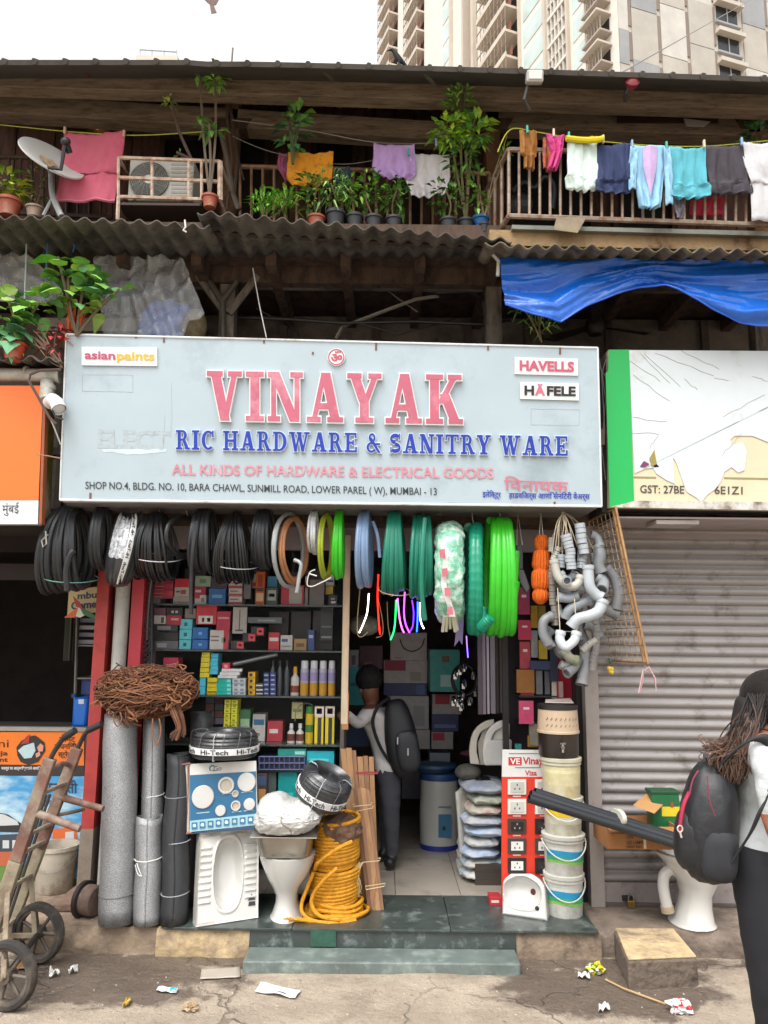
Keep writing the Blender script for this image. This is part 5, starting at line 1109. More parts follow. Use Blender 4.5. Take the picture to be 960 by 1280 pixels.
goods('grey bag of parts at the right of the top shelf', *cr(776,84), *cr(842,180), '5c5653', 0, d=.08)
goods('small black box with white dots at the right end of the top shelf', *cr(858,150), *cr(898,188), '242326', 0, spots=((.3,.2,.8,.4,'b9b7b5'),(.3,.55,.7,.7,'8d8a89')))
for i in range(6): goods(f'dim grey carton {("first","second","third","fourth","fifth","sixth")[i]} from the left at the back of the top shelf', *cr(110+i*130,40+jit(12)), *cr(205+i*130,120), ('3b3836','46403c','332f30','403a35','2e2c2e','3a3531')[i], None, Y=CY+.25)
# second shelf
goods('dusky pink box at the left end of the second shelf top', *cr(110,205), *cr(162,236), '6a4455', None)
goods('black box with white print beside the dusky pink one', *cr(165,205), *cr(235,236), '2a2829', None, spots=((.3,.3,.45,.6,'a5a3a1'),(.55,.3,.7,.6,'a5a3a1')))
goods('white box with red end at the left of the second shelf', *cr(110,237), *cr(163,274), 'b2aea9', None, spots=((.6,.1,.85,.8,'454244'),))
goods('red box below the black printed one on the second shelf', *cr(164,237), *cr(230,280), RD, None, spots=((.3,.5,.8,.7,'c89aa0'),))
goods('black box at the left end, second layer of the second shelf', *cr(110,276), *cr(214,306), '2d2c2e', None, spots=((.15,.25,.7,.75,'7d7c7c'),))
goods('plain charcoal box at the left, third layer of the second shelf', *cr(110,310), *cr(216,344), '252427', None)
goods('clear grey pack lowest at the left end of the second shelf', *cr(114,346), *cr(216,384), '55555a', 1, spots=((.1,.2,.5,.7,'8c8c90'),))
for i in range(3): goods(f'{("lowest","middle","topmost")[i]} aqua cube box in the stack of three on the second shelf', *cr(217+i*2,341-i*44), *cr(271+i*3,384-i*44), AQ, 1, spots=((.36,.3,.62,.66,'1f5563'),))
for i in range(2): goods(f'{("lower","upper")[i]} of two blue boxes beside the aqua cubes', *cr(274+i,341-i*52), *cr(343,384-i*46), '1a5899', 1, spots=((.4,.35,.62,.6,'5a9ad0'),))
goods('beige padded pouch above the aqua cubes', *cr(242,208), *cr(292,250), '6d6558', None, d=.06)
goods('red box with white front panel in the second shelf middle', *cr(290,196), *cr(382,276), 'a8202f', None, spots=((.12,.05,.82,.46,'b5b0aa'),(.3,.15,.4,.35,'8a3038'),(.55,.15,.7,.35,'6c6460')))
goods('crimson box leaning upright beside the card of blades', *cr(378,220), *cr(440,302), '96233a', None, spots=((.1,.6,.9,.7,'c07a84'),))
goods('pale grey hanging card with a black tool drawing', *cr(446,202), *cr(512,316), '8f8b86', None, d=.01, rot=.05, spots=((.45,.1,.52,.9,'4a4644'),(.2,.1,.75,.16,'4a4644')))
goods('white box with red edge and a ring picture on the second shelf', *cr(348,300), *cr(432,385), 'aaa6a3', 1, spots=((.74,.0,1,1,'a02c3a'),(.05,.62,.5,.7,'6a6462'),(.05,.42,.5,.5,'6a6462'),(.62,.35,.85,.62,'7a8a7c')))
for i, (x, y) in enumerate(((440,345),(490,312),(526,286))): goods(f'{("lowest and leftmost","middle","highest and rightmost")[i]} black box with a red square label on the second shelf', *cr(x,y), *cr(x+58,y+40), '232224', 1 if i == 0 else None, spots=((.45,.15,.95,.85,'b03542'),(.6,.4,.8,.6,'d0a0a4')))
goods('long grey flat pack lying high at the right of the second shelf', *cr(512,246), *cr(660,270), '4e5254', None, spots=((.3,.3,.8,.6,'6f7476'),))
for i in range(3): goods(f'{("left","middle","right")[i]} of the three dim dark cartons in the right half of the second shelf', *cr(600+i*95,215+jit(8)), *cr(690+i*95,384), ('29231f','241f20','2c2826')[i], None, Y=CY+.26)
goods('dark jar with pale band at the right end of the second shelf', *cr(822,205), *cr(880,346), '2d3032', None, d=.1, Y=CY+.2, spots=((.1,.08,.9,.14,'7c8082'),(.1,.4,.9,.45,'5a5f61')))
# third shelf
goods('red box alone behind the coir rope on the third shelf', *cr(150,418), *cr(216,458), 'a52a45', None, spots=((.15,.15,.85,.3,'c06a7c'),))
for i in range(5): goods(f'{("lowest","second","third","fourth","topmost")[i]} yellow box of the upper yellow stack on the third shelf', *cr(305+i*3,483-i*22), *cr(347+i*2,504-i*22), YE, None, rot=jit(.06))
for i in range(5): goods(f'{("lowest","second","third","fourth","topmost")[i]} sky blue box of the stack beside the upper yellow stack', *cr(348+i*2,472-i*18), *cr(384+i,490-i*18), '3f9fc0', None, rot=jit(.06))
goods('sky blue box under the upper yellow stack', *cr(304,506), *cr(334,583), '3f9fc0', 2, spots=((0,.48,1,.52,'2a6a84'),))
for i in range(4): goods(f'{("lowest","second","third","topmost")[i]} yellow box of the lower yellow stack on the third shelf', *cr(336+i,565-i*20), *cr(380+i,584-i*20), 'bfa41c', 2 if i == 0 else None)
for i in range(4): goods(f'{("lowest","second","third","topmost")[i]} teal box in the teal stack at the middle of the third shelf', *cr(378,565-i*19), *cr(444,584-i*19), '16978c', 2 if i == 0 else None, spots=((.7,.2,.95,.8,'6fc0b8'),))
for i in range(4): goods(f'{("lowest","second","third","topmost")[i]} pale box with grey dots right of the teal stack', *cr(446,565-i*19), *cr(504,584-i*19), 'a3a9ae', 2 if i == 0 else None, spots=((.15,.25,.4,.75,'6a727a'),(.6,.25,.85,.75,'6a727a')))
for i in range(3): goods(f'{("lowest","middle","topmost")[i]} white flat pack in the slanting pile above the teal stack', *cr(384+i*6,494-i*14), *cr(468+i*8,507-i*14), 'b9bcbc', None, rot=.06*i)
m = MB(); a, b = P(*cr(452,447),CY+.08), P(*cr(640,404),CY+.08); m.cone(a, b, .016, n=12); tag(m.build('metal_tube', mat('7f8284', .3, .6), smooth=True), 'long silver tube lying slanted across the third shelf', 'tube')
goods('red tape box at the end of the slanted silver tube', *cr(402,440), *cr(438,470), 'b02438', None, spots=((.3,.3,.7,.7,'d09098'),))
for i in range(4): goods(f'{("lowest","second","third","topmost")[i]} yellow and black box of the narrow stack on the third shelf', *cr(514+jit(2),558-i*26), *cr(546,583-i*26), 'b98a14', 2 if i == 0 else None, spots=((.2,.25,.6,.75,'2a2620'),))
for i in range(3): goods(f'{("lowest","middle","topmost")[i]} black and white striped box right of the yellow and black stack', *cr(548,565-i*19), *cr(578,584-i*19), '2a2a2c', 2 if i == 0 else None, spots=((.0,.3,1,.6,'a5a7a9'),))
for i in range(5):
  for j in range(2): goods(f'{("lowest","second","third","fourth","topmost")[i]} navy box in the {("left","right")[j]} navy stack of the third shelf', *cr(580+j*28,563-i*20), *cr(606+j*28,583-i*20), NV, 2 if i == 0 else None, spots=((.15,.3,.8,.6,'7d88b0'),))
def bottle(label, x0, x1, y0, y1, row, prof, mats, cat='bottle', name='bottle', grp='bottles and cans in the cabinet', Y=CY+.08, bands=()):
  a = P(x0,y1,Y); b = P(x1,y0,Y); z0 = SZ[row]+.001; h = b.z-z0; r = (b.x-a.x)/2; c = V((a.x+r, Y+r, z0))
  o = thing(name, label, cat, c, grp);
  parts = {}
  for nm, (pr, mt) in prof.items(): m = MB(); m.lathe([(r*q, h*t) for q, t in pr], c, 16); m.build(nm, mats[mt], o, smooth=True)
  for t0, t1, cc in bands: m = MB(); m.lathe([(r*1.012,h*t0),(r*1.012,h*t1)], c, 16); m.build('label', plain(cc), o, smooth=True)
  return o
canp = {'body': ([(.001,0),(.95,.0),(1,.02),(1,.74),(.8,.79)], 0), 'cap': ([(.86,.78),(.86,.97),(.75,1),(.001,1)], 1)}
for i, (a, b) in enumerate(((735,774),(776,814),(816,853),(855,889))):
  x0, y0 = cr(a,432); x1, y1 = cr(b,578)
  bottle(f'white capped spray can with gold lower half, {("leftmost","second","third","rightmost")[i]} of four on the third shelf', x0, x1, y0, y1, 2, canp, [mat('a5a0b5', .4), plain('c9c9cc')], 'spray can', 'spray_can', bands=((.02,.36,'b98a1c'),(.42,.66,'8f86b0')))
x0, y0 = cr(694,458); x1, y1 = cr(734,578); bottle('white glue bottle with a yellow cap left of the spray cans', x0, x1, y0, y1, 2, {'body': ([(.001,0),(1,0),(1,.6),(.4,.72),(.4,.78)], 0), 'cap': ([(.5,.78),(.42,1),(.001,1)], 1)}, [plain('b9b5ae'), plain('c99a1a')], bands=((.1,.34,'7c3a2e'),))
for i in range(3): x0, y0 = cr(606+i*30,432); x1, y1 = cr(632+i*30,578); bottle(f'dark slim bottle, {("leftmost","middle","rightmost")[i]} of three beside the navy stacks', x0, x1, y0, y1, 2, {'body': ([(.001,0),(1,0),(1,.7),(.4,.85)], 0), 'cap': ([(.5,.84),(.5,1),(.001,1)], 1)}, [mat('3c4045', .3), plain('25272b')])
# fourth shelf
for i in range(4):
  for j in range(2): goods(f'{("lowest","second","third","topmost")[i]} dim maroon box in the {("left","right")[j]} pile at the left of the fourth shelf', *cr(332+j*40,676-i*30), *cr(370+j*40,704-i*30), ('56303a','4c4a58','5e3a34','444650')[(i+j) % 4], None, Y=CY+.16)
for j in range(2):
  for i in range(6): goods(f'{("lowest","second","third","fourth","fifth","topmost")[i]} lemon yellow box in the {("left","right")[j]} yellow column of the fourth shelf', *cr(408+j*30+i,698-i*20), *cr(436+j*30+i,717-i*20), 'b9b32f', None, spots=((.3,.3,.7,.7,'6a6a1c'),))
for i in range(2):
  x0, y0 = cr(680+i*38,703); x1, y1 = cr(715+i*38,787); bottle(f'small white bottle with brown label, {("left","right")[i]} one of the pair on the fourth shelf', x0, x1, y0, y1, 3, {'body': ([(.001,0),(1,0),(1,.55),(.4,.7),(.4,.76)], 0), 'cap': ([(.52,.76),(.46,1),(.001,1)], 1)}, [plain('c4c1bb'), plain('d0d0cc')], bands=((.12,.48,'6d3a30'),))
x0, y0 = cr(757,628); x1, y1 = cr(795,787); bottle('tall yellow tube with green cap at the right of the fourth shelf', x0, x1, y0, y1, 3, {'body': ([(.001,0),(1,0),(1,.8)], 0), 'cap': ([(1.0,.8),(.9,1),(.001,1)], 1)}, [plain('c4a818'), plain('35762f')], bands=((.3,.5,'3f7a34'),))
for i in range(2): goods(f'{("left","right")[i]} yellow blister pack with black tool and red top on the fourth shelf', *cr(797+i*46,628), *cr(840+i*46,787), 'bda51c', 3, d=.05, spots=((.0,.72,1,1,'b9a6a4'),(.2,.8,.8,.95,'9a2f38'),(.35,.0,.75,.7,'272422')))
m = MB(); m.tube(spline([P(*cr(x,y),CY+.1) for x,y in ((716,690),(720,650),(740,622),(770,614),(790,622))]), .004, 5); tag(m.build('wire_loop', plain('77797a')), 'thin bent wire standing behind the white bottles', 'wire')
for k, (l, x0, y0, x1, y1, c, sp) in enumerate((
 ('white and red striped carton behind the hanging silver hose on the top shelf',520,60,560,120,'9a9692',((0,.1,1,.4,'a02c3a'),)),('small yellow box on the grey bag at the right of the top shelf',846,112,880,148,'b0982a',()),
 ('bright white box under the olive hose on the top shelf',846,60,884,110,'b5b2ae',((.1,.3,.9,.5,'3a5a8a'),)),('small orange box on the wide red box of the top shelf',690,70,730,106,'b5602a',((.2,.3,.8,.6,'d0b59a'),)),
 ('sky blue box behind the green grey panel box',596,70,640,116,'3a7aa0',()),('slim white box standing beside the wide red box',756,70,774,186,'aaa7a3',((.1,.6,.9,.8,'8a2a3a'),)),
 ('red box on the right half of the second shelf front',600,310,650,384,'a02a36',((.1,.5,.9,.7,'c9b0a8'),)),('white printed box beside the red one on the second shelf right half',652,322,706,384,'a5a29e',((.1,.55,.6,.75,'35507a'),(.1,.2,.9,.3,'7a7672'))),
 ('low brown box in the right half of the second shelf',710,338,766,384,'8a6a45',((.2,.3,.8,.6,'5a4430'),)),('navy box leaning at the right half of the second shelf',768,300,800,384,'2c3f6a',((.2,.6,.8,.75,'8d9ab5'),)),
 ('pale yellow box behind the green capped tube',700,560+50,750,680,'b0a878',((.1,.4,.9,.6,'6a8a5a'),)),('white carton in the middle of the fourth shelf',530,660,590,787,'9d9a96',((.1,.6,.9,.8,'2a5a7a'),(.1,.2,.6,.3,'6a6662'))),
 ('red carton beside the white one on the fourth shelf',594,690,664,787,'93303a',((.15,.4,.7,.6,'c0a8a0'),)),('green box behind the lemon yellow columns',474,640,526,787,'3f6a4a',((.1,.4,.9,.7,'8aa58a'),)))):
  goods(l, *cr(x0,y0), *cr(x1,y1), c, {186:0,188:0,384:1,787:3}.get(y1), Y=CY+(.13 if y1 < 400 else .17), spots=sp)
# lower shelves
goods('teal folder box with pale label on the fifth shelf', 347, 936, 383, 946, '1a7a6f', None, spots=((.6,.3,.95,.7,'7fb5ac'),), Y=CY+.04)
goods('turquoise pack at the right end of the fifth shelf', 383, 939, 418, 961, '1c93a0', 4, Y=CY+.05, spots=((.1,.3,.8,.6,'47b5bd'),))
goods('large teal box standing below the navy basket', 347, 963, 372, 999, '158a8a', 5, Y=CY+.04, spots=((.1,.1,.8,.25,'3fb0b0'),))
goods('grey green box beside the large teal one', 322, 955, 346, 999, '55625c', 5, Y=CY+.05)
bs_ = thing('wire_basket', 'navy plastic grid basket on the fifth cabinet shelf', 'basket', P(352,962,CY+.02))
m = MB()
for k in range(10): m.cone(P(324+k*6.3,946,CY), P(324+k*6.3,962,CY), .006, n=5)
for y in (946,954,962): m.cone(P(324,y,CY), P(381,y,CY), .006, n=5)
m.build('grid', plain('4a4f78'), bs_)
m = MB(); m.bb((P(324,962,CY).x, CY+.01, P(324,962,CY).z), (P(381,962,CY).x, CY+.2, P(324,946,CY).z)); m.build('liner', plain('2a2d45'), bs_)
goods('printed photo box with gold edge behind the light panel display', 320, 968, 334, 1014, '4a3a3a', None, Y=CY-.05, spots=((.2,.3,.9,.6,'b5854a'),(.1,.7,.9,.95,'39506a')))
# ================================================================== INSIDE THE SHOP
IY = 7.4; ig = 'cartons stacked at the back of the shop'
def cb(x, y): return 420+.2733*x, 780+.2733*y
def ib(label, x0, y0, x1, y1, c, Y=IY, **k): return goods(label, *cb(x0,y0), *cb(x1,y1), c, None, Y=Y, d=.35, grp=ig, **k)
ib('white carton with a smile curve at the top of the back stack', 248,40,416,166,'a39e98', spots=((.12,.08,.3,.11,'8a4a50'),))
o = bpy.context.scene.objects; q = MB(); q.tube(spline([P(*cb(x,y),IY-.006) for x,y in ((292,70),(310,110),(350,125),(390,105),(405,65))]), .006, 5); tag(q.build('carton_print', plain('45413f')), 'dark smile shaped line printed on the top white carton', 'print', None)
ib('white carton with a crimson corner flag and bowl picture', 218,168,418,270,'a09b96', spots=((.02,.55,.5,1,'8a1f3a'),(.6,.1,.85,.5,'8a8478')))
ib('navy carton between two white ones in the back stack', 218,272,416,326,'2b3358', spots=((.75,.1,.95,.9,'4b5a86'),))
ib('large white carton behind the black backpack', 235,330,425,480,'97938f', spots=((.62,.1,.9,.7,'7f8084'),(.0,.7,.3,.85,'8a2a3a')))
ib('white carton below the large one behind the backpack', 240,484,430,570,'8d8a86')
ib('small white carton with red corner at the middle right of the back', 440,322,572,412,'8f8b88', spots=((.1,.5,.6,1,'9a2638'),))
ib('navy carton under the red cornered one', 438,414,560,490,'2b3358', spots=((.1,.2,.9,.4,'59658f'),))
ib('low white carton with red triangle near the floor stack', 436,494,536,572,'8d8a86', spots=((.05,.5,.6,.95,'9a2638'),))
ib('pale blue carton lowest in the right back stack', 428,590,522,690,'7d848c', spots=((.1,.5,.9,.6,'4a5468'),))
ib('dark carton on the floor at the back left', 300,640,424,800,'35363f')
ib('teal plastic case hanging at the back right', 430,118,566,310,'1f7a72', Y=7.0, spots=((.35,.12,.75,.4,'86a6a0'),(.4,.7,.65,.85,'5a3a30')))
ib('turquoise bag of parts on the left inner wall', 58,200,130,372,'2a7d80', Y=6.9, spots=((.1,.5,.9,.6,'1a5558'),))
ib('small white printed carton high on the left inner wall', 58,118,104,204,'85858a', Y=7.0, spots=((.3,.2,.7,.7,'4a4c55'),))
ib('dark blue carton behind the man at shelf height', 26,470,150,560,'24365a', Y=6.7)
ib('dark maroon carton at the top left of the room', 108,100,214,205,'4a2430', Y=7.3, spots=((.2,.1,.5,.3,'7d4a55'),))
# grey bag hanging
m = MB(); q = P(455,782,6.3); m.ell(q, .13, .1, .085, 18, 10); tag(m.build('plastic_bag', mat('8d9080', .4, var=.3, scale=20), smooth=True), 'crinkled greenish plastic bag hanging inside behind the white strip', 'bag')
m = MB(); m.poly([(572,770),(580,768),(578,806),(574,800),(568,808)], 5.5, .01); tag(m.build('lilac_ribbon', plain('8f86b5')), 'lilac paper ribbon hanging under the plastic wrapped coil', 'ribbon')
# aluminium profiles standing by the right hand inner wall
for k, (px, w, c) in enumerate(((598,5,'5a5058'),(604,4,'8d8292'),(610,3,'b5acb8'),(615,6,'8a8590'),(622,4,'4a4346'),(628,5,'6d625e'),(634,5,'3a3435'))):
  m = MB(); a = P(px,893,5.9); b = P(px+w,893,5.9); m.bb((a.x, 5.9+.02*k, a.z), (b.x, 5.93+.02*k, 2.6)); tag(m.build('metal_profile', mat(c, .35, .4, var=.1)), f'tall {("dull mauve","lilac grey","bright silver","wide pale grey","dark brown","taupe","blackish")[k]} metal profile hanging in the row inside the doorway', 'profile', 'metal profiles inside the doorway')
pst = MB(); pst.bb((P(630,960,5.75).x, 5.75, PZ), (P(637,960,5.75).x, 5.8, 2.62)); tag(pst.build('metal_post', mat('2e2b2b', .5, .3)), 'dark square post dividing the doorway from the right hand shelves', 'post')
# chrome taps on a ring
tp_ = thing('tap_display', 'black ring with shiny chrome taps hanging in the dark doorway', 'taps', P(580,870,6.4))
c = P(581,850,6.4); m = MB(); m.tube([c+V((.1*math.cos(a), .02*math.sin(a), .12*math.sin(a))) for a in [i*math.pi/12 for i in range(24)]], .016, 8, closed=True); m.build('ring', plain('1a1a1c'), tp_, smooth=True)
for k in range(12):
  a = rnd.random()*6.28; q = P(582+jit(17),858+jit(26),6.35); m = MB(); m.tube(spline([q, q+V((0,-.03,.03)), q+V((.01,-.06,.02)), q+V((.012,-.065,-.02))], 4), .012, 8); m.box(q+V((0,0,-.02)), (.024,.024,.04)); m.build('tap', mat('b9bcc0', .12, 1., var=.05), tp_, smooth=True)
# washer drum
ws = thing('washing_drum', 'white tub washing machine with blue lid inside the doorway', 'washer', P(549,1068,6.6))
c = G(549,1060,PZ+.01); sc = mpp(549,1030,c.y); rr = 24*sc; h = P(549,975,c.y).z-PZ
m = MB(); m.lathe([(rr*.95,.03),(rr,.06),(rr*1.02,h*.5),(rr*.98,h)], c, 28, sy=.8); m.build('body', mat('a9a8a2', .35, var=.06), ws, smooth=True)
m = MB(); m.lathe([(rr*.97,0),(rr*.97,.045),(rr*.9,.05)], c, 28, sy=.8); m.build('base', plain('1c2a7a'), ws, smooth=True)
m = MB(); m.lathe([(rr*1.02,h),(rr*1.06,h+.02),(rr*1.0,h+.05),(.001,h+.07)], c, 28, sy=.8); m.build('lid', plain('1b3c6a'), ws, smooth=True)
m = MB(); m.lathe([(rr*.9,h+.06),(rr*1.2,h+.1),(rr*1.15,h+.12),(.001,h+.13)], c-V((.04,0,0)), 24, sy=.8); m.build('basin', plain('1d3f5c'), ws, smooth=True)
m = MB(); yy = c.y-rr*.82
for x0,y0,x1,y1,cc in ((548,1018,564,1047,0),(548,1008,564,1010,1),(553,1033,557,1038,2)): m.mi(cc); m.prism([P(x0,y1,yy-.001*cc), P(x1,y1,yy-.001*cc), P(x1,y0,yy-.001*cc), P(x0,y0,yy-.001*cc)], (0,.004,0))
m.build('control_panel', [plain('2a5f80'), plain('5a6a78'), plain('1c1c1e')], ws)
# toilet seats
for k, (dx, c_) in enumerate(((0,'b9b3a8'), (17,'c9c6c0'))):
  o = thing('toilet_seat', ('cream plastic toilet seat ring standing on the bag pile, left one', 'white plastic toilet seat ring standing on the bag pile, right one')[k], 'toilet seat', P(600+dx,955,5.9), 'toilet seats on the bag pile'); m = MB(); pts = []
  y_ = 5.95-.1*k
  outer = [(588+dx,955),(587+dx,935),(592+dx,915),(604+dx,903),(618+dx,899)]; inner_ = [(596+dx,940),(597+dx,925),(603+dx,914),(618+dx,907)]
  o_ = spline([P(x,y,y_) for x,y in outer]); i_ = spline([P(x,y,y_) for x,y in reversed(inner_)])
  m.prism(o_+i_+[P(600+dx,956,y_)], (0,.035,0)); m.build('ring', mat(c_, .35, var=.05), o, bevel=.008)
  m = MB(); m.prism([P(600+dx,956,y_+.04), P(619+dx,956,y_+.04), P(620+dx,905,y_+.04), P(604+dx,912,y_+.04), P(597+dx,930,y_+.04)], (0,.02,0)); m.build('lid', mat(c_, .35, var=.05), o)
m = MB(); m.poly([(606,957),(640,957),(640,925),(612,925),(606,935)], 5.84, .08); tag(m.build('seat_carton', mat('b9b7b4', .5, var=.1), bevel=.01), 'white moulded seat pack right of the toilet seats', 'pack')
# stacked bags on a crate
cr_ = thing('wooden_crate', 'dark wooden crate under the stacked cloth bags', 'crate', P(612,1115,5.75))
m = MB(); m.bb((P(594,1110,5.72).x, 5.72, PZ), (P(629,1110,5.72).x, 6.25, PZ+.15)); m.build('body', mat('3a322c', .8, var=.3, stretch=(1,1,8)), cr_, bevel=.004)
for k in range(9):
  y = 1085-k*13; m = MB(); sd_ = k*7
  def bagf(u, v, k=k, y=y):
    a = 2*math.pi*u; x = 604+3*math.sin(k*2)-max(0,6-k)*1.0; w = 28+4*math.sin(k*1.7)
    rr = abs(math.cos(a))**.5*(1 if math.cos(a) >= 0 else -1); r2 = abs(math.sin(a))**.6*(1 if math.sin(a) >= 0 else -1)
    s_ = math.sin(math.pi*(.02+.96*v))**.35; c = P(x,y,5.95)
    return V((c.x+.15*w/28*rr*s_+.012*noise.noise(V((a*2, v*4, k))), 5.98+.26*r2*s_, c.z+(.5-v)*-.085+.016*noise.noise(V((a*3, v*3, k+9)))))
  m.grid(bagf, 40, 8)
  cc, dd = (('b9b9b4','6f8fb0'),('b5b2aa','3f7f95'),('a9b3c2','6a86b5'),('b5b5b0','8a9ab5'),('9fb0c6','d0cfc8'),('b0b2b5','7a8fb5'),('b7b0a5','9a5a48'),('a5a99a','566a4a'),('8d95a5','b5b3ae'))[k]
  tag(m.build('cloth_bag', mat(cc, .7, var=.15, scale=12, dirt=dd, damt=.5, dscale=9), smooth=True), f'folded printed bag, {("lowest","second","third","fourth","fifth","sixth","seventh","eighth","topmost")[k]} in the stack by the doorway', 'bag', 'folded bags stacked by the doorway')
m = MB(); m.grid(lambda u, v: P(570+32*u+6*v, 990+100*v-20*math.sin(1.5*u), 5.9+.25*u)+V((0,-.05*math.sin(3*v),.02*noise.noise(V((u*4,v*4,2))))), 10, 10); tag(m.build('white_sack', mat('a5a29a', .7, var=.2, scale=8), smooth=True, solid=.02), 'pale slumped sack beside the stacked bags', 'sack')
m = MB(); q = P(585,965,6.0); m.ell(q, .1, .12, .06, 14, 8); tag(m.build('dark_bundle', mat('4a4a44', .8, var=.4, scale=15), smooth=True), 'dark crumpled bundle left of the bag stack top', 'bundle')
m = MB(); q = P(600,942,6.3); m.ell(q, .16, .1, .03, 14, 8); tag(m.build('maroon_cloth', mat('4a1f2a', .8, var=.3, scale=15), smooth=True), 'dark maroon cloth behind the toilet seats', 'cloth')
# right hand shelves with hanging packs
RY = 5.66
rc = thing('side_shelf', 'dark side shelf with coloured packs right of the doorway', 'shelf', P(690,900,RY))
m = MB(); m.bb((P(637,800,RY).x, RY+.32, PZ), (P(722,800,RY).x, RY+.34, 2.64)); m.build('back', mat('221d22', .8, var=.3), rc)
for y in (838, 871, 905): z = P(680,y,RY).z; m = MB(); m.bb((P(652,y,RY).x, RY+.1, z-.012), (P(722,y,RY).x, RY+.32, z)); m.build('board', mat('2f3238', .5), rc)
m = MB(); m.bb((P(716,800,RY).x, RY-.0, PZ+.6), (P(723,800,RY).x, RY+.3, 2.64)); m.build('side', mat('2b2523', .6), rc)
pk = [('pink plunger pack hanging highest beside the bright green coil',648,734,662,768,'8a2f4c'),('crimson pink pack in the middle of the hanging column',648,775,664,800,'a02c48'),('dusty pink pack with cutout below the crimson one',650,802,663,836,'8f3340'),('pink pack with scalloped lower edge in the hanging column',651,838,667,872,'94304a'),('lowest pink pack shaped like a small dress',649,876,667,905,'a83c5c'),
   ('mustard pack at the top of the second hanging column',664,757,672,785,'8a6a1a'),('grey tube pack in the second hanging column',664,788,672,822,'7c7f84'),('olive yellow pack in the third hanging column',673,757,682,785,'7d6f1a'),('dull yellow pack lower in the third hanging column',674,800,684,824,'8f7c1a'),
   ('brown and orange pack behind the pink scalloped one',646,837,668,866,'7a4f1f'),('dim grey bottle pack on the middle side shelf',670,838,678,868,'5c5e64'),('slim grey pack right of the bottle pack',681,838,687,868,'55575e'),('navy box on the side shelf behind the grey bend',663,826,688,837,'1f2b4a'),('dark navy tall box beside the red panel',688,800,697,852,'1b2236'),('deep red tall panel behind the fittings',697,806,716,880,'8f1428'),('white leaflet standing above the water filter',690,852,700,873,'b5b0a6'),('pinkish leaflet leaning beside the white one',699,852,704,872,'9a7a7a'),('small brass lock pack low on the side shelf',662,905,673,932,'6a6458'),('yellow reel on the low side shelf',660,920,672,934,'8a6a1a'),('teal pack near the bottom of the side shelf',644,930,652,940,'2a6a6a')]
for k, (l, x0, y0, x1, y1, c) in enumerate(pk): goods(l, x0, y0, x1, y1, c, None, name='pack', cat='pack', Y=RY+.02+.03*(k % 4), d=.03, grp='packs on the side shelf', spots=((.3,.62,.7,.72,'c9b9b9'),) if k < 5 else ())
# ================================================================== GOODS STANDING ON THE PLINTH
FZ = PZ+.0125
def mesh_mat(base, sc=150, metal=.55):
  m = mat(base, .42, metal, var=.14, scale=3, dirt='5c5a58', damt=.3, bump=.0).copy(); m.name = 'mat_wire_mesh'; t = m.node_tree; N = t.nodes; L = t.links; b = N['Principled BSDF']
  v = N.new('ShaderNodeTexNoise'); v.inputs['Scale'].default_value = sc*1.6; v.inputs['Detail'].default_value = 1
  tc = N.new('ShaderNodeTexCoord'); L.new(tc.outputs['Object'], v.inputs[0]); r = N.new('ShaderNodeMapRange'); r.inputs[1].default_value = .4; r.inputs[2].default_value = .6; r.inputs[3].default_value = .6; r.inputs[4].default_value = 1.1; L.new(v.outputs[0], r.inputs[0])
  src = b.inputs['Base Color'].links[0].from_socket; mx = N.new('ShaderNodeMix'); mx.data_type = 'RGBA'; mx.blend_type = 'MULTIPLY'; mx.inputs[0].default_value = 1; L.new(src, mx.inputs[6]); L.new(r.outputs[0], mx.inputs[7]); L.new(mx.outputs[2], b.inputs['Base Color'])
  bp = N.new('ShaderNodeBump'); bp.inputs['Strength'].default_value = .4; bp.inputs['Distance'].default_value = .004; L.new(r.outputs[0], bp.inputs['Height']); L.new(bp.outputs[0], b.inputs['Normal']); return m
silver = mesh_mat('9a9a9b'); blackm = mesh_mat('2c2d2f', 190, .1)
def roll(label, bx, by, tx, ty, Yt, rpx, mt, ties=(), grp='rolls of wire mesh by the red post', seam=.6, seedn=0):
  b = G(bx, by, FZ); b.z = FZ; r = rpx*mpp(bx, by, b.y); b.y += r*.8; t = P(tx, ty, Yt); o = thing('mesh_roll', label, 'mesh roll', b, grp); d = (t-b); u = V((1,0,0)); w = V((0,1,0)); nu, nv = 44, 14
  def fn(k, v):
    a = 2*math.pi*k*1.18+seam*6.28; rr = r*(1+.05*k+.02*noise.noise(V((math.cos(a)*1.5, v*4, seedn)))); sq = .015*noise.noise(V((v*3, seedn, 2)))
    return b+d*v+u*(rr*math.cos(a)+sq)+w*(rr*math.sin(a))+V((0,0,.006*math.sin(a*2)*v))
  m = MB(); m.grid(fn, nu, nv); m.build('sheet', mt, o, smooth=True, solid=.003)
  m = MB(); m.grid(lambda k, v: b+d*v+u*(r*.8*math.cos(6.29*k))+w*(r*.8*math.sin(6.29*k)), 20, 2); m.build('inner_turn', mt, o, smooth=True)
  for f, c in ties:
    q = b+d*f; m = MB(); m.tube([q+V((r*1.06*math.cos(a), r*1.06*math.sin(a), .006*math.sin(a+1))) for a in [i*math.pi/10 for i in range(20)]], .0035, 5, closed=True); m.build('tie', plain(c), o)
  return o
roll('tall silver wire mesh roll under the coir rope, largest of the rolls', 140, 1158, 152, 893, 5.2, 21.5, silver, ties=((.13,'5b5a58'),), seam=.1)
roll('silver wire mesh roll standing behind the short one', 186, 1150, 193, 891, 5.28, 13.5, silver, ties=((.58,'c9c9c6'),(.3,'8a8a88')), seedn=3)
o = roll('short silver wire mesh roll tied with a white cord', 180, 1158, 187, 1020, 5.1, 16.5, silver, ties=((.6,'d5d5d0'),), seedn=5)
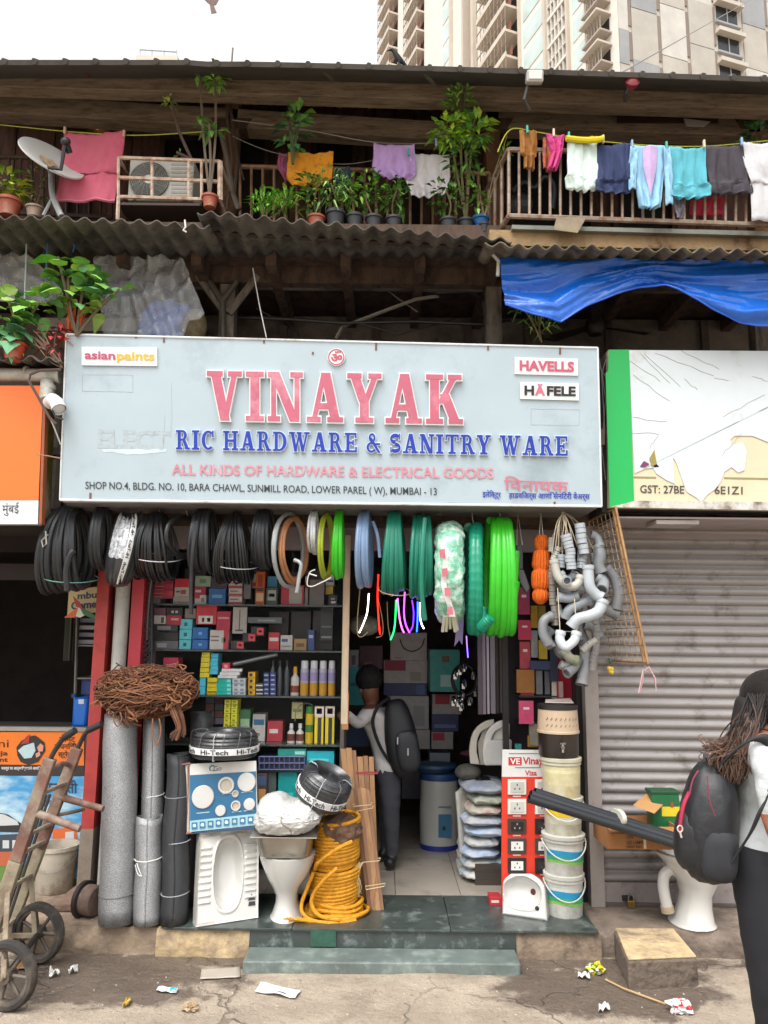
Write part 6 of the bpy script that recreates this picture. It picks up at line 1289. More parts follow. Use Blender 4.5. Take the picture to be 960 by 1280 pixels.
m = MB(); m.tube(spline([P(171,1079,4.93), P(174,1088,4.92), P(177,1095,4.92), P(172,1092,4.92), P(169,1081,4.92)]), .003, 5); m.build('tie', plain('d5d5d0'), o)
roll('black plastic mesh roll with two pale ties', 214, 1158, 225, 942, 5.17, 16.5, blackm, ties=((.17,'8d9096'),(.47,'8d9096'),(.74,'6d7076')), seedn=7)
roll('dark grey mesh roll half hidden behind the black roll and the coir', 248, 1135, 252, 890, 5.4, 14, blackm, seedn=8)
# coir rope
co = thing('coir_rope', 'heap of reddish brown coir rope piled on top of the mesh rolls', 'rope', P(184,893,5.15))
coir = [mat('5c3823', .9, var=.3, scale=40), mat('7a5136', .9, var=.3, scale=40), mat('3f2619', .9, var=.3, scale=40)]
c = P(184,864,5.2); m = MB(); m.ell(c, .28, .2, .13, 24, 12); m.build('core', mat('3d2214', .95, var=.4, scale=20), co, smooth=True)
m = MB(); q_ = random.Random(3)
for k in range(430):
  m.mi(q_.choice((0,0,1,1,2)))
  th = q_.uniform(0, 6.28); ph = q_.uniform(-1.2, 1.35); pts = []; dth = q_.choice((-1,1))*q_.uniform(.16,.34); dph = q_.uniform(-.14,.14); R_ = q_.uniform(.98, 1.16)
  for i in range(12):
    pts.append(c+V((.295*R_*math.cos(ph)*math.cos(th)*(1+.03*math.sin(i)), .205*R_*math.cos(ph)*math.sin(th)-.0, .145*R_*math.sin(ph)+.016*q_.uniform(-1,1)))); th += dth; ph += dph; dph += q_.uniform(-.12,.12); dth += q_.uniform(-.06,.06); ph = max(-1.3, min(1.5, ph))
  m.tube(spline(pts, 2), .0042, 4)
for k in range(70):    # loops sticking out
  a = P(q_.uniform(126,246), q_.uniform(834,892), 5.0+q_.uniform(-.02,.05)); pts = [a];
  for i in range(5): pts.append(pts[-1]+V((q_.uniform(-.06,.06), q_.uniform(-.02,.02), q_.uniform(-.045,.04))))
  m.mi(q_.choice((0,1))); m.tube(spline(pts, 4), .005, 5)
for k in range(20):    # trailing hank
  x = q_.uniform(-7,7); m.mi(q_.choice((0,1,2))); m.tube(spline([P(216+x,880,5.05), P(222+x*1.0,895,5.0), P(226+x*.8,910,5.0), P(222+x*1.4,q_.uniform(915,926),5.0)]), .0055, 5)
for x0, y0, w, h in ((147,890,5,18),(196,898,5,34)): m.mi(1); m.tube(spline([P(x0-w,y0,4.98), P(x0-w,y0+h*.6,4.97), P(x0,y0+h,4.97), P(x0+w,y0+h*.5,4.97), P(x0+w*.6,y0,4.98)]), .0045, 5)
m.build('strand', coir, co, smooth=True); co.children[-1]['kind'] = 'stuff'
# ---- squat pan: a relief surface on a leaning slab
cer = mat('bfbdb8', .12, var=.03, scale=3, coat=.5, dirt='b5aea2', damt=.12, dscale=2.5)
sp_ = thing('squat_pan', 'white ceramic squat toilet pan with ribbed footrests stood on its end', 'toilet', G(280,1155,FZ))
a0 = G(244,1159,FZ); a1 = G(322,1147,FZ); a1.z = a0.z = FZ; tl = P(249,1042,a0.y+.16); tr = P(323,1036,a1.y+.14); nn = (a1-a0).cross(tl-a0).normalized(); nn = nn if nn.y < 0 else -nn
def slab(u, v, h=0.): return a0*(1-u)*(1-v)+a1*u*(1-v)+tl*(1-u)*v+tr*u*v+nn*h
def pan_h(u, v):
  x = (u-.5)/.235; y = (v-.53)/.395; k = (abs(x)**2.6+abs(y)**(2.4))
  h = 0
  if k < 1: h = -.085*(1-k**2.2)**.6-.006
  elif k < 1.35: h = .007*math.sin(math.pi*(k-1)/.35)
  if abs(u-.5) > .27 and .22 < v < .88:
    e = min(1, (abs(u-.5)-.27)/.03)*min(1, (.478-abs(u-.5))/.03) if abs(u-.5) < .478 else 0
    h += .012*max(0, e)*max(0, math.sin((v-.22)/.66*9*2*math.pi))
  edge = min(u, 1-u, v, 1-v); h += .012*max(0, 1-edge/.022) if edge < .03 else 0
  return h
m = MB(); m.grid(lambda u, v: slab(u, v, pan_h(u, v)), 80, 110)
for s_, pts in ((0, [(0,0),(1,0)]), (1, [(1,0),(1,1)]), (2, [(1,1),(0,1)]), (3, [(0,1),(0,0)])):
  (ua, va), (ub, vb) = pts; m.add([slab(ua,va,.012), slab(ub,vb,.012), slab(ub,vb,-.075), slab(ua,va,-.075)], [(0,1,2,3)])
m.build('pan', cer, sp_, smooth=True, angle=50)
m = MB(); m.mi(0); m.prism([slab(.83,.2,.004), slab(.96,.2,.004), slab(.895,.27,.004)], nn*.001); m.prism([slab(.84,.14,.004), slab(.96,.14,.004), slab(.95,.185,.004), slab(.85,.185,.004)], nn*.001); m.build('sticker', plain('2b2b2b'), sp_)
m = MB()
for x0, y0, x1, y1 in ((.03,.96,.34,.985),(.015,.55,.03,.95),(.5,.965,.8,.98),(.02,.02,.3,.03)): m.prism([slab(x0,y0,.0135), slab(x1,y0,.0135), slab(x1,y1,.0135), slab(x0,y1,.0135)], nn*.0015)
m.build('packing_tape', mat('a89a86', .6, var=.3, scale=30), sp_)
# ---- display of round light panels
dp_ = thing('light_display', 'blue and white sample display of round ceiling light panels resting on the squat pan', 'display', P(270,1040,5.06))
ya = 5.03; f0, f1, f2, f3 = P(237,1040,ya), P(322,1031,ya+.01), P(320,951,ya+.06), P(237,955,ya+.05)
nd = (f1-f0).cross(f3-f0).normalized(); nd = nd if nd.y < 0 else -nd
def DP(px, py): return PP(px, py, f0, nd)
f2 = DP(320,951); f1 = DP(322,1031); f3 = DP(237,955)
m = MB(); m.prism([f0, f1, f2, f3], -nd*.02); m.build('board', mat('c3c2bd', .5, var=.1), dp_)
m = MB(); m.prism([DP(237.5,1033)+nd*.002, DP(320.5,1024)+nd*.002, DP(320,964)+nd*.002, DP(237.5,969)+nd*.002], nd*.002); m.build('blue_field', mat('1f5a7d', .4, var=.08), dp_)
m = MB(); m.prism([DP(237.5,1040)+nd*.002, DP(321.5,1031)+nd*.002, DP(321,1017)+nd*.005, DP(237.5,1026)+nd*.005], nd*.002); m.build('foot_band', mat('8fb5c0', .4, var=.1), dp_)
for k in range(8):
  x = 240+k*10; y = 1036.5-(x-240)*.106; m = MB(); m.prism([DP(x,y)+nd*.0085, DP(x+7,y-.7)+nd*.0085, DP(x+7,y-9)+nd*.0085, DP(x,y-8.5)+nd*.0085], nd*.0015); pc = m.build('icon', plain('2f6a88'), dp_)
  q = MB(); cc = DP(x+3.5,y-4.6)+nd*.011; q.add([cc+V((1,0,0))*(.011*math.cos(a))+V((0,0,1))*(.012*math.sin(a)) for a in [i*math.pi/5+.3*k for i in range(10)]], [list(range(10))]); q.build('print', plain(('c9cccb','dcdcd8','a9b5a8')[k % 3]), pc)
def lampdisc(px, py, rp, ring=0, c='b3b2ae', h=.016):
  cc = DP(px, py); r = rp*mpp(px, py, ya); ex_ = V((1,0,0)); ez_ = nd.cross(ex_).normalized(); ez_ = -ez_ if ez_.z < 0 else ez_; m = MB(); n = 28; prof = [(r,.002),(r,h*.7),(r*.95,h)]+([(r*.72,h),(r*.66,h*.45),(.001,h*.45)] if ring else [(r*.8,h*1.02),(.001,h*1.02)])
  vs = [cc+ex_*(q*math.cos(2*math.pi*i/n))+ez_*(q*math.sin(2*math.pi*i/n))+nd*z for q, z in prof for i in range(n)]
  m.mi(0); m.add(vs, [(j*n+i,j*n+(i+1) % n,(j+1)*n+(i+1) % n,(j+1)*n+i) for j in range(len(prof)-1) for i in range(n)])
  if ring: m.m = [0]*(3*n)+[1]*(len(m.f)-3*n)
  m.build('light_panel', [plain(c, .35), plain('a89f90')], dp_, smooth=True, angle=30)
for a in ((254,996,14,0),(283,981.5,10.3,1),(308.5,977.5,11.5,0),(294.5,992,4.2,1),(295,1007,6.2,1),(312,1005,7.2,0),(276,1013,6.6,0)): lampdisc(*a)
m = MB()
for x, y, w in ((246,1017,16),(278,993,12),(302,991,14),(290,1015.5,12),(305,1014,12)): m.prism([DP(x,y)+nd*.0045, DP(x+w,y-w*.1)+nd*.0045, DP(x+w,y-1-w*.1)+nd*.0045, DP(x,y-1)+nd*.0045], nd*.001)
m.build('print', plain('9fb8c4'), dp_)
m = MB(); write(m, 'Go', DP, 267, 277, 964, 963, 6, lift=.002); m.build('lettering', plain('2b3a44'), dp_)
m = MB(); cc = DP(265.5,960.5)+nd*.002; m.add([cc+V((r*math.cos(a),0,r*math.sin(a))) for r in (.013,.021) for a in [R(40+i*280/14) for i in range(15)]], [(i,i+1,15+i+1,15+i) for i in range(14)]); m.build('logo', plain('2b6a78'), dp_)
m = MB(); m.prism([P(217,1040,ya+.06), f0+V((-.006,.004,0)), f3+V((-.006,.004,0)), P(217,957,ya+.1)], V((0,.03,0))); m.build('page', mat('b9aca4', .6, var=.15, stretch=(30,1,1)), dp_)
m = MB()
for x in (218, 229, 235): m.tube([P(x,1039,ya+.05-(x-217)*.002), P(x,958,ya+.085-(x-217)*.002)], .004, 5)
m.tube([P(216,958,ya+.08), P(238,954,ya+.04)], .006, 5); m.tube([P(216,1041,ya+.04), P(240,1041,ya)], .008, 5); m.build('page_edge', mat('8a5a44', .7, var=.3, scale=20), dp_)
m = MB(); m.prism([P(222,1044,ya), P(318,1036,ya), P(318,1031.5,ya+.005), P(236,1040.5,ya+.005)], V((0,.12,0))); m.build('base', mat('1c3350', .5), dp_)
# ---- Hi-Tech cable coils
def cable_drum(label, c, r, h, M, seed):
  o = thing('cable_coil', label, 'cable', c, 'banded cable coils'); m = MB(); q = random.Random(seed)
  prof = [(r*.45,-h*.42)]
  n = 7
  pr = []
  for i in range(n): pr += [(r*(.9+.1*math.sin(math.pi*(i+.5)/n)**.5), -h/2+h*(i+.1)/n), (r*(.94+.08*math.sin(math.pi*(i+.5)/n)**.5), -h/2+h*(i+.5)/n), (r*(.9+.1*math.sin(math.pi*(i+.9)/n)**.5), -h/2+h*(i+.9)/n)]
  top = []
  for i in range(5): rr = r*(.88-.09*i); top += [(rr, h*.5+.012), (rr-r*.045, h*.5+.004)]
  prof = [(r*.45,-h*.45),(r*.8,-h*.5)]+pr+top+[(r*.44,h*.4),(r*.42,-h*.4)]
  m.lathe(prof, c, 48, M, close=True); m.build('cable', mat('2e2f31', .32, var=.3, scale=14, dirt='55575b', damt=.3, dscale=10, coat=.3), o, smooth=True, angle=60)
  m = MB()
  for k in range(10):   # clear wrapping catching the light
    a = q.uniform(0, 6.28); pts = [(1.02,-.3),(1.035,.2),(.98,.5),(.8,.56),(.6,.56),(.45,.4)]
    m.tube(spline([c+M @ V((r*x*math.cos(a+.06*i), r*x*math.sin(a+.06*i), h*z+.01)) for i, (x, z) in enumerate(pts)]), q.uniform(.0012,.0025), 4)
  m.build('wrap', mat('66686b', .15, var=.3, scale=20, coat=.5), o)
  m = MB(); m.lathe([(r*1.045,-h*.28),(r*1.055,-h*.02)], c, 48, M); bd = m.build('band', mat('cfd0d0', .4, var=.06), o, smooth=True)
  vs, fs = glyphs('Hi-Tech', .02); xa = max(v.x for v in vs)
  for k in range(6):
    m = MB(); w = 2*math.pi/6*.78; m.add([c+M @ V((r*1.062*math.cos(a), r*1.062*math.sin(a), -h*.24+h*.2*v.y/.75)) for v in vs for a in [k*2*math.pi/6+w*v.x/xa]], fs); m.build('lettering', plain('222326'), bd)
  for a in (4.6,): m = MB(); m.tube([c+M @ V((r*x*math.cos(a), r*x*math.sin(a), h*z)) for x, z in ((.7,-.5),(1.06,-.5),(1.07,.4),(.9,.58),(.5,.56))], .0028, 5); m.build('tie', plain('a5a6a8'), o)
  return o
c = P(281,930,5.16); cable_drum('black cable coil with a white printed band lying flat on the light display', c, 41*mpp(281,930,5.16), .15, Matrix.Identity(3), 1)
c = P(405,984,5.06); cable_drum('black cable coil with white printed band tipped over on the white sack', c, 33*mpp(405,984,5.06), .17, Matrix.Rotation(R(24),3,'Y') @ Matrix.Rotation(R(16),3,'X'), 2)
# ---- lofted ceramic
def loft(rows, Y, n=32, e=2.2, zmin=-9):
  """rows: (xl, xr, y, half depth, y shift) -> stacked superellipse rings"""
  m = MB(); vs = []
  for xl_, xr_, y, d, yo in rows:
    a, b = P(xl_,y,Y), P(xr_,y,Y); c = (a+b)/2; h = (b.x-a.x)/2; c.z = max(c.z, zmin+.0002*len(vs)/n)
    for k in range(n):
      t = 2*math.pi*k/n; cs, sn = math.cos(t), math.sin(t); vs.append(V((c.x+h*math.copysign(abs(cs)**(2/e),cs), Y+yo+d*math.copysign(abs(sn)**(2/e),sn), c.z)))
  L_ = len(rows); m.add(vs, [(j*n+k,j*n+(k+1) % n,(j+1)*n+(k+1) % n,(j+1)*n+k) for j in range(L_-1) for k in range(n)]+[list(range(n))[::-1]])
  return m
wy = G(358,1151,FZ).y+.12
wc = thing('pedestal_toilet', 'white pedestal toilet bowl seen head on carrying a steel sink', 'toilet', P(358,1151,wy), 'white pedestal toilets')
rows = [(338,379,1150.5,.17,0),(338,379,1146,.17,0),(341,376,1138,.15,0),(345,372,1124,.13,0),(345,373,1114,.13,0),(340,377,1104,.15,0),(333,386,1091,.185,0),(328,392,1077,.21,0),(325.5,394,1068,.225,0),(325,395,1063,.23,0),(328,392,1062,.22,0),(334,386,1064,.2,0),(338,382,1076,.15,0)]
loft(rows, wy, e=2.1, zmin=FZ).build('bowl', cer, wc, smooth=True, angle=60)
m = MB(); m.tube([P(329,1068.5,wy-.19), P(340,1070,wy-.22), P(343,1070,wy-.225)], .002, 4); m.tube([P(357,1071,wy-.235), P(385,1069.5,wy-.2)], .002, 4); m.build('seam_mark', plain('6a675f'), wc)
steel = mat('a8a39a', .28, .85, var=.1, scale=6)
sk = thing('steel_sink', 'stainless steel kitchen sink bowl set upside up on the pedestal toilet', 'sink', P(359,1062,wy))
rows = [(330,389,1062,.19,-.01),(327,391,1060,.2,-.01),(325,393,1040,.205,-.01),(325,394,1036,.21,-.01)]
loft(rows, wy-.01, e=5).build('bowl', steel, sk, smooth=True, angle=50)
m = MB(); a, b = P(320,1034,wy-.03), P(400,1036,wy-.03); m.bb((a.x, wy-.27, a.z-.006), (b.x, wy+.2, a.z)); m.build('rim', mat('a9a297', .3, .8, var=.15), sk, bevel=.002)
ps = thing('white_sack', 'plump white plastic sack tied with a cord on the steel sink', 'sack', P(360,1034,wy-.03))
c = P(362,1016,wy-.05); zb = P(362,1034,wy-.05).z+.0
def sackf(u, v):
  a = 2*math.pi*u; p = math.pi*(v-.5); x = math.cos(a)*math.cos(p); y = math.sin(a)*math.cos(p); z = math.sin(p)
  q = V((math.copysign(abs(x)**.7,x)*.205, math.copysign(abs(y)**.7,y)*.25-.02, max(-.08, .105*z*(1.15-.35*x-.15*abs(y)))))
  q *= 1+.06*noise.noise(V((x*2.2,y*2.2,z*2.2)))+.05*noise.noise(V((x*7,y*7,z*9)))+.03*noise.noise(V((x*17,y*15,z*19)))
  q.z -= .035*math.exp(-(x-.05)**2*90)*max(0,z)
  q.z = max(q.z, -.083)
  return V((c.x, c.y, zb+.084))+q
m = MB(); m.grid(sackf, 90, 46); m.build('body', mat('bcbbb7', .4, var=.06, scale=8, bump=.7, bscale=30), ps, smooth=True, angle=70)
m = MB(); m.tube([sackf(.75+.012*math.sin(t*5), .12+t*.5)+V((.012,-.004,.004)) for t in [i/14 for i in range(15)]], .004, 5); m.build('cord', plain('8a7f6a'), ps)
# ---- yellow rope spool
rp = thing('rope_coil', 'tall spool of thick yellow rope with loose loops at its foot', 'rope', G(418,1155,FZ))
yel = mat('c98a12', .6, var=.25, scale=30, bump=.5, bscale=140)
c = G(417,1140,FZ); c.y += .04; sc = mpp(417,1120,c.y); z0 = FZ
def radp(z): # radius by height
  h = z/.56
  return (.142+.018*h if h < .48 else .128 if h < .54 else .14-.01*(h-.54))*(1+.02*math.sin(z*60))
m = MB(); pts = []; tr = .0125; zz = .05; a = 0
while zz < .56:
  rr = radp(zz); pts.append(c+V((rr*math.cos(a)+.03*(zz-.1), rr*math.sin(a)*.95, zz+.012*math.sin(a+.8)))); a += .26; zz += .021*.26/6.283
m.tube(pts, tr, 8); m.build('winding', yel, rp, smooth=True)
m = MB(); m.lathe([(.11,.02),(.125,.3),(.118,.55),(.001,.56)], c, 20); m.build('core', mat('7d5510', .8), rp)
for k, (rr, zz, yo) in enumerate(((.175,.013,-.02),(.165,.036,-.015),(.158,.06,-.005),(.188,.015,-.03))):
  m = MB(); m.tube([c+V((rr*math.cos(t)+.01*k, rr*math.sin(t)*.9+yo, zz+.006*math.sin(3*t+k))) for t in [i*2*math.pi/36 for i in range(36)]], .0125, 8, closed=True); m.build('loop', yel, rp, smooth=True)
m = MB(); m.tube(spline([P(440,1052,c.y-.17), P(420,1062,c.y-.2), P(398,1078,c.y-.19), P(394,1086,c.y-.15)]), .0125, 8); m.tube(spline([P(422,1085,c.y-.2), P(405,1100,c.y-.2), P(392,1118,c.y-.17), P(390,1132,c.y-.17), P(400,1145,c.y-.2), P(425,1150,c.y-.22)]), .0125, 8); m.build('crossing_turn', yel, rp, smooth=True)
m = MB(); yy = c.y-.22
p = spline([P(392,1090,yy+.1), P(384,1110,yy+.08), P(377,1130,yy+.06), P(379,1142,yy+.02), P(392,1151,yy-.0), P(420,1154,yy-.0), P(445,1150,yy+.04)]); m.tube(p, .0115, 8)
p = spline([P(392,1152,yy), P(380,1150,yy), P(368,1149,yy)]); m.tube(p, .013, 8)
for k in range(14): e = P(368,1149,yy); m.tube([e, e+V((-.05+jit(.02), jit(.02), jit(.014)))], .003, 4)
m.build('tail', yel, rp, smooth=True)
bs2 = MB(); c2 = P(426,1036,c.y-.02)
def jute(u, v):
  a = 2*math.pi*u; p = math.pi*(v-.5); x, y, z = math.cos(a)*math.cos(p), math.sin(a)*math.cos(p), math.sin(p)
  q = V((.135*x, .14*y, .1*z)); q *= 1+.16*noise.noise(V((x*2.5,y*2.5,z*2.5+4)))+.1*noise.noise(V((x*6,y*6,z*6))); q.z = max(q.z, -.075); return c2+q
bs2.grid(jute, 56, 28); jb = bs2.build('jute_bag', mat('5f4638', .95, var=.3, scale=14, bump=.8, bscale=120, dirt='8a6d58', damt=.4), smooth=True, angle=70); tag(jb, 'crumpled brown jute bag draped over the yellow rope spool', 'bag')
# ---- wooden strips
wb = thing('wood_bundle', 'bundle of thin timber strips leaning beside the doorway', 'timber', G(455,1137,FZ))
wl = [mat('9a7450', .65, var=.2, scale=5, stretch=(8,8,1), dirt='7a5230', damt=.3), mat('836045', .65, var=.2, scale=5, stretch=(8,8,1)), mat('6d4a32', .7, var=.25, scale=5, stretch=(8,8,1))]
for k, (bx, by, Yb, tx, ty, Yt, w, mi_) in enumerate(((447,1130,5.42,429,936,5.46,7,0),(452,1130,5.43,436,935,5.46,7,0),(457,1130,5.43,442,938,5.47,6,1),(462,1128,5.44,450,946,5.47,7,0),(467,1128,5.44,457,945,5.47,6,1),(471,1128,5.45,464,946,5.47,6,0),
    (463,1137,5.22,444,985,5.34,6,2),(468,1138,5.21,449,986,5.33,6,1),(473,1137,5.21,454,985,5.33,6,0),(477,1138,5.22,459,987,5.34,6,1),(466,1136,5.26,447,988,5.37,6,2),(471,1135,5.26,452,984,5.37,6,1))):
  a, b = P(bx,by,Yb), P(tx,ty,Yt); a.z = FZ; h = w/2*mpp(bx,by,Yb); m = MB(); m.prism([a+V((-h,-h*.6,0)), a+V((h,-h*.6,0)), a+V((h,h*.6,0)), a+V((-h,h*.6,0))], b-a); m.build('strip', wl[mi_], wb)
for (x0,y0,x1,y1,Y,cc,r) in ((447,968,472,967,5.42,'8a2a30',.004),(442,1008,464,1006,5.3,'b5a07c',.0035),(446,1014,466,1010,5.3,'b5a07c',.003),(452,1078,474,1076,5.24,'b5a07c',.0035),(458,1112,480,1108,5.17,'b5a07c',.0035)):
  m = MB(); a, b = P(x0,y0,Y-.03), P(x1,y1,Y-.03); m.tube([a, b, b+V((.01,.06,0)), a+V((-.01,.06,0))], r, 5, closed=True); m.build('tie', plain(cc), wb)
m = MB()
for k in range(9): m.tube(spline([P(452+jit(4),1078,5.17), P(444+jit(6),1090+jit(5),5.15), P(446+jit(6),1105+jit(8),5.15), P(450+jit(8),1118+jit(6),5.16)]), .0025, 4)
tag(m.build('string_tangle', plain('a8966f')), 'tangle of thin tan string hanging between the rope spool and the timber strips', 'string')
# ---- switch display board
sb = thing('switch_board', 'red and white display board of wall switches standing behind the basin', 'display board', G(655,1115,PZ))
by_ = 5.28; g0, g1, g2, g3 = P(627,1140,by_), P(692,1140,by_), P(690,938,by_+.05), P(628,937,by_+.05); nb_ = (g1-g0).cross(g3-g0).normalized(); nb_ = nb_ if nb_.y < 0 else -nb_
def BP(px, py): return PP(px, py, g0, nb_)
m = MB(); m.prism([BP(627,1140), BP(692,1140), BP(690,971), BP(627.5,971)], -nb_*.02); m.build('red_panel', mat('c2321f', .4, var=.06), sb)
m = MB(); m.prism([BP(627.5,971), BP(690,971), BP(690,938), BP(628,937)], -nb_*.02); hd = m.build('header', mat('c4c3c0', .4, var=.05), sb)
m = MB(); m.prism([BP(635.5,956.5)+nb_*.001, BP(652,956.5)+nb_*.001, BP(652,946.5)+nb_*.001, BP(635.5,946.5)+nb_*.001], nb_*.0015); m.build('badge', plain('b0252a'), hd)
m = MB(); write(m, 'VE', BP, 637.5, 650, 955, 955, 7, lift=.004, bold=.02); m.build('lettering', plain('d0cfcc'), hd)
m = MB(); write(m, 'Vinay', BP, 653.5, 679, 955, 955, 8.5, lift=.003, bold=.02); write(m, 'Viza', BP, 656, 671, 969, 969, 6, lift=.003, bold=.02); m.build('lettering', plain('b0252a'), hd)
m = MB()
for x0, x1, y in ((636,676,942.5),(644,676,960)): m.prism([BP(x0,y)+nb_*.001, BP(x1,y)+nb_*.001, BP(x1,y-1.2)+nb_*.001, BP(x0,y-1.2)+nb_*.001], nb_*.001)
m.build('print', plain('7d7a7c'), hd)
pc_ = (('c9c8c2','aaa9a2'),('c9c8c2','b2b1aa'),('3a2f2a','1c1816'),('3a3632','c9c8c2'),('1d1a1a','c9c8c2'),('1d1a1a','c9c8c2'))
for r__ in range(5):
  y0 = 974+24.5*r__; y1 = y0+19
  for ci, (x0, x1) in enumerate(((634.5,657.5),(668.5,691))):
    c1, c2_ = pc_[r__] if ci == 0 or r__ in (0,1,3) else ('1d1a1a','29272a'); m = MB(); m.prism([BP(x0,y1), BP(x1,y1), BP(x1,y0), BP(x0,y0)], nb_*.012); pl_ = m.build('switch_plate', plain(c1, .35), sb, bevel=.002)
    ins = 4 if r__ > 1 else 3; m = MB(); m.prism([BP(x0+ins,y1-ins)+nb_*.012, BP(x1-ins,y1-ins)+nb_*.012, BP(x1-ins,y0+ins)+nb_*.012, BP(x0+ins,y0+ins)+nb_*.012], nb_*.005); m.build('insert', plain(c2_, .35), pl_)
    m = MB(); xm = (x0+x1)/2
    for dx, dy in ((-3,-2),(3,-2),(0,3)) : m.prism([BP(xm+dx-.8,(y0+y1)/2-dy+1.2)+nb_*.0172, BP(xm+dx+.8,(y0+y1)/2-dy+1.2)+nb_*.0172, BP(xm+dx+.8,(y0+y1)/2-dy-1.2)+nb_*.0172, BP(xm+dx-.8,(y0+y1)/2-dy-1.2)+nb_*.0172], nb_*.001)
    m.build('socket', plain('4a4844' if r__ != 2 else '8a8580'), pl_)
    m = MB(); m.prism([BP(xm-5,y1+3)+nb_*.001, BP(xm+5,y1+3)+nb_*.001, BP(xm+5,y1+1.6)+nb_*.001, BP(xm-5,y1+1.6)+nb_*.001], nb_*.001); m.build('print', plain('d5c5bf'), sb)
m = MB(); m.bb((P(612,1132,5.3).x, 5.3, FZ), (P(627,1132,5.3).x, 5.4, FZ+.055)); o = m.build('red_box', plain('a52a30'), bevel=.003); tag(o, 'small red and white box on the threshold beside the basin', 'box')
m = MB(); q = P(619,1126,5.298); m.box(q+V((0,0,-.005)), (.05,.003,.015)); WL[o] = o.location.copy(); m.build('print', plain('c9b5b0'), o)
# ---- wash basin
bn = thing('wash_basin', 'white ceramic wash basin stood upright against the switch board', 'basin', G(657,1150,FZ))
h0 = G(627.5,1143,FZ); h1 = G(681,1151,FZ); h3 = P(628,1092,h0.y+.07); h2 = P(680,1092,h1.y+.07); nb2 = (h1-h0).cross(h3-h0).normalized(); nb2 = nb2 if nb2.y < 0 else -nb2
def bs_f(u, v, h=None):
  uu = u; vv = v
  tl_ = .22*max(0, (v-.72)/.28)**2.4; tr_ = .30*max(0, (v-.6)/.4)**2.6; up = 1.05-.06*v
  uu = tl_+(up-tl_-tr_)*u if True else u
  p = h0*(1-uu)*(1-vv)+h1*uu*(1-vv)+h3*(1-uu)*vv+h2*uu*vv
  if h is None:
    x = (u-.47)/.44; y = (v-.56)/.38; k = abs(x)**2.6+abs(y)**2.4; h = 0
    if k < 1: h = -.075*(1-k)**.55
    elif k < 1.25: h = .004*math.sin(math.pi*(k-1)/.25)
    edge = min(u, 1-u, v, 1-v); h -= .012*max(0, 1-edge/.05)**2
  return p+nb2*h
m = MB(); m.grid(bs_f, 60, 60); N_ = 40
bd_ = [(i/N_,0) for i in range(N_)]+[(1,i/N_) for i in range(N_)]+[(1-i/N_,1) for i in range(N_)]+[(0,1-i/N_) for i in range(N_)]
vs = [bs_f(u,v,-.012) for u,v in bd_]+[bs_f(u,v,-.11) for u,v in bd_]; n = len(bd_); m.add(vs, [(i,(i+1) % n,n+(i+1) % n,n+i) for i in range(n)]+[[n+i for i in range(n)]]); m.build('bowl', cer, bn, smooth=True, angle=55)
for (u, v, r, cc, nm) in ((.68,.6,.019,'4a1c1a','drain_hole'),(.8,.24,.013,'1c1b1b','tap_hole')):
  q = bs_f(u,v); x = (bs_f(u+.02,v)-bs_f(u-.02,v)).normalized(); y = (bs_f(u,v+.02)-bs_f(u,v-.02)).normalized(); n2 = x.cross(y); n2 = n2 if n2.y < 0 else -n2; m = MB(); m.prism([q+x*(r*math.cos(t))+y*(r*math.sin(t))-n2*.004 for t in [i*math.pi/9 for i in range(18)]], n2*.006); m.build(nm, plain(cc), bn)
# ---- stack of paint buckets and the water filter on top
def bucket(label, cx, y0, y1, wt, wb_, Y, dirty, body, band, zbase=None, handle=True):
  a = P(cx, y1 or y0+48, Y); zb_ = zbase if zbase is not None else a.z; zt_ = P(cx, y0, Y).z; s = mpp(cx, (y0+y1)/2, Y); rt, rb = wt/2*s, wb_/2*s; h = zt_-zb_; c = V((a.x, Y, zb_)); o = thing('paint_bucket', label, 'bucket', c, 'paint buckets in the stack'); bm = mat(body, .4, var=.1, scale=6, dirt=dirty, damt=.45, dscale=5)
  m = MB(); m.lathe([(.001,0),(rb,0),(rb+.002,.01),(rb+(rt-rb)*.8,h*.8),(rb+(rt-rb)*.86,h*.83)], c, 36); m.build('body', bm, o, smooth=True)
  m = MB(); m.lathe([(rt*.98,h*.82),(rt*1.05,h*.82),(rt*1.05,h*.86),(rt*1.01,h*.865),(rt*1.01,h*.9),(rt*1.08,h*.905),(rt*1.09,h*.985),(rt*1.04,h),(.001,h)], c, 36); m.build('lid', bm, o, smooth=True, angle=30)
  if band:
    for f0_, f1_, cc, w0 in band:
      m = MB()
      def bf(u, v):
        t = R(200+140*u); f = f0_+(f1_-f0_)*v+w0*math.sin(u*5.5); rr = rb+(rt-rb)*.8*f/.8+.0018+.0006*band.index((f0_,f1_,cc,w0)); return c+V((rr*math.cos(t), rr*math.sin(t), h*f))
      m.grid(bf, 24, 4); m.build('label', printed(cc), o, smooth=True)
  if handle:
    m = MB(); rr = rt*1.1; m.tube([c+V((rr*math.cos(t), -abs(math.sin(t))*rr*1.02, h*.84-h*.42*abs(math.sin(t))**1.2)) for t in [math.pi*i/16 for i in range(17)]], .0045, 6); m.build('handle', plain('b5b5ae'), o, smooth=True)
  return o, zt_
BY = G(706,1150,FZ).y+.02
blu = [(.3,.7,'b9bab6',0.),(.46,.62,'1c83ad',.02),(.36,.46,'3f9a6a',.03),(.30,.36,'7fb04a',.03)]
o, z = bucket('white paint bucket with blue and green wave label, bottom of the stack', 706, 1089, 1150, 47, 43, BY+.1, '8d8a80', 'b9b8b0', blu, FZ)
o, z = bucket('white paint bucket with blue wave label, second from the bottom', 705, 1040, 0, 45.5, 41.5, BY+.1, '8d8a80', 'b5b4ac', blu, z)
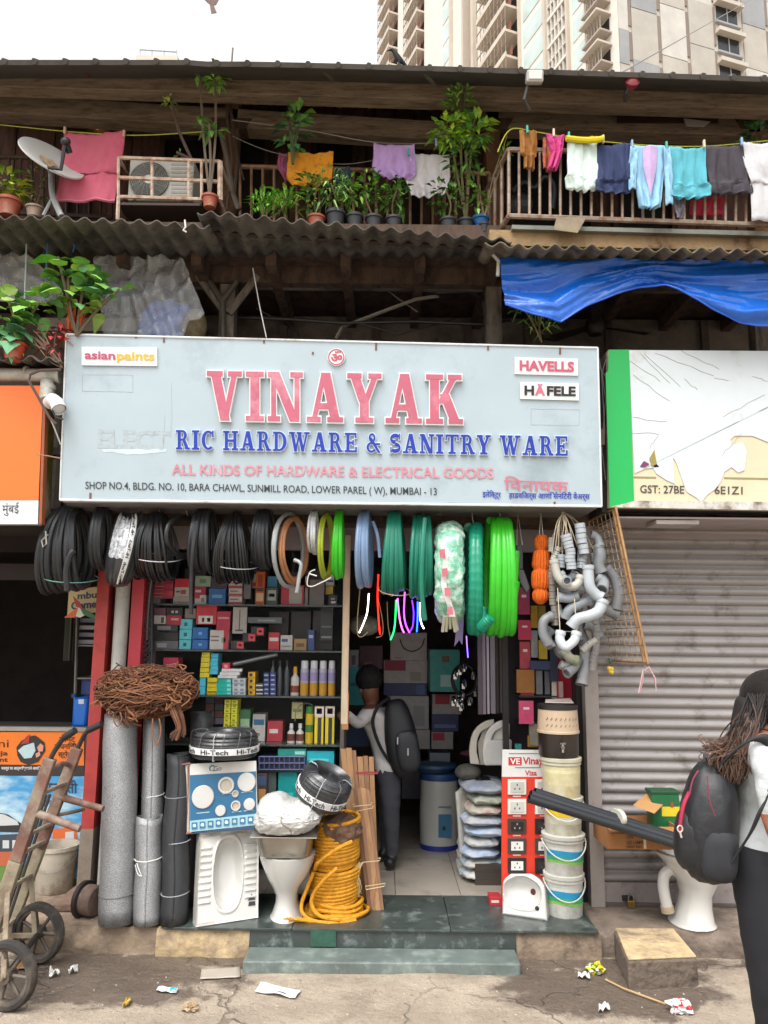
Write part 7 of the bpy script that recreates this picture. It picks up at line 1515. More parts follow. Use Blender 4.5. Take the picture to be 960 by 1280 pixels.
o, z = bucket('grubby white bucket with yellow band, third in the stack behind the pipes', 704, 994, 0, 43.5, 40, BY+.1, '8a7f62', 'b0aea0', [(.3,.72,'b5b2a0',0.),(.5,.72,'c2a21c',.0)], z)
o, z = bucket('pale yellow stained bucket, fourth from the bottom under the water filter', 702, 945, 0, 43.5, 41, BY+.1, 'a38f4a', 'b9b5a0', [(.3,.78,'b9b08a',0.),(.62,.7,'c4bd92',.0)], z, handle=False)
wf = thing('water_filter', 'cream and dark brown water filter with small tap on top of the buckets', 'water filter', V((P(698,945,BY+.1).x, BY+.1, z)))
c = V((P(698,930,BY+.1).x, BY+.1, z)); s = mpp(698,920,BY+.1); h1_ = P(698,915,BY+.1).z-z; h2_ = P(698,886,BY+.1).z-z; ht = P(698,880,BY+.1).z-z
m = MB(); m.lathe([(.001,0),(23.5*s,0),(24.5*s,.02),(25*s,h1_*.95),(25*s,h1_)], c, 36); m.build('lower_tank', mat('29211e', .3, var=.1), wf, smooth=True)
m = MB(); m.lathe([(26.2*s,h1_),(26.2*s,h1_+.012),(25.4*s,h1_+.016),(24.2*s,h2_),(.001,h2_)], c, 36); m.build('upper_tank', mat('b59f86', .4, var=.1, dirt='8a745c', damt=.2), wf, smooth=True, angle=30)
m = MB(); m.lathe([(24.6*s,h2_),(24.6*s,ht),(.001,ht+.01)], c, 36); m.build('lid', plain('1e1a19'), wf, smooth=True)
m = MB()
for k in range(3):
  vs, fs = glyphs(('Water Filter','Purifier','Gravity')[k], .0); xa = max(v.x for v in vs); w = (1.3,1.0,.9)[k]; f = (.74,.48,.24)[k]
  m.add([c+V((25.6*s*math.cos(t), 25.6*s*math.sin(t), h1_+(h2_-h1_)*(f+.14*v.y/.7))) for v in vs for t in [-math.pi/2-w/2+w*v.x/xa]], fs)
m = MB()
for k in range(16):
  t = -math.pi/2-.8+1.6*(k % 8)/7; f = .3+.28*(k//8); m.cone(c+V((25*s*math.cos(t), 25*s*math.sin(t), h1_+(h2_-h1_)*f)), c+V((25*s*math.cos(t+.08), 25*s*math.sin(t+.08), h1_+(h2_-h1_)*(f+.1))), .003, n=4)
m.build('print', plain('7d6650'), wf)
m = MB(); q = c+V((-.01,-25*s,h1_*.5)); m.cone(q, q+V((0,-.045,0)), .012, n=10); m.cone(q+V((0,-.035,.02)), q+V((0,-.035,-.03)), .009, n=10); m.box(q+V((0,-.04,.026)), (.035,.012,.01)); m.build('tap', mat('b5b5b2', .2, .9), wf, smooth=True)
m = MB(); m.prism([c+V((-.09,-.05,ht+.011)), c+V((.09,-.07,ht+.011)), c+V((.09,.03,ht+.03)), c+V((-.07,.03,ht+.02))], (0,0,.006)); tag(m.build('leaflet', plain('b5aca4')), 'pale leaflet lying on the lid of the water filter', 'leaflet')
# ---- black pipes, carton, tin, second toilet
pp_ = [mat('24272b', .4, var=.15, scale=5), mat('2c2f34', .4, var=.15, scale=5)]
for k, (dx, dy, dY) in enumerate(((0,6,0),(2,1,.03),(7,-2,.055),(3,5,.06),(9,2,.09))):
  o = thing('plastic_pipe', ('lowest and nearest black pipe of the bundle','black pipe second from the bottom of the bundle','topmost black pipe of the bundle','black pipe tucked behind the lowest one','rearmost black pipe of the bundle')[k], 'pipe', P(755,1026,4.75), 'black pipes bundled across the buckets')
  a = P(661+dx,996+dy-4,4.66+dY); b = P(856+dx*.4,1058+dy*1.0-5,4.82+dY); m = MB(); r = .026; m.cone(a, b, r, n=16, caps=False); m.cone(a, b, r*.8, n=16, caps=False); d = (b-a).normalized(); u = d.orthogonal().normalized(); w = d.cross(u); n = 16
  m.add([a+u*(q*math.cos(2*math.pi*i/n))+w*(q*math.sin(2*math.pi*i/n)) for q in (r*.8,r) for i in range(n)], [(i,(i+1) % n,n+(i+1) % n,n+i) for i in range(n)]); m.build('tube', pp_[k % 2], o, smooth=True)
m = MB(); q = P(775,1026,4.77); m.lathe([(.062,-.013),(.064,0),(.062,.013)], q+V((0,.03,.012)), 16, Matrix.Rotation(R(90),3,'Y') @ Matrix.Rotation(R(-20),3,'X'), sx=.75); tag(m.build('pipe_tie', plain('b5b4a8'), smooth=True, solid=.004), 'white plastic tie binding the black pipes', 'tie')
ty = G(868,1163,PZ).y+.14
t2 = thing('pedestal_toilet', 'white pedestal toilet in side view before the grey shutter', 'toilet', P(866,1163,ty), 'white pedestal toilets')
rows = [(838,893,1163,.16,0),(838,893,1158,.16,0),(843,890,1148,.145,0),(849,887,1130,.13,0),(851,887,1115,.13,0),(847,893,1101,.16,0),(836,902,1086,.19,0),(826,908,1073,.21,0),(819,912,1066,.215,0),(817,914,1063,.215,0),(821,910,1061.5,.2,0),(830,902,1064,.18,0),(840,890,1076,.14,0)]
loft(rows, ty, e=2.2, zmin=PZ).build('bowl', cer, t2, smooth=True, angle=60)
m = MB(); m.tube(spline([P(852,1094,ty), P(840,1087,ty), P(831,1093,ty), P(829,1106,ty), P(831,1120,ty), P(834,1134,ty)]), .035, 16, radii=None); m.build('trap', cer, t2, smooth=True)
m = MB(); m.cone(P(833.5,1132,ty), P(835,1140,ty), .04, n=16); m.build('collar', mat('a8957a', .6, var=.2), t2, smooth=True)
m = MB(); m.cone(P(846,1066,ty-.2), P(846,1074,ty-.215), .008, n=6); m.build('bolt', plain('9a8a5a'), t2)
cbx = thing('carton', 'open brown carton with printed side resting on the toilet rim', 'carton', P(804,1062,ty-.05))
yb = ty-.14; q0, q1 = P(759,1061,yb), P(850,1062,yb); zt_ = P(804,1034,yb).z; zb_ = P(836,1062.5,yb).z+.002; dp2 = .3; cm = mat('96663a', .8, var=.12, scale=6, dirt='7a5230', damt=.25)
m = MB(); x0, x1 = q0.x, q1.x; t_ = .006
for lo, hi in (((x0,yb,zb_),(x1,yb+t_,zt_)), ((x0,yb+dp2,zb_),(x1,yb+dp2+t_,zt_)), ((x0,yb+t_+.001,zb_),(x0+t_,yb+dp2-.001,zt_)), ((x1-t_,yb+t_+.001,zb_),(x1,yb+dp2-.001,zt_)), ((x0+t_,yb+t_,zb_+.001),(x1-t_,yb+dp2,zb_+.006))): m.bb(lo, hi)
m.build('body', cm, cbx)
m = MB(); m.prism([P(792,1007,yb+.12), P(818,1017,yb+.06), P(833,1002,yb+.2), P(808,993,yb+.24)], (0,.004,.004)); m.build('flap', mat('a57a4c', .8, var=.1), cbx)
m = MB(); m.prism([V((x0,yb-.001,zt_)), V((x1,yb-.001,zt_)), V((x1,yb-.1,zt_-.02)), V((x0,yb-.1,zt_-.02))], (0,0,.004)); m.build('flap', cm, cbx)
m = MB(); CP = lambda px, py: P(px, py, yb-.001)
write(m, 'C/N', CP, 783, 791, 1048, 1048, 4, bold=.02); write(m, 'LED LAMPS', CP, 783, 804, 1055, 1055, 4, bold=.02); write(m, 'HIGH BAY', CP, 783, 803, 1060, 1060, 3.5, bold=.02); m.build('lettering', plain('3a261a'), cbx)
m = MB(); m.prism([P(805,1061,yb-.002), P(808,1061,yb-.002), P(807,1040,yb-.002), P(804,1040,yb-.002)], (0,.0015,0)); m.build('tape', plain('c9b9a0'), cbx)
gt = thing('green_tin', 'dark green tin with yellow label standing in the brown carton', 'tin', V((P(832,1032,yb+.16).x, yb+.16, zb_+.008)))
yy = yb+.16; a, b = P(816,1030,yy), P(849,993,yy); m = MB(); m.bb((a.x, yy, zb_+.008), (b.x, yy+.11, b.z)); m.build('body', mat('0f5a33', .4, var=.1), gt, bevel=.006)
m = MB(); m.prism([V((a.x+.06,yy-.002,P(0,1012,yy).z)), V((b.x-.005,yy-.002,P(0,1012,yy).z)), V((b.x-.005,yy-.002,P(0,1000,yy).z)), V((a.x+.06,yy-.002,P(0,1000,yy).z))], (0,.0015,0)); lb_ = m.build('label', plain('c2ad1c'), gt)
m = MB(); q = P(840,1006,yy-.004); m.box(q, (.02,.002,.03)); m.build('print', plain('8a3a1c'), lb_)
m = MB(); m.bb((a.x-.005, yy-.005, b.z), (b.x+.005, yy+.115, b.z+.02)); m.build('lid', mat('0c4426', .4), gt, bevel=.004)
# ---- hand trolley
tr_ = thing('hand_trolley', 'old two wheeled wooden hand trolley leaning back beside the cement shop', 'trolley', G(45,1204,0))
trw = mat('6a4a3f', .75, var=.3, scale=6, dirt='8f8574', damt=.55, dscale=3.5, bump=.2); trw2 = mat('857a66', .8, var=.3, scale=6, dirt='5a4438', damt=.5, dscale=4, bump=.2); iron = mat('3a3533', .55, .5, var=.3, scale=12)
def bar(p0, p1, w, d, mt, name, up=V((0,1,0))):
  ax = (p1-p0).normalized(); s_ = ax.cross(up).normalized(); t_ = s_.cross(ax).normalized(); m = MB(); m.prism([p0-s_*w/2-t_*d/2, p0+s_*w/2-t_*d/2, p0+s_*w/2+t_*d/2, p0-s_*w/2+t_*d/2], p1-p0); return m.build(name, mt, tr_, bevel=.005)
YA, YB_ = 4.42, 4.86
A0, A1, B0, B1 = P(-16,1185,YA), P(63,948,YA), P(10,1165,YB_), P(97,935,YB_)
Am, Bm = A0+(A1-A0)*.45, B0+(B1-B0)*.45
bar(A0, Am, .07, .045, trw2, 'rail'); bar(Am, A1, .065, .045, trw, 'rail'); bar(B0, Bm, .07, .045, trw2, 'rail'); bar(Bm, B1, .065, .045, trw, 'rail')
for f, w, mm in ((.06,.06,trw2),(.3,.05,trw2),(.48,.06,trw2),(.575,.045,trw2),(.8,.05,trw)):
  bar(A0+(A1-A0)*f, B0+(B1-B0)*f, .02, w, mm, 'crossbar', V((1,0,.3)))
for k in range(3): q = (k+1)/4; bar(A0+(B0-A0)*q+(A1-A0)*.05, A0+(B0-A0)*q+(A1-A0)*.8, .018, .012, iron, 'slat')
m = MB(); m.tube(spline([A0+(A1-A0)*.93, (A0+(A1-A0)*.96+B0+(B1-B0)*.96)/2+V((0,0,-.02)), B0+(B1-B0)*.9]), .014, 8); m.build('curved_bar', trw, tr_, smooth=True)
for q, e, e2 in ((A1, (80,922), (94,913)), (B1, (110,913), (127,905))):
  Y = q.y; m = MB(); pts = spline([q-(A1-A0)*.06, q+V((.01,0,.02)), P(*e,Y-.02), P(*e2,Y-.04)]); m.tube(pts, .014, 8); h_ = m.build('handle', iron, tr_, smooth=True)
  m = MB(); m.tube([P(*e,Y-.02), P(*e2,Y-.04)], .02, 10); m.build('grip', mat('1c1b1b', .6), h_, smooth=True)
for q, p0, p1 in ((YA, (47,1017), (100,1036)), (YB_, (71,995), (129,1011))):
  m = MB(); m.cone(P(*p0,q), P(*p1,q-.05), .022, .019, n=12); m.build('peg', trw, tr_, smooth=True)
for c_, Y0, br in ((G(45,1204,0), None, (20,1168)), (G(6,1263,0), None, (-30,1200))):
  c = c_+V((0,0,.165)); m = MB(); M = Matrix.Rotation(R(90),3,'X') @ Matrix.Identity(3); M = Matrix.Rotation(R(-14),3,'Z') @ M
  m.lathe([(.138,-.028),(.158,-.026),(.166,-.012),(.166,.012),(.158,.026),(.138,.028)], c, 36, M, close=True); wl_ = m.build('wheel', mat('2b2826', .85, var=.3, scale=10, dirt='6a5f52', damt=.4), tr_, smooth=True, angle=50)
  m = MB(); m.lathe([(.118,-.016),(.138,-.02),(.138,.02),(.118,.016)], c, 32, M, close=True); m.lathe([(.001,-.035),(.035,-.032),(.035,.032),(.001,.035)], c, 20, M)
  for k in range(7):
    a = 2*math.pi*k/7; m.tube([c+M @ V((.03*math.cos(a), .03*math.sin(a), 0)), c+M @ V((.12*math.cos(a), .12*math.sin(a), 0))], .011, 6)
  m.build('rim', mat('4a433e', .6, .3, var=.3, scale=12, dirt='7d7264', damt=.4), wl_, smooth=True)
cf, cn = G(45,1204,0)+V((0,0,.165)), G(6,1263,0)+V((0,0,.165))
m = MB(); m.cone(cf+V((0,.03,0)), cn-V((0,.03,0)), .016, n=10); m.build('axle', iron, tr_, smooth=True)
for q, ra, rb in ((cf, B0, B1), (cn, A0, A1)):
  bar(q+V((0,-.045,0)), V((ra.x+(rb.x-ra.x)*.02, q.y-.045, ra.z+.02)), .03, .012, trw2, 'strut'); bar(q+V((0,-.045,0)), V((ra.x+(rb.x-ra.x)*.32, ra.y, ra.z+(rb.z-ra.z)*.32)), .03, .012, trw2, 'strut')
bar(B0+(B1-B0)*.62, P(104,1012,5.3), .03, .02, trw2, 'prop')
# ================================================================== GALLERY: LAUNDRY, DISH, AC UNIT, PLANTS
def cloth(label, rows, Y, c, waves=4, amp=.018, name='laundry', cat='laundry', grp='laundry hung along the gallery', hem=.012, seed=0, mt=None, parent=None, curl=.0, nv=30, nu=40, back=0.):
  """rows: (photo y, left x, right x) from the line down"""
  q = random.Random(seed); ph = q.uniform(0,6); L_ = len(rows)-1
  def fn(u, v):
    k = min(int(v*L_), L_-1); f = v*L_-k; a, b = rows[k], rows[k+1]; y = a[0]+(b[0]-a[0])*f; xl_ = a[1]+(b[1]-a[1])*f; xr_ = a[2]+(b[2]-a[2])*f
    sag = 2.2*math.sin(math.pi*u)*(1-v)
    w = .7*amp*(.25+v)*math.sin(waves*2*math.pi*u+ph+1.2*v*math.sin(ph)+.8*noise.noise(V((u*3,v*2,seed))))+.022*noise.noise(V((u*2.5, v*2.5, seed+.5)))+.01*noise.noise(V((u*8, v*6, seed+3)))+.005*noise.noise(V((u*19, v*13, seed+6)))
    e = 2.2*noise.noise(V((u*4, seed, 1)))*v
    return P(xl_+(xr_-xl_)*u, y+sag+e, Y)+V((0, w+back*v-curl*v*v, 0))
  m = MB(); m.grid(fn, nu, nv)
  o = m.build(name, mt or mat(c, .85, var=.1, scale=5, bump=.15, bscale=60), parent, smooth=True, solid=.005, angle=80)
  if parent is None: tag(o, label, cat, grp)
  return o, fn
def peg(px, py, Y, c, parent=None):
  m = MB(); q = P(px, py, Y-.012); m.box(q, (.012,.02,.05)); o = m.build('clothes_peg', plain(c), parent, bevel=.003); return o
LY = 4.98
def line(label, pts, Y, c, r=.004): m = MB(); m.tube(spline([P(x,y,Y) for x,y in pts]), r, 5); tag(m.build('clothes_line', plain(c)), label, 'line', 'clothes lines along the gallery')
line('yellow green clothes line running from the left edge to the first post', [(-60,150),(20,158),(80,164),(158,169),(220,167),(285,162)], LY, 'a5ac4a')
line('grey upper clothes line of the middle bay', [(290,150),(380,162),(470,178),(545,178),(612,166)], 5.1, '8a8783')
line('grey lower clothes line of the middle bay', [(290,170),(340,190),(420,205),(470,200)], 5.12, '7d7a77', .003)
line('yellow green clothes line along the right balcony', [(622,190),(638,162),(670,165),(720,173),(800,181),(880,183),(960,176),(1010,172)], 4.66, 'a9a83a')
pinkc = '9c4459'
tw_, fn = cloth('faded pink towel with a sewn fold hanging beside the satellite dish', [(165,80,158),(190,78,154),(216,75,149),(217,75,149),(253,68,143)], LY, 'c2566c', waves=2, amp=.012, seed=1, mt=mat('c9647a', .9, var=.12, scale=3, dirt='b04a5c', damt=.5, dscale=3))
m = MB(); WL[tw_] = tw_.location.copy(); m.tube([fn(i/12,.585)+V((0,-.006,0)) for i in range(13)], .004, 5); m.build('seam', mat('9c4458', .9), tw_)
m = MB(); m.tube([fn(i/12,.985)+V((0,-.004,0)) for i in range(13)], .006, 5); m.build('hem', mat('d58a98', .9), tw_)
for px, py in ((81,163),(155,167)): m = MB(); q = P(px,py,LY-.02); m.box(q, (.016,.02,.05)); m.build('clothes_peg', plain('c2a58a'), tw_, bevel=.003)
cloth('mauve pink cloth hanging behind the orange patterned cloth', [(190,349,361),(208,346,362),(226,356,372)], 5.14, '9a4f6d', waves=1, seed=2)
patt = mat('c98412', .85, var=.15, scale=6, dirt='7a4a14', damt=.35, dscale=16)
cloth('orange yellow patterned cloth folded over the middle bay railing', [(190,361,417),(205,359,416),(222,358,415),(232,366,396)], 5.05, 'd08a1c', waves=2, seed=3, mt=patt)
cloth('dark teal cloth bundle on the railing right of the orange cloth', [(208,420,437),(220,416,440),(236,422,436)], 5.1, '2c3f42', waves=2, amp=.03, seed=4)
cloth('lilac shorts hanging from the line in the middle bay', [(180,467,518),(195,467,519),(208,465,520),(216,470,520),(223,480,512)], 5.02, 'b08fc5', waves=3, amp=.02, seed=5)
cloth('white T-shirt hanging askew beside the lilac shorts', [(192,513,562),(208,508,562),(222,504,563),(235,511,560),(245,514,554)], 5.06, 'c5c1c4', waves=3, amp=.02, seed=6)
BY2 = 4.64; G2 = 'laundry hung along the right balcony'
def c2(*a, **k): return cloth(*a, grp=G2, **k)
c2('ochre brown socks and cloth folded at the left end of the right line', [(163,649,671),(180,650,672),(193,650,671),(196,655,668),(211,655,668)], BY2, '8a5a22', waves=2, amp=.02, seed=7)
c2('hot pink top hanging beside an orange one on the right line', [(167,683,706),(178,686,705),(190,690,703),(212,684,696)], BY2, 'c03a7c', waves=2, amp=.02, seed=8)
c2('orange grey patterned cloth half behind the hot pink top', [(172,679,690),(190,678,692),(212,679,695)], BY2+.03, 'a5502a', waves=2, amp=.02, seed=9, mt=mat('a5502a', .9, var=.2, dirt='6d6a72', damt=.5, dscale=14))
c2('bright yellow cloth rolled along the right line above the white shirt', [(170,707,753),(177,707,752)], BY2-.02, 'c9b81c', waves=3, amp=.02, seed=10, nv=6)
m = MB(); m.tube(spline([P(x,y,BY2-.03) for x,y in ((708,173),(725,175),(745,175),(754,173))]), .02, 8); tag(m.build('rolled_towel', mat('c9b81c', .9, var=.2)), 'yellow towel roll clipped over the line end', 'towel')
c2('white T-shirt with dark neck hung upside down on the right line', [(177,709,747),(200,709,748),(219,709,748),(223,706,750),(235,708,749),(238,716,742)], BY2, 'bfd0c9', waves=3, amp=.016, seed=11)
c2('navy blue T-shirt hanging second in the row of shirts', [(179,747,787),(205,747,787),(223,747,786),(227,744,789),(239,744,790),(241,750,784)], BY2, '1f2c52', waves=3, amp=.016, seed=12)
o, fn = c2('pale blue long sleeved shirt hanging between navy and teal shirts', [(181,789,834),(200,790,834),(225,794,830),(245,797,828),(258,800,826),(261,806,818)], BY2, '86b2cf', waves=3, amp=.02, seed=13)
WL[o] = o.location.copy()
for rows in ([(184,787,797),(210,786,796),(236,787,795)], [(184,828,837),(215,832,840),(255,833,842)]): cloth('', rows, BY2-.02, '86b2cf', waves=1, amp=.012, name='sleeve', parent=o, seed=14, nu=8)
m = MB(); m.add([fn(.3+.4*u,.02+.6*v*(1-abs(u-.5)*1.2))+V((0,-.008,0)) for v in (0,.5,1) for u in (0,.5,1)], [(0,1,4,3),(1,2,5,4),(3,4,7,6),(4,5,8,7)]); m.build('lining', mat('b39ac0', .9), o, solid=.002)
c2('aqua teal T-shirt hanging right of the pale blue shirt', [(183,836,882),(205,836,882),(229,835,883),(233,832,888),(245,835,888),(248,846,876)], BY2, '4f9fae', waves=3, amp=.016, seed=15)
c2('charcoal T-shirt hanging before the white towel', [(182,883,929),(205,884,932),(226,886,935),(230,884,940),(241,885,941),(243,894,932)], BY2, '37323a', waves=3, amp=.02, seed=16)
o, fn = c2('white and grey striped towel at the right end of the line', [(177,926,985),(205,930,990),(228,938,995),(229,938,995),(276,940,998)], BY2, 'b9b9bc', waves=2, amp=.014, seed=17)
c2('red cloth hanging low behind the balcony bars', [(241,866,908),(252,864,908),(266,864,906),(270,880,904)], BY2+.14, 'b83248', waves=3, amp=.02, seed=18)
c2('grey lilac rag hanging between the pale blue and red clothes', [(246,843,853),(260,842,855),(273,845,853)], BY2+.06, '7d7885', waves=1, amp=.02, seed=19)
for k, (px, py) in enumerate(((659,162),(692,166),(790,180),(833,182),(880,180),(927,177),(711,170),(754,174),(545,178),(511,190))):
  m = MB(); Y = 4.62 if px > 620 else 5.0; q = P(px,py,Y); m.box(q, (.014,.02,.055)); tag(m.build('clothes_peg', plain(('3f9a8a','c9b9a0','7d9ac0')[k % 3]), bevel=.003), f'clothes peg over the {("ochre socks","hot pink top","left edge of the pale blue shirt","left edge of the aqua T-shirt","left edge of the charcoal T-shirt","left edge of the striped towel","left end of the yellow cloth","right end of the yellow cloth","lilac shorts","white askew T-shirt")[k]}', 'clothes peg', 'clothes pegs on the lines')
# knobs/handlebar seen behind the bars
m = MB(); m.tube(spline([P(x,y,5.2) for x,y in ((640,240),(655,228),(668,235),(680,222),(692,232),(690,262))]), .02, 8); m.ell(P(650,255,5.3), .1, .06, .12, 12, 8); tag(m.build('stored_bicycle', mat('1a1b1d', .5)), 'dark shape of a stored cycle behind the balcony bars', 'cycle')
# ---- satellite dish
ds = thing('satellite_dish', 'white satellite dish with rust spot on a bent mast at the left gallery', 'satellite dish', P(74,270,4.85))
DY = 4.85; c = P(65,197,DY); cv = (V((0,0,CAMZ))-c).normalized(); ri = cv.cross(V((0,0,1))).normalized(); ri = -ri if ri.x < 0 else ri; up_ = ri.cross(cv).normalized(); up_ = up_ if up_.z > 0 else -up_
e1 = (ri*math.cos(R(17))-up_*math.sin(R(17))); e2_ = (ri*math.sin(R(17))+up_*math.cos(R(17))); nr = (cv*.33+e2_*.94).normalized(); v2 = nr.cross(e1).normalized(); rd_ = 40*mpp(65,197,DY)
m = MB(); vs = []; prof = [(0,-.05),(.3,-.045),(.6,-.028),(.85,-.008),(1,.0),(1.01,-.01),(.86,-.02),(.6,-.042),(.3,-.06),(0,-.065)]; n = 36
vs = [c+e1*(rd_*max(q,1e-3)*math.cos(2*math.pi*k/n))+v2*(rd_*max(q,1e-3)*math.sin(2*math.pi*k/n))+nr*z for q, z in prof for k in range(n)]
m.add(vs, [(j*n+k,j*n+(k+1) % n,(j+1)*n+(k+1) % n,(j+1)*n+k) for j in range(len(prof)-1) for k in range(n)]); m.build('reflector', mat('b9bab6', .4, var=.06, scale=4), ds, smooth=True)
m = MB(); rs_ = random.Random(4); q0 = c-nr*.043+e1*(-.01)+v2*.0
m.add([q0+e1*(.055*math.cos(a)*(1+.3*math.sin(3*a)))+v2*(.06*math.sin(a)*(1+.25*math.cos(5*a)))+nr*.004 for a in [i*math.pi/12 for i in range(24)]], [list(range(24))]); m.build('rust_spot', mat('a58a66', .8, var=.35, scale=30), ds)
ft = P(82,177,DY-.12); m = MB(); m.tube([c-v2*rd_*.98*1 if (c-v2*rd_).z < c.z else c+v2*rd_*.98, P(76,212,DY-.08), ft], .012, 6); m.build('feed_arm', mat('3a3a3c', .5, .3), ds)
m = MB(); m.ell(ft, .035, .03, .03, 10, 6); m.cone(ft, ft+V((.01,.05,-.05)), .022, n=8); m.build('receiver', plain('222224'), ds, smooth=True)
m = MB(); m.tube(spline([c-nr*.05, P(64,218,DY+.1), P(66,245,DY+.06), P(77,271,DY)]), .022, 8); m.build('mast', mat('8d8f8e', .5, .3, var=.2), ds, smooth=True)
m = MB(); m.tube([P(66,247,DY+.06), P(54,270,DY)], .012, 6); m.tube([P(66,247,DY+.06), P(72,272,DY+.25)], .012, 6); m.build('leg', mat('8d8f8e', .5, .3), ds)
# ---- air conditioner in a rusty cage
AY = 5.0
ac = thing('air_conditioner', 'white outdoor air conditioner unit inside a rusty cage on the gallery', 'air conditioner', P(200,250,AY))
a, b = P(159,250,AY), P(243,199,AY); m = MB(); m.bb((a.x, AY, a.z), (b.x, AY+.27, b.z)); m.build('case', mat('b5b3aa', .45, var=.06, scale=4, dirt='8a8578', damt=.3), ac, bevel=.01)
fc = P(187,226,AY); fr_ = 25*mpp(187,226,AY); XZ = Matrix.Rotation(R(90),3,'X')
m = MB(); m.lathe([(fr_*.98,0),(fr_*.98,.006),(.001,.006)], fc, 32, XZ); m.build('fan_opening', mat('4f5250', .6), ac)
m = MB()
for k in range(9): r = fr_*(.2+.095*k); m.tube([fc+V((r*math.cos(t), -.014, r*math.sin(t))) for t in [i*2*math.pi/32 for i in range(32)]], .0035, 5, closed=True)
for k in range(16): t = k*math.pi/8; m.cone(fc+V((.04*math.cos(t),-.014,.04*math.sin(t))), fc+V((fr_*.97*math.cos(t+.4),-.014,fr_*.97*math.sin(t+.4))), .0025, n=4)
m.build('fan_grille', mat('8d8f8a', .5), ac)
m = MB(); m.lathe([(fr_*.24,.01),(fr_*.24,.022),(.001,.024)], fc, 20, XZ); m.build('hub', plain('c2c2bd'), ac, smooth=True)
m = MB()
for k in range(9): y = 204+k*5; m.prism([P(214,y+2.4,AY-.003), P(240,y+2.6,AY-.003), P(240,y,AY-.003), P(214,y,AY-.003)], (0,.002,0))
m.build('louvre', plain('9d9b94'), ac)
cg = thing('metal_cage', 'rusty white metal cage bracketed round the air conditioner', 'cage', P(210,252,4.92)); KY = 4.9
ck = mat('c0ab98', .65, .1, var=.3, scale=14, dirt='8a5538', damt=.5, dscale=12)
m = MB()
for y0, y1 in ((197,202),(222,227),(246,250)): m.tube([P(148,y0,KY), P(275,y1,KY)], .014, 6)
for x in (148,190,236,252,275): m.tube([P(x,197+(x-148)*.04,KY), P(x,247+(x-148)*.03,KY)], .011 if x != 275 else .02, 6)
for x, y in ((148,197),(275,202),(148,246),(275,250)): q = P(x,y,KY); m.tube([q, q+V((0,.35,0))], .012, 6)
m.tube([P(148,247,KY), P(147,275,KY)], .014, 6); m.build('bars', ck, cg)
m = MB()
for x in (150, 168, 222, 238): q = P(x,252,KY+.03); m.tube([q, P(x+8,268,KY+.3)], .02, 5)
q = P(150,251,KY); q2 = P(250,253,KY); m.bb((q.x, KY, q.z-.03), (q2.x, KY+.34, q.z-.012)); m.build('bracket', mat('3a2c26', .7), cg)
# ---- plants
def lf(mb, p, d, size, w=.42, droop=.25, heart=False, rng=rnd):
  d = d.normalized(); s_ = d.cross(V((0,0,1))); s_ = s_.normalized() if s_.length > .01 else V((1,0,0)); nrm = s_.cross(d); tip = p+d*size-V((0,0,size*droop))
  mid = p+d*size*.45+nrm*size*.06; hw = size*w*.5
  if heart:
    b = p+d*size*.12; mb.add([p, b-s_*hw*.8-nrm*size*.0, p+d*size*.38-s_*hw*1.1, p+d*size*.7-s_*hw*.55-V((0,0,size*droop*.4)), tip, p+d*size*.7+s_*hw*.55-V((0,0,size*droop*.4)), p+d*size*.38+s_*hw*1.1, b+s_*hw*.8, mid], [(0,1,2,8),(2,3,8),(3,4,8),(4,5,8),(5,6,8),(6,7,0,8)])
  else: mb.add([p, mid-s_*hw-nrm*size*.04, tip, mid+s_*hw-nrm*size*.04, mid], [(0,1,4),(1,2,4),(2,3,4),(3,0,4)])
def lm(h, tr=.25): return mat(bri(h, 1.45), .55, var=.3, scale=7)
def bush(mb, c, rx, ry, rz, n, size, nm, rng, w=.42, heart=False, up=.2, droop=.3):
  for k in range(n):
    while True:
      x, y, z = rng.uniform(-1,1), rng.uniform(-1,1), rng.uniform(-1,1)
      if x*x+y*y+z*z < 1: break
    if noise.noise(V((x*2+c.x*3, y*2, z*2+c.z*5))) < -.18: continue
    mb.mi(rng.randrange(nm)); d = V((x+rng.uniform(-.6,.6), y+rng.uniform(-.6,.6), z*.5+up+rng.uniform(-.4,.4))); lf(mb, c+V((x*rx,y*ry,z*rz)), d, size*rng.uniform(.6,1.25), w, droop, heart)
def pot(o, px, ytop, ybot, wpx, Y, c, name='pot'):
  a, b = P(px,ybot,Y), P(px,ytop,Y); r = wpx/2*mpp(px,ytop,Y); h = b.z-a.z; m = MB(); m.lathe([(.001,0),(r*.72,0),(r*.95,h*.8),(r*1.08,h*.82),(r*1.08,h),(r*.95,h),(r*.9,h*.85),(.001,h*.82)], a, 20); m.build(name, mat(c, .6, var=.15, scale=8, dirt='4a3f36' if c[0] in '2345' else 'b5a08c', damt=.3), o, smooth=True); return b
terra, blkp = '9a4f38', '2b2d30'
def stems(o, base, tops, r=.006, c='6a5a3a'):
  m = MB()
  for t in tops: mid = (base+t)/2+V((jit(.03),jit(.03),0)); m.tube(spline([base, mid, t], 4), r, 5)
  m.build('stem', mat(c, .8, var=.2), o)
PY = 4.93; gp_ = 'potted plants along the gallery'
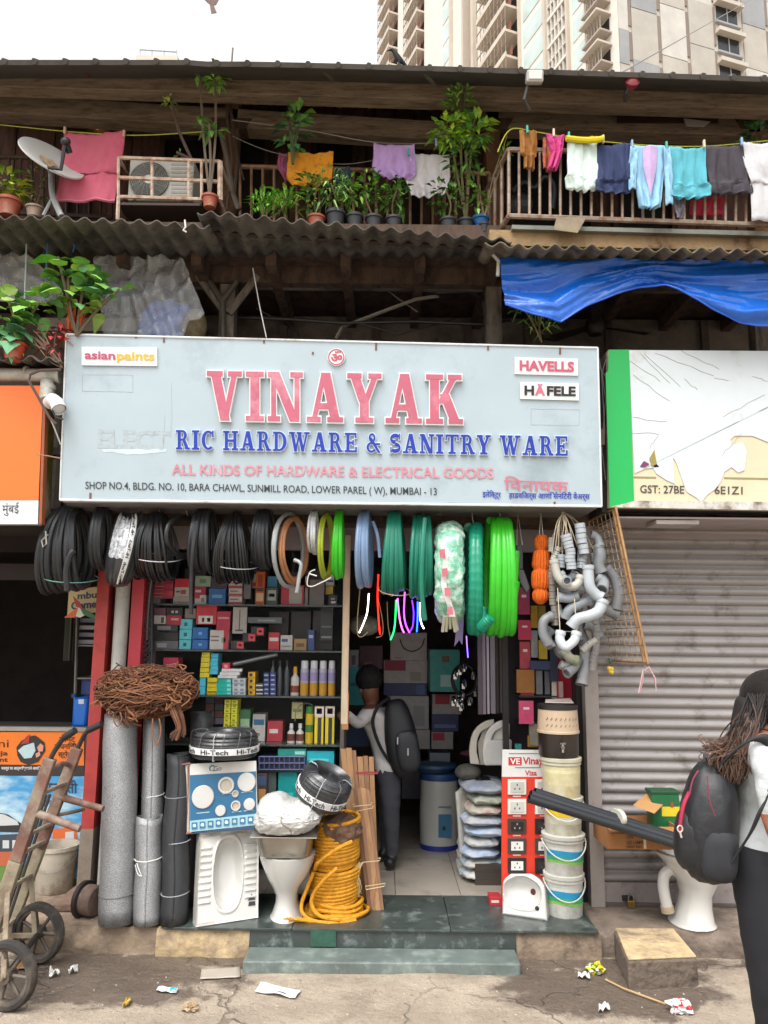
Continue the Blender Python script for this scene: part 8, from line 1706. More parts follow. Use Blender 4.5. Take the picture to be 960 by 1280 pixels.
def plant(label, px, ytop, pot_, leaves, Y=PY, seed=0, stemc='6a5a3a', sr=.006, grp=gp_, name='potted_plant'):
  """pot_: (ytop,ybot,w,colour) or None; leaves: list of (px,py,rx_px,ry_px,n,size,[colours],opts)"""
  o = thing(name, label, 'plant', P(px, pot_[1] if pot_ else ytop, Y), grp); rg = random.Random(seed); b = pot(o, px, pot_[0], pot_[1], pot_[2], Y, pot_[3]) if pot_ else P(px, ytop, Y)
  mb = MB(); cols_ = []; tops = []
  for (lx, ly, rx, ry, n, size, cs, op) in leaves:
    c = P(lx,ly,Y); s = mpp(lx,ly,Y); base_i = len(cols_); cols_ += [lm(h) for h in cs]; sub = MB(); bush(sub, c, rx*s, min(rx,ry)*s*.9, ry*s, n, size, len(cs), rg, **op); o0 = len(mb.v); mb.v += sub.v; mb.f += [[i+o0 for i in f] for f in sub.f]; mb.m += [i+base_i for i in sub.m]; tops.append(c+V((rg.uniform(-.03,.03),0,ry*s*.4)))
  mb.build('foliage', cols_, o); stems(o, b, tops, sr, stemc); return o
g1, g2_, g3_, g4 = '4f7d2e', '3a642a', '6d9a38', '94b548'
plant('yellow green leafy plant in a terracotta pot at the far left', 10, 250, (251,271,30,terra), [(10,232,20,18,110,.1,['8a9a34','6d8a30','a5a83a','4f7028'],{}) ], seed=1)
plant('dry twiggy plant in a low pale pot beside the satellite dish', 43, 262, (260,272,22,'8d7a68'), [(46,228,14,30,70,.05,['5a5a38','4c5230','6d6444'],{})], seed=2, stemc='5a4a3a', sr=.004)
plant('tall spindly fig sapling rising above the eave from a terracotta pot by the cage', 262, 240, (246,260,20,terra), [(268,95,14,13,60,.085,[g1,g3_,'6d8f34'],{}),(262,158,14,8,30,.08,[g1,g2_],{}),(246,90,5,6,10,.07,[g3_],{})], Y=4.85, seed=3, stemc='6b5f50', sr=.009)
plant('bare leaning branch with a few leaves behind the cage', 240, 200, None, [(210,126,5,8,16,.06,['7d8a34',g1],{}),(224,192,4,5,8,.06,[g1],{})], Y=4.96, seed=4, stemc='5d4a44', sr=.011, name='branch')
plant('broad leaved rubber plant standing tall above the orange cloth', 366, 205, None, [(364,165,17,26,60,.11,['2f5a34','3d6f3a','5a8f4a','27482e'],{'w':.38,'up':.1}),(372,145,8,9,14,.14,['6d9a3a','4f7f34'],{'up':.6})], Y=5.0, seed=5, stemc='4f5a3a', sr=.012, name='rubber_plant')
plant('spiky bright green grassy plant at the left of the middle bay', 332, 275, None, [(332,258,20,13,110,.13,['4f8a24','3f7420','6da030'],{'w':.14,'up':.9,'droop':.5}),(355,256,14,12,60,.15,['5c8f2c','7a9f3a'],{'w':.16,'up':.6,'droop':.5})], Y=4.9, seed=6, name='spider_plant')
plant('wispy green plant in the terracotta pot of the middle bay', 395, 272, (272,285,22,terra), [(395,240,20,30,80,.075,[g1,g2_,'7d8a3a'],{})], seed=7)
plant('feathery drooping plant in the first black pot', 419, 268, (266,286,24,blkp), [(415,238,22,24,95,.11,['5a7f4a','4a6f3a','7d9a5c'],{'w':.18,'up':.4,'droop':.7})], seed=8)
plant('bushy green plant in the second black pot', 443, 270, (270,286,21,blkp), [(438,242,18,26,105,.06,[g1,g3_,'74963a'],{})], seed=9)
plant('dense green plant in the third black pot', 467, 272, (272,287,21,blkp), [(462,238,22,24,150,.058,[g1,g2_,g3_],{})], seed=10)
plant('small dark leaved plant in the fourth black pot', 492, 273, (273,288,20,blkp), [(494,244,14,22,110,.07,[g2_,g1,'4f7434'],{})], seed=11)
plant('spreading dark green bush in a black pot below the white T-shirt', 560, 275, (275,289,20,blkp), [(558,246,22,22,120,.06,[g2_,'35582a',g1],{})], seed=12)
plant('big lime leaved creeper bush climbing above the gallery right of the shirts', 582, 240, (276,291,20,blkp), [(574,128,16,28,130,.055,[g1,g3_,'4f7a2c'],{}),(562,165,18,18,120,.09,['8fb02c','6d9a2c',g3_],{'w':.36}),(592,164,20,18,150,.1,['7aa02c','9ab53a',g3_,g1],{'w':.36}),(578,196,22,20,90,.075,['35602a',g1,g2_],{})], Y=4.98, seed=13, stemc='5c5a34', sr=.008)
plant('thin plant with one yellow flower beside the gallery post', 606, 270, None, [(598,240,10,26,40,.06,[g1,g3_],{}),(634,172,4,6,8,.07,['b5a01c','8f9a2c'],{}),(630,192,6,9,20,.06,[g1,'5a7a34'],{})], Y=4.85, seed=14, sr=.004)
plant('dark green leaves peeping in at the right end under the beam', 945, 175, None, [(948,168,16,10,40,.11,['2c5a30','1f4524','3f6f34'],{})], Y=5.2, seed=15, name='creeper')
bb = thing('blue_bucket', 'bright blue plastic bucket between the last pots and the gallery post', 'bucket', P(600,291,PY+.05)); pot(bb, 601, 272, 291, 20, PY+.08, '1a5f9a', 'body')
b2_ = thing('black_pot', 'small black flower pot beside the blue bucket', 'pot', P(606,291,4.88)); pot(b2_, 605, 280, 291, 12, 4.88, blkp, 'body')
# peepal saplings on the cement shop roof
PYY = 4.72
o = plant('peepal sapling with broad heart shaped leaves growing beside the big sign', 96, 420, None, [(85,352,20,22,30,.13,['6f9a3a','4f8034','8fae4a','3f7030'],{'w':.8,'heart':True,'droop':.35}),(110,352,18,22,28,.125,['5d8a3a','7aa04a','4a7a4a'],{'w':.8,'heart':True,'droop':.4}),(96,375,24,20,24,.13,['6f9a3a','86a83f','4a7640'],{'w':.8,'heart':True,'droop':.5}),(72,322,5,3,4,.17,['5a9a2c'],{'w':.5,'heart':True,'droop':.1}),(148,364,8,8,7,.13,['5a8a34','3f7034'],{'w':.7,'heart':True,'droop':.5}),(128,385,6,10,8,.12,['6f8a3a'],{'w':.7,'heart':True,'droop':.6})], Y=PYY, seed=21, stemc='5d4f3a', sr=.009, grp='wild plants on the left shop roof', name='peepal_sapling')
plant('leafy fig plant in an orange pot at the left edge above the orange sign', 17, 425, (430,450,28,'b0452c'), [(12,390,24,26,44,.125,['4f8034','3a6a30','6f9a3f','8aa85a'],{'w':.75,'heart':True,'droop':.45}),(44,384,18,16,26,.11,['5d8a34','4a7a3a','86a84a'],{'w':.7,'heart':True,'droop':.4}),(10,425,18,16,20,.13,['3f6f4a','5a8a64'],{'w':.8,'heart':True,'droop':.6})], Y=4.74, seed=22, stemc='5d4f3a', sr=.009, grp='wild plants on the left shop roof')
plant('red and orange croton plant with dry twigs beside the sign corner', 72, 455, None, [(70,424,20,20,80,.085,['9a2a2c','b0502a','7a3a24','5a2a24','a53a3a'],{'w':.34})], Y=4.78, seed=23, stemc='6d5a4c', sr=.006, grp='wild plants on the left shop roof', name='croton_plant')
m = MB(); rg = random.Random(5)
for k in range(9): lf(m, P(93+rg.uniform(-8,8),415,4.8), V((rg.uniform(-.4,.4),rg.uniform(-.3,.1),1)), .2, .2, .05)
tag(m.build('orange_bract', mat('d05a18', .5, var=.3, scale=10)), 'bright orange pointed leaves standing behind the sign corner', 'leaves')
m = MB();
for k in range(7): m.tube(spline([P(78,460,4.76), P(66+jit(8),445+jit(6),4.75), P(45+jit(14),420+jit(14),4.76)]), .004, 4)
tag(m.build('dry_twigs', plain('8a6f5f')), 'dry bare twigs fanning out beside the drain pipe', 'twigs')
plant('thin wild grass tuft growing on top of the main sign', 677, 428, None, [(678,404,18,20,60,.13,['4f6f34','3f5a2c','7d8f4a'],{'w':.12,'up':.9,'droop':.6}),(655,384,12,12,40,.08,['5a6f3a','44582c'],{'w':.2,'up':.3})], Y=4.85, seed=24, grp='wild plants on the sign', name='wild_grass')
# ---- plastic sheets, blue bag, tarp
clear = mat('dde0e4', .06, var=.12, scale=6, alpha=.33, coat=.8, bump=.45, bscale=9)
def drape(label, name, top, bot, Y, mt, nu=110, nv=40, amp=.03, folds=7, seed=0, pinch=0., Yb=None, fan=0., cat='sheet', solid=.0):
  """top / bot: photo polylines that the sheet hangs between"""
  def along(pl, t):
    k = min(int(t*(len(pl)-1)), len(pl)-2); f = t*(len(pl)-1)-k; return pl[k][0]+(pl[k+1][0]-pl[k][0])*f, pl[k][1]+(pl[k+1][1]-pl[k][1])*f
  def fn(u, v):
    a, b = along(top,u), along(bot,u); x, y = a[0]+(b[0]-a[0])*v, a[1]+(b[1]-a[1])*v
    w = .45*amp*math.sin(folds*2*math.pi*u+seed+2*v+4.5*noise.noise(V((u*2,v*1.5,seed))))*(.35+.65*v)+amp*1.9*noise.noise(V((u*4+v*fan,v*3,seed)))+amp*.6*noise.noise(V((u*13+v*fan*3,v*7,seed+4)))
    return P(x, y, Y+((Yb or Y)-Y)*v)+V((0,w,0))
  m = MB(); m.grid(fn, nu, nv); return tag(m.build(name, mt, smooth=True, solid=solid, angle=80), label, cat), fn
drape('clear crinkled plastic sheet hanging over the blue bag above the sign', 'plastic_sheet', [(118,320),(150,318),(180,322),(205,320),(228,322)], [(130,420),(160,424),(190,424),(225,422),(256,392)], 5.05, clear, amp=.05, folds=6, seed=2, Yb=4.98, fan=3)
drape('clear plastic sheet sagging at the far left under the awning', 'plastic_sheet', [(-60,300),(-20,296),(10,302),(40,322),(78,360)], [(-60,372),(-20,376),(20,380),(50,380),(80,376)], 5.05, clear, amp=.03, folds=3, seed=5)
m = MB(); c = P(208,405,5.25)
def bagb(u, v):
  a = 2*math.pi*u; p = math.pi*(v-.5); x, y, z = math.cos(a)*math.cos(p), math.sin(a)*math.cos(p), math.sin(p); return c+V((.19*x,.12*y,.16*z+.03*x))*(1+.22*noise.noise(V((x*3,y*3,z*3))))
m.grid(bagb, 36, 20); tag(m.build('blue_bag', mat('1a50b0', .35, var=.2, scale=8, bump=.3, bscale=20), smooth=True), 'bright blue plastic bag bulging under the clear sheet', 'bag')
m = MB(); q = P(243,408,5.2); m.ell(q, .09, .08, .13, 14, 8); tag(m.build('straw_bundle', mat('6d6048', .9, var=.4, scale=20), smooth=True), 'drab crumpled bundle beside the blue bag above the sign', 'bundle')
m = MB(); m.bb((-2.6, 5.45, P(150,398,5.45).z-.1), (-1.6, 5.5, P(150,398,5.45).z)); m.build('ledge', mat('7d746a', .7, var=.2), chawl)
for x, y0 in ((34,280),(60,292),(95,300)): m = MB(); m.tube([P(x,y0,4.86), P(x-4,375+(x==34)*20-(x==95)*60,4.86)], .005, 5); tag(m.build('hanging_string', plain('2f62a8' if x > 40 else '9db0a8')), {34:'pale cord hanging from the left awning pipe',60:'longer blue cord hanging from the left awning pipe',95:'short blue cord hanging above the peepal sapling'}[x], 'cord', 'cords under the left awning')
tarp = mat('0c57b4', .34, var=.25, scale=4, bump=.6, bscale=16, coat=.25)
o, fn = drape('bright blue tarpaulin swagged under the right awning', 'tarpaulin', [(624,322),(700,326),(800,324),(900,324),(1060,330)], [(631,382),(668,396),(700,404),(735,380),(770,366),(800,357),(830,357),(860,374),(890,389),(925,402),(950,406),(1060,400)], 4.72, tarp, nu=110, nv=34, amp=.035, folds=3, seed=8, Yb=4.66, fan=4)
m = MB(); WL[o] = o.location.copy(); m.tube([fn(i/60,.995)+V((0,-.004,0)) for i in range(61)], .006, 5); m.build('hem', mat('1a55c0', .4), o)
# ---- things on the roof edge
def small_light(px, py, Y, c1, label, name):
  o = thing(name, label, 'light', P(px,py,Y)); m = MB(); q = P(px,py,Y); m.box(q, (.11,.06,.075), Matrix.Rotation(R(15),3,'X')); m.build('housing', mat(c1, .4, var=.2), o, bevel=.01); m = MB(); m.box(q+V((.0,-.034,-.003)), (.085,.006,.055), Matrix.Rotation(R(15),3,'X')); m.build('glass', mat('d0d2d0', .2, var=.1), o); m = MB(); m.tube([q+V((-.04,.03,-.04)), q+V((-.06,.05,-.12)), q+V((-.02,.1,-.16))], .012, 6); m.build('bracket', mat('3a3633', .6), o); return o
small_light(668,97,4.5,'a9a8a4','small white floodlight fixed under the roof edge','flood_light')
o = thing('red_siren', 'small red and black siren fixed under the roof edge at the right', 'siren', P(790,104,4.55)); q = P(790,103,4.55); m = MB(); m.lathe([(.001,-.04),(.03,-.04),(.05,.01),(.03,.03),(.001,.035)], q, 12, Matrix.Rotation(R(70),3,'X')); m.build('horn', mat('7a2f33', .5, var=.3), o, smooth=True); m = MB(); m.tube([q, q+V((-.03,.04,-.05)), q+V((-.02,.09,-.07))], .014, 6); m.build('bracket', mat('2a2626', .6), o)
kt = thing('torn_kite', 'torn brown scrap of kite caught on a string against the sky', 'kite', P(265,8,5.6)); m = MB()
for pts in ([(252,-4),(262,-6),(266,8),(260,4)], [(262,-6),(276,-5),(270,6),(264,8)], [(262,6),(268,8),(271,16),(264,17)]): m.poly(pts, 5.6+jit(.02), .004)
m.build('paper', mat('6a5450', .8, var=.3), kt); m = MB(); m.tube(spline([P(281,-20,5.5), P(283,20,5.5), P(284,60,5.4), P(286,110,5.3)]), .003, 4); m.tube([P(268,0,5.6), P(281,-12,5.5)], .002, 4); m.build('string', plain('a9a9a6'), kt)
m = MB(); m.tube([P(700,130,6.9), P(775,92,12), P(945,-4,26)], .012, 5); tag(m.build('overhead_cable', plain('6a6866')), 'thin overhead cable slanting up across the apartment tower', 'cable')
# ================================================================== FIGURES
def crease(v): return v+V((.006*noise.noise(v*9+V((0,0,v.z*14)))+.0035*noise.noise(v*24), .006*noise.noise(v*9+V((5,0,v.z*14))), 0))
def skin(name, verts, edges, mats, pick, parent=None, root=0, sub=3, post=None):
  me = bpy.data.meshes.new('t'); me.from_pydata([v for v, r in verts], edges, []); o = bpy.data.objects.new('t', me); COL.objects.link(o)
  o.modifiers.new('s', 'SKIN'); d = me.skin_vertices[0].data
  for i, (v, r) in enumerate(verts): d[i].radius = (r, r) if not isinstance(r, tuple) else r
  d[root].use_root = True; s = o.modifiers.new('u', 'SUBSURF'); s.levels = sub; s.render_levels = sub
  dg = bpy.context.evaluated_depsgraph_get(); dg.update(); m2 = bpy.data.meshes.new_from_object(o.evaluated_get(dg)); mb = MB(); mb.v = [v.co.copy() for v in m2.vertices]; mb.f = [list(p.vertices) for p in m2.polygons]
  if post: mb.v = [post(v) for v in mb.v]
  mb.m = [pick(sum((mb.v[i] for i in f), V())/len(f)) for f in mb.f]; bpy.data.objects.remove(o); bpy.data.meshes.remove(me); bpy.data.meshes.remove(m2)
  return mb.build(name, mats, parent, smooth=True, angle=180)
# crow
cw_ = thing('crow', 'black crow perched on the roof edge facing left', 'crow', P(500,84,4.56)); Yc = 4.56
def q_(x, y, dy=0.): return P(500+(x-500)*1.25, 84+(y-86.5)*1.25, Yc+dy)
vv = [(q_(500,79),.02),(q_(497,75.5),.021),(q_(494.5,71.5),.015),(q_(492.5,69),.0125),(q_(489.5,69.3),.006),(q_(486.5,70.8),.0015),(q_(504,83),.013),(q_(508,87.5),.006),(q_(499,82.5,-.012),.005),(q_(498.5,85.5,-.012),.003),(q_(501,82.5,.012),.005),(q_(501,85.5,.012),.003)]
skin('body', vv, [(0,1),(1,2),(2,3),(3,4),(4,5),(0,6),(6,7),(0,8),(8,9),(0,10),(10,11)], [mat('0c0c0e', .85, var=.2)], lambda c: 0, cw_)
# ---- man in the shop
MY = 6.15
man = thing('person', 'man in a white shirt and dark trousers leaning into the shop, seen from behind', 'person', V((P(486,1088,MY).x, MY, PZ+.011)))
def h_(x, y, d=0.): return P(x, y, MY+d)
zf = PZ+.05
hipz = h_(486,965); foot = lambda x, d: V((P(x,1080,MY+d).x, MY+d, zf))
vv = [(h_(485,962),(.125,.11)),(h_(481,938),(.125,.1)),(h_(474,910),(.145,.11)),(h_(469,892),(.13,.09)),(h_(465,881),.055),(h_(462,866,-.02),.085),(h_(461,853,-.03),.09),
   (h_(459,893,-.15),.062),(h_(447,905,-.24),.047),(h_(438,897,-.32),.038),(h_(433,890,-.36),.03),
   (h_(480,893,.14),.062),(h_(482,915,.2),.048),(h_(470,925,.3),.04),(h_(462,920,.34),.03),
   (h_(487,972,-.07),.095),(h_(489,1022,-.08),.068),(foot(491,-.08)+V((0,0,.04)),.046),(foot(484,-.15),.042),
   (h_(483,972,.08),.095),(h_(484,1020,.1),.068),(foot(483,.12)+V((0,0,.04)),.046),(foot(475,.06),.042)]
ee = [(0,1),(1,2),(2,3),(3,4),(4,5),(5,6),(3,7),(7,8),(8,9),(9,10),(3,11),(11,12),(12,13),(13,14),(0,15),(15,16),(16,17),(17,18),(0,19),(19,20),(20,21),(21,22)]
zw, zn, zs = h_(485,960).z, h_(465,882).z, PZ+.115
def pm_(c):
  if c.z < zs: return 3
  if c.z < zw: return 1
  if c.z > zn-.01 and c.x > h_(452,890).x: return 2
  if c.x < h_(437.5,890).x: return 2
  return 0
skin('body', vv, ee, [mat('b5b2b0', .85, var=.08, scale=6, bump=.2, bscale=14), mat('33333a', .85, var=.12), mat('6a4433', .55, var=.08), mat('141417', .5)], pm_, man, post=crease)
m = MB(); hc = h_(461,852,-.03)
m.grid(lambda u, v: hc+V((.105*math.cos(6.283*u)*math.cos(3.1416*(v-.5)), .115*math.sin(6.283*u)*math.cos(3.1416*(v-.5))+.012, .108*math.sin(3.1416*(v-.5))+.022))*(1)+V((0,0,(.018*noise.noise(V((u*26,v*14,0)))))), 28, 14); m.build('hair', mat('0d0b0b', .8, var=.3, scale=40, bump=.6, bscale=80), man, smooth=True)
m = MB(); m.ell(h_(467,862,-.06), .018, .02, .034, 8, 6); m.build('ear', mat('6a4433', .55), man, smooth=True)
for k in range(5): m = MB(); b = h_(434+k*.4,889+k*.8,-.37); m.tube(spline([b, b+V((-.03,-.03,-.004*k)), b+V((-.055,-.045,-.012-.004*k)), b+V((-.065,-.04,-.03))]), .0085, 6); m.build('finger', mat('6a4433', .55), man, smooth=True)
mbk = thing('backpack', 'black backpack worn by the man in the shop', 'backpack', h_(505,975,-.05)); bc = h_(501,922,-.1); Mt = Matrix.Rotation(R(-9),3,'Y')
def superell(c, ax, ay, az, M, e=3., n1=28, n2=18, wob=.02, taper=0.):
  m = MB()
  def fn(u, v):
    a, p = 2*math.pi*u, math.pi*(v-.5); s = lambda t, k: math.copysign(abs(t)**(2/k), t)
    x, y, z = s(math.cos(a),e)*s(math.cos(p),e), s(math.sin(a),e)*s(math.cos(p),e), s(math.sin(p),e); t = 1-taper*max(0,z)
    q = V((ax*x*t, ay*y*t, az*z)); return c+M @ (q*(1+wob*noise.noise(V((x*3,y*3,z*3)))+wob*.5*noise.noise(V((x*9,y*9,z*9)))))
  m.grid(fn, n1, n2); return m
superell(bc, .125, .13, .29, Mt, taper=.2).build('body', mat('15161a', .6, var=.2, scale=8), mbk, smooth=True)
superell(bc+V((.05,-.11,-.08)), .09, .05, .15, Mt).build('pocket', mat('1b1c21', .6, var=.2), mbk, smooth=True)
m = MB(); m.tube(spline([h_(487,872,-.1), h_(472,884,-.17), h_(466,905,-.19), h_(476,935,-.18), h_(492,958,-.15)]), .014, 6); m.tube(spline([h_(487,874,-.05), h_(478,880,0), h_(482,900,.14)]), .016, 6); m.build('strap', mat('131418', .7), mbk)
m = MB()
for x, y in ((497,926),(510,940)): m.box(h_(x,y,-.27), (.01,.006,.05))
m.build('zip_pull', plain('9a9aa0'), mbk)
# ---- woman at the right
WY = 3.05
def w_p(x, y, d=0.): return P(x, y, WY+d)
gz = ground_z(1.5, WY)
wom = thing('person', 'woman in a white top and black flared trousers walking right at the street edge', 'person', V((w_p(960,1100).x, WY, gz)))
x0 = w_p(962,1080).x
def leg(dx, z, d): return V((x0+dx, WY+d, z))
vv = [(w_p(957,1070),(.135,.125)),(w_p(957,1035),(.105,.105)),(w_p(956,985),(.125,.125)),(w_p(957,943),(.13,.13)),(w_p(960,915),.055),(w_p(967,899),.068),(w_p(971,880),.078),
   (w_p(957,940,-.17),.062),(w_p(962,985,-.22),.05),(w_p(968,1030,-.23),.042),(w_p(985,1075,-.26),.034),(w_p(992,1090,-.27),.028),
   (w_p(962,938,.17),.06),(w_p(975,990,.22),.046),(w_p(990,1040,.18),.036),(w_p(1000,1075,.1),.03),
   (w_p(958,1100,-.085),.13),(leg(-.03,.56,-.09),.10),(leg(-.06,.16,-.09),.085),(leg(-.05,gz+.06,-.09),.09),(leg(.06,gz+.045,-.1),.042),
   (w_p(962,1100,.085),.12),(leg(.14,.56,.09),.085),(leg(.2,.16,.09),.08),(leg(.21,gz+.06,.09),.085),(leg(.32,gz+.045,.09),.04),
   (w_p(996,886),.02)]
ee = [(0,1),(1,2),(2,3),(3,4),(4,5),(5,6),(3,7),(7,8),(8,9),(9,10),(10,11),(3,12),(12,13),(13,14),(14,15),(0,16),(16,17),(17,18),(18,19),(19,20),(0,21),(21,22),(22,23),(23,24),(24,25),(5,26)]
zwa, zel, znk = w_p(957,1052).z, w_p(962,1000).z, w_p(960,920).z
def pw(c):
  if c.z < gz+.05 and c.x > x0+.02: return 3
  for s_, e_ in ((8,9),(9,10),(10,11),(13,14),(14,15)):
    a, b = vv[s_][0], vv[e_][0]; t = max(0, min(1, (c-a).dot(b-a)/(b-a).length_squared))
    if c.z < zel and (c-a-(b-a)*t).length < .06: return 2
  if c.z < zwa: return 1
  if c.z > znk: return 2
  return 0
skn = mat('9a6248', .5, var=.06)
skin('body', vv, ee, [mat('aeb2b2', .85, var=.08, scale=10, bump=.4, bscale=26), mat('14151b', .85, var=.2, scale=5), skn, mat('2a2522', .6)], pw, wom, post=crease)
# face, hair, hand
hd_ = w_p(971,879)
for dy in (-.035,.035): m = MB(); m.ell(hd_+V((.078,dy,-.012)), .012, .016, .009, 10, 6); m.mi(1); m.ell(hd_+V((.087,dy,-.012)), .004, .006, .006, 8, 5); m.build('eye', [plain('c9c5c0'), plain('1c1412')], wom, smooth=True)
m = MB(); m.ell(hd_+V((.078,0,-.075)), .014, .028, .009, 12, 6); m.build('mouth', plain('8a4a44'), wom, smooth=True)
m = MB(); m.ell(hd_+V((-.0,-.09,-.03)), .022, .012, .034, 10, 6); m.build('ear', skn, wom, smooth=True)
hm_ = [mat('17100e', .68, var=.3, scale=50, stretch=(1,1,.2)), mat('49352b', .65, var=.3, scale=50), mat('695042', .65, var=.3, scale=50)]
m = MB()
def hairf(u, v):
  a, p = 2*math.pi*u, math.pi*(v-.5); x, y, z = math.cos(a)*math.cos(p), math.sin(a)*math.cos(p), math.sin(p)
  q = V((.108*x-.02, .102*y, .112*z+.01));
  if x > .35: q.x = q.x*.55+.0
  return hd_+q*(1+.015*noise.noise(V((u*40,v*4,0))))
m.grid(hairf, 40, 20)
rg = random.Random(9)
for k in range(330):
  m.mi(0); e0 = V((rg.uniform(-.5,.75), rg.uniform(-1,1), rg.uniform(-.1,1))).normalized(); e1_ = V((-.95, rg.uniform(-.12,.12), rg.uniform(-.4,-.1))).normalized(); pts = []
  for i in range(8): e = e0.lerp(e1_, i/7).normalized()*(1.03+.02*math.sin(i*.45)); pts.append(hd_+V((.108*e.x*(.6 if e.x > .35 else 1)-.02, .102*e.y, .112*e.z+.01)))
  m.tube(spline(pts, 2), .0032, 4)
m.mi(0); m.tube(spline([w_p(946,880), w_p(938,900), w_p(930,925,-.02), w_p(922,950,-.03), w_p(916,972,-.03)], 5), .05, 10, radii=[.075-.05*abs(i/20-.1) for i in range(21)]); m.m = [1 if len(m.v) and i > len(m.m)-120 else q for i, q in enumerate(m.m)]
for k in range(1500):
  t = rg.random(); d = rg.uniform(-.1,.1); s0 = w_p(946+rg.uniform(-12,12), 880+rg.uniform(-14,24), d*.9);
  ex_ = rg.gauss(917, 15); ey = 960+rg.uniform(-25,26)-abs(ex_-915)*.5
  mid = w_p(934+rg.uniform(-15,15), 908+rg.uniform(-8,8), d*1.1-.02); mid2 = w_p((931+ex_)/2-4+rg.uniform(-9,9), 935+rg.uniform(-8,8), d*1.1-.03)
  m.mi(0); wv = .014; pts = spline([s0, mid+V((wv*noise.noise(V((k*.02,1,0)))*2,0,0)), mid2+V((wv*math.sin(k*.05)*1.3,.01*math.cos(k*.06),0)), w_p(ex_+6*math.sin(k*.04),(ey*2+930)/3,d-.04), w_p(ex_,ey,d-.03)], 4)
  n0 = len(m.f); m.tube(pts, .005, 4, radii=[.0034*(1-.6*i/(len(pts)-1)) for i in range(len(pts))])
  L2 = len(pts)-1
  for i in range(L2):
    mi_ = 0 if i < L2*(.12+.2*(k % 5)/4) else (1 if i < L2*.5 or k % 3 == 0 else 2)
    for j in range(4): m.m[n0+i*4+j] = mi_
hair = m.build('hair', hm_, wom, smooth=True)
for k in range(4):
  m = MB(); b = w_p(992+k*1.5,1092-k*1.5,-.28+.012*k); m.tube(spline([b, b+V((.012,0,-.03)), b+V((.012,.004,-.055-.006*(k in (1,2)))), b+V((.002,.01,-.07-.006*(k in (1,2))))]), .008, 6); m.build('finger', skn, wom, smooth=True)
m = MB(); b = w_p(990,1085,-.29); m.tube(spline([b, b+V((.022,-.006,-.015)), b+V((.03,-.004,-.04))]), .009, 6); m.build('thumb', skn, wom, smooth=True)
# ribbed folds of the top are in its relief; her backpack
wbk = thing('backpack', 'black backpack with red zips hanging low on the woman back', 'backpack', w_p(885,1096)); bc = w_p(886,1026,-.03); bm = mat('17181c', .5, var=.25, scale=9, bump=.25, bscale=16)
Mt = Matrix.Rotation(R(7),3,'Y') @ Matrix.Rotation(R(-18),3,'Z')
superell(bc, .102, .14, .212, Mt, e=2.9, wob=.04, taper=.16, n1=48, n2=30).build('body', bm, wbk, smooth=True)
superell(bc+Mt @ V((-.045,-.02,-.07)), .075, .112, .11, Mt, e=3, wob=.03).build('front_pocket', bm, wbk, smooth=True)
superell(bc+Mt @ V((.03,-.1,-.09)), .065, .05, .095, Mt, e=3, wob=.03).build('side_pocket', mat('1e1f24', .7, var=.2, scale=30), wbk, smooth=True)
redz = mat('9a2442', .5)
m = MB(); m.tube(spline([w_p(x,y,-.17) for x,y in ((862,990),(855,1005),(851,1025),(850,1040))]), .007, 6); m.build('zip', redz, wbk, smooth=True)
m = MB(); m.tube(spline([w_p(x,y,-.19) for x,y in ((873,963),(866,975),(862,992))]), .003, 5); m.tube(spline([w_p(x,y,-.2) for x,y in ((884,970),(887,1000),(894,1020))]), .0022, 5); m.build('piping', mat('7a2a40', .6), wbk, smooth=True)
m = MB(); m.tube([w_p(850,1036,-.18)+V((.009*math.cos(a),0,.011*math.sin(a))) for a in [i*math.pi/6 for i in range(12)]], .003, 5, closed=True); m.tube([w_p(850,1040,-.18), w_p(852,1047,-.18)], .004, 5); m.build('zip_pull', plain('b5a59a'), wbk)
m = MB(); m.tube(spline([w_p(895,955,-.02), w_p(886,946,-.02), w_p(882,944,-.0), w_p(884,958,.0)]), .011, 6); m.build('grab_handle', mat('3f4147', .7), wbk)
def ribbon(mb, pts, wv):
  n = len(pts); mb.grid(lambda u, v: pts[min(int(u*(n-1)+.5), n-1)]+wv*(v-.5), n-1, 1)
m = MB(); ribbon(m, spline([w_p(908,1088,-.17), w_p(925,1062,-.21), w_p(940,1038,-.26), w_p(952,1010,-.3), w_p(966,985,-.3)]), V((.022,0,.03))); ribbon(m, spline([w_p(900,958,-.12), w_p(922,935,-.17), w_p(948,922,-.2), w_p(966,932,-.21), w_p(972,960,-.25), w_p(966,985,-.3)]), V((.03,-.01,.028))); m.build('strap', mat('1a1b20', .7, var=.15), wbk, smooth=True, solid=.008)
# ================================================================== LITTER ON THE STREET
def gpt(px, py, dz=.003): q = G(px, py, 0); q.z = ground_z(q.x, q.y)+dz; return q
def paper(label, pts, c, name='paper_scrap', cat='litter', grp='litter on the street', curl=.012, spots=(), th=.003):
  n = 8; A, B, C_, D_ = [gpt(*p) for p in pts]; sd = rnd.random()*9
  m = MB(); m.grid(lambda u, v: A*(1-u)*(1-v)+B*u*(1-v)+C_*u*v+D_*(1-u)*v+V((0,0,.004+curl*abs(noise.noise(V((u*2.2+sd,v*2.2,sd))))*2)), n, n); o = m.build(name, plain(c), smooth=True, solid=th); tag(o, label, cat, grp); WL[o] = o.location.copy()
  for (u0, v0, u1, v1, cc) in spots:
    q = MB(); q.grid(lambda u, v: (lambda s, t: A*(1-s)*(1-t)+B*s*(1-t)+C_*s*t+D_*(1-s)*t+V((0,0,.0075+curl*abs(noise.noise(V((s*2.2+sd,t*2.2,sd))))*2)))(u0+(u1-u0)*u, v0+(v1-v0)*v), 4, 4); q.build('print', plain(cc), o)
  return o
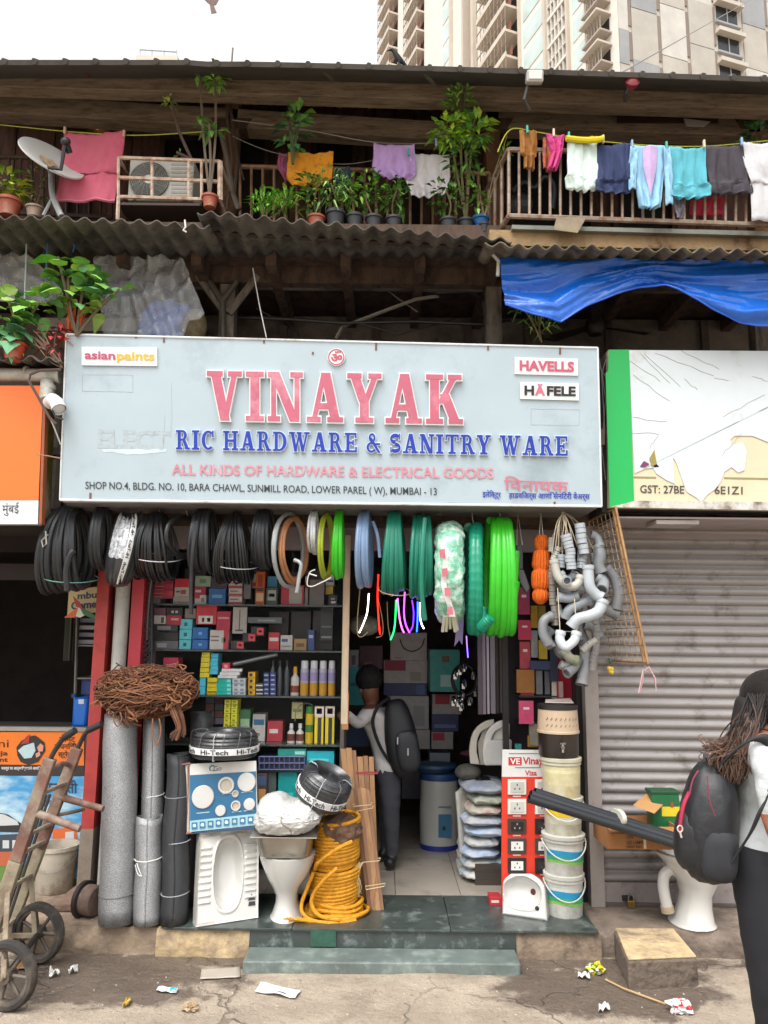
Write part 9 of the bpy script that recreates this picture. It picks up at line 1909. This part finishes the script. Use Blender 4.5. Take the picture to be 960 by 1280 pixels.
paper('white sheet of paper lying flat in the middle of the street', [(318,1242),(369,1251),(377,1240),(327,1232)], 'cfcfd0', spots=((.55,.06,.75,.14,'4a4a4c'),))
paper('blue and white wrapper on the street left of the white sheet', [(195,1241),(220,1245),(223,1238),(198,1236)], 'c9cccf', spots=((.62,.1,.95,.9,'2f9ac0'),))
paper('flat pale strip of paper on the step edge left of the marble step', [(250,1225),(300,1222),(300,1210),(252,1212)], '9c9488', curl=.003)
paper('torn cardboard scrap beside the far trolley wheel', [(18,1214),(44,1214),(50,1196),(30,1198)], '8a6240', 'cardboard_scrap')
paper('small white scrap curled between the wheel and the wet patch', [(61,1225),(74,1222),(71,1216),(62,1217)], 'c9c7c2', curl=.03)
paper('second curled white scrap right of the first near the wheel', [(85,1220),(98,1217),(96,1212),(88,1213)], 'c5c3be', curl=.03)
paper('crumpled white scrap lying right of the step', [(722,1225),(738,1226),(736,1220),(723,1220)], 'c9c8c4', curl=.02)
paper('white scrap farther out on the wet patch at the right', [(748,1268),(763,1266),(760,1259),(749,1260)], 'c7c6c2', curl=.02)
paper('yellow dry leaf scrap on the street', [(152,1262),(163,1259),(164,1252),(156,1255)], 'b5953f', curl=.02)
def crumple(label, px, py, r, cs, seed):
  c = gpt(px, py, r*.6); m = MB(); rg = random.Random(seed)
  def fn(u, v):
    a, p = 2*math.pi*u, math.pi*(v-.5); x, y, z = math.cos(a)*math.cos(p), math.sin(a)*math.cos(p), math.sin(p); k = 1+.55*noise.noise(V((x*2.4+seed,y*2.4,z*2.4)))+.3*noise.noise(V((x*6,y*6+seed,z*6))); q = V((x*1.25,y,z*.75))*r*k; q.z = max(q.z, -r*.55); return c+q
  m.grid(fn, 22, 12); m.m = [min(len(cs)-1, int((noise.noise(m.v[f[0]]*30)+.5)*len(cs))) if len(cs) > 1 else 0 for f in m.f]; m.m = [max(0,i) for i in m.m]; tag(m.build('crumpled_wrapper', [mat(h, .35, var=.15, scale=20) for h in cs]), label, 'litter', 'litter on the street')
crumple('crumpled yellow and green crisp packet beside the concrete block', 744, 1216, .04, ('c9b01a','c9b01a','3f6a24','d0cfc8'), 1)
crumple('crumpled red and white wrapper near the bottom right corner', 850, 1265, .045, ('c9c6c4','b01c2c','cfcdcb','c9c6c4'), 4)
crumple('tan crushed paper lump at the bottom of the street', 238, 1264, .03, ('9a8468',), 6)
m = MB(); m.tube([gpt(757,1226,.008), gpt(780,1238,.012), gpt(832,1256,.008)], .006, 6); tag(m.build('stick', mat('a58a62', .8)), 'thin dry stick lying beside the concrete block', 'stick')
rg = random.Random(31); m = MB()
for k in range(170):
  zone = rg.choice(((60,330,1205,1278),(640,900,1200,1278),(330,640,1225,1278))); px, py = rg.uniform(*zone[:2]), rg.uniform(*zone[2:]); q = gpt(px, py, .001); s = rg.uniform(.0015,.006); m.mi(rg.choice((0,0,1,2))); m.box(q, (s*1.6,s,s*.8), Matrix.Rotation(rg.uniform(0,3),3,'Z'))
o = m.build('gravel', [plain('a5988a'), plain('75685c'), plain('b9b2a8')]); tag(o, kind='stuff')
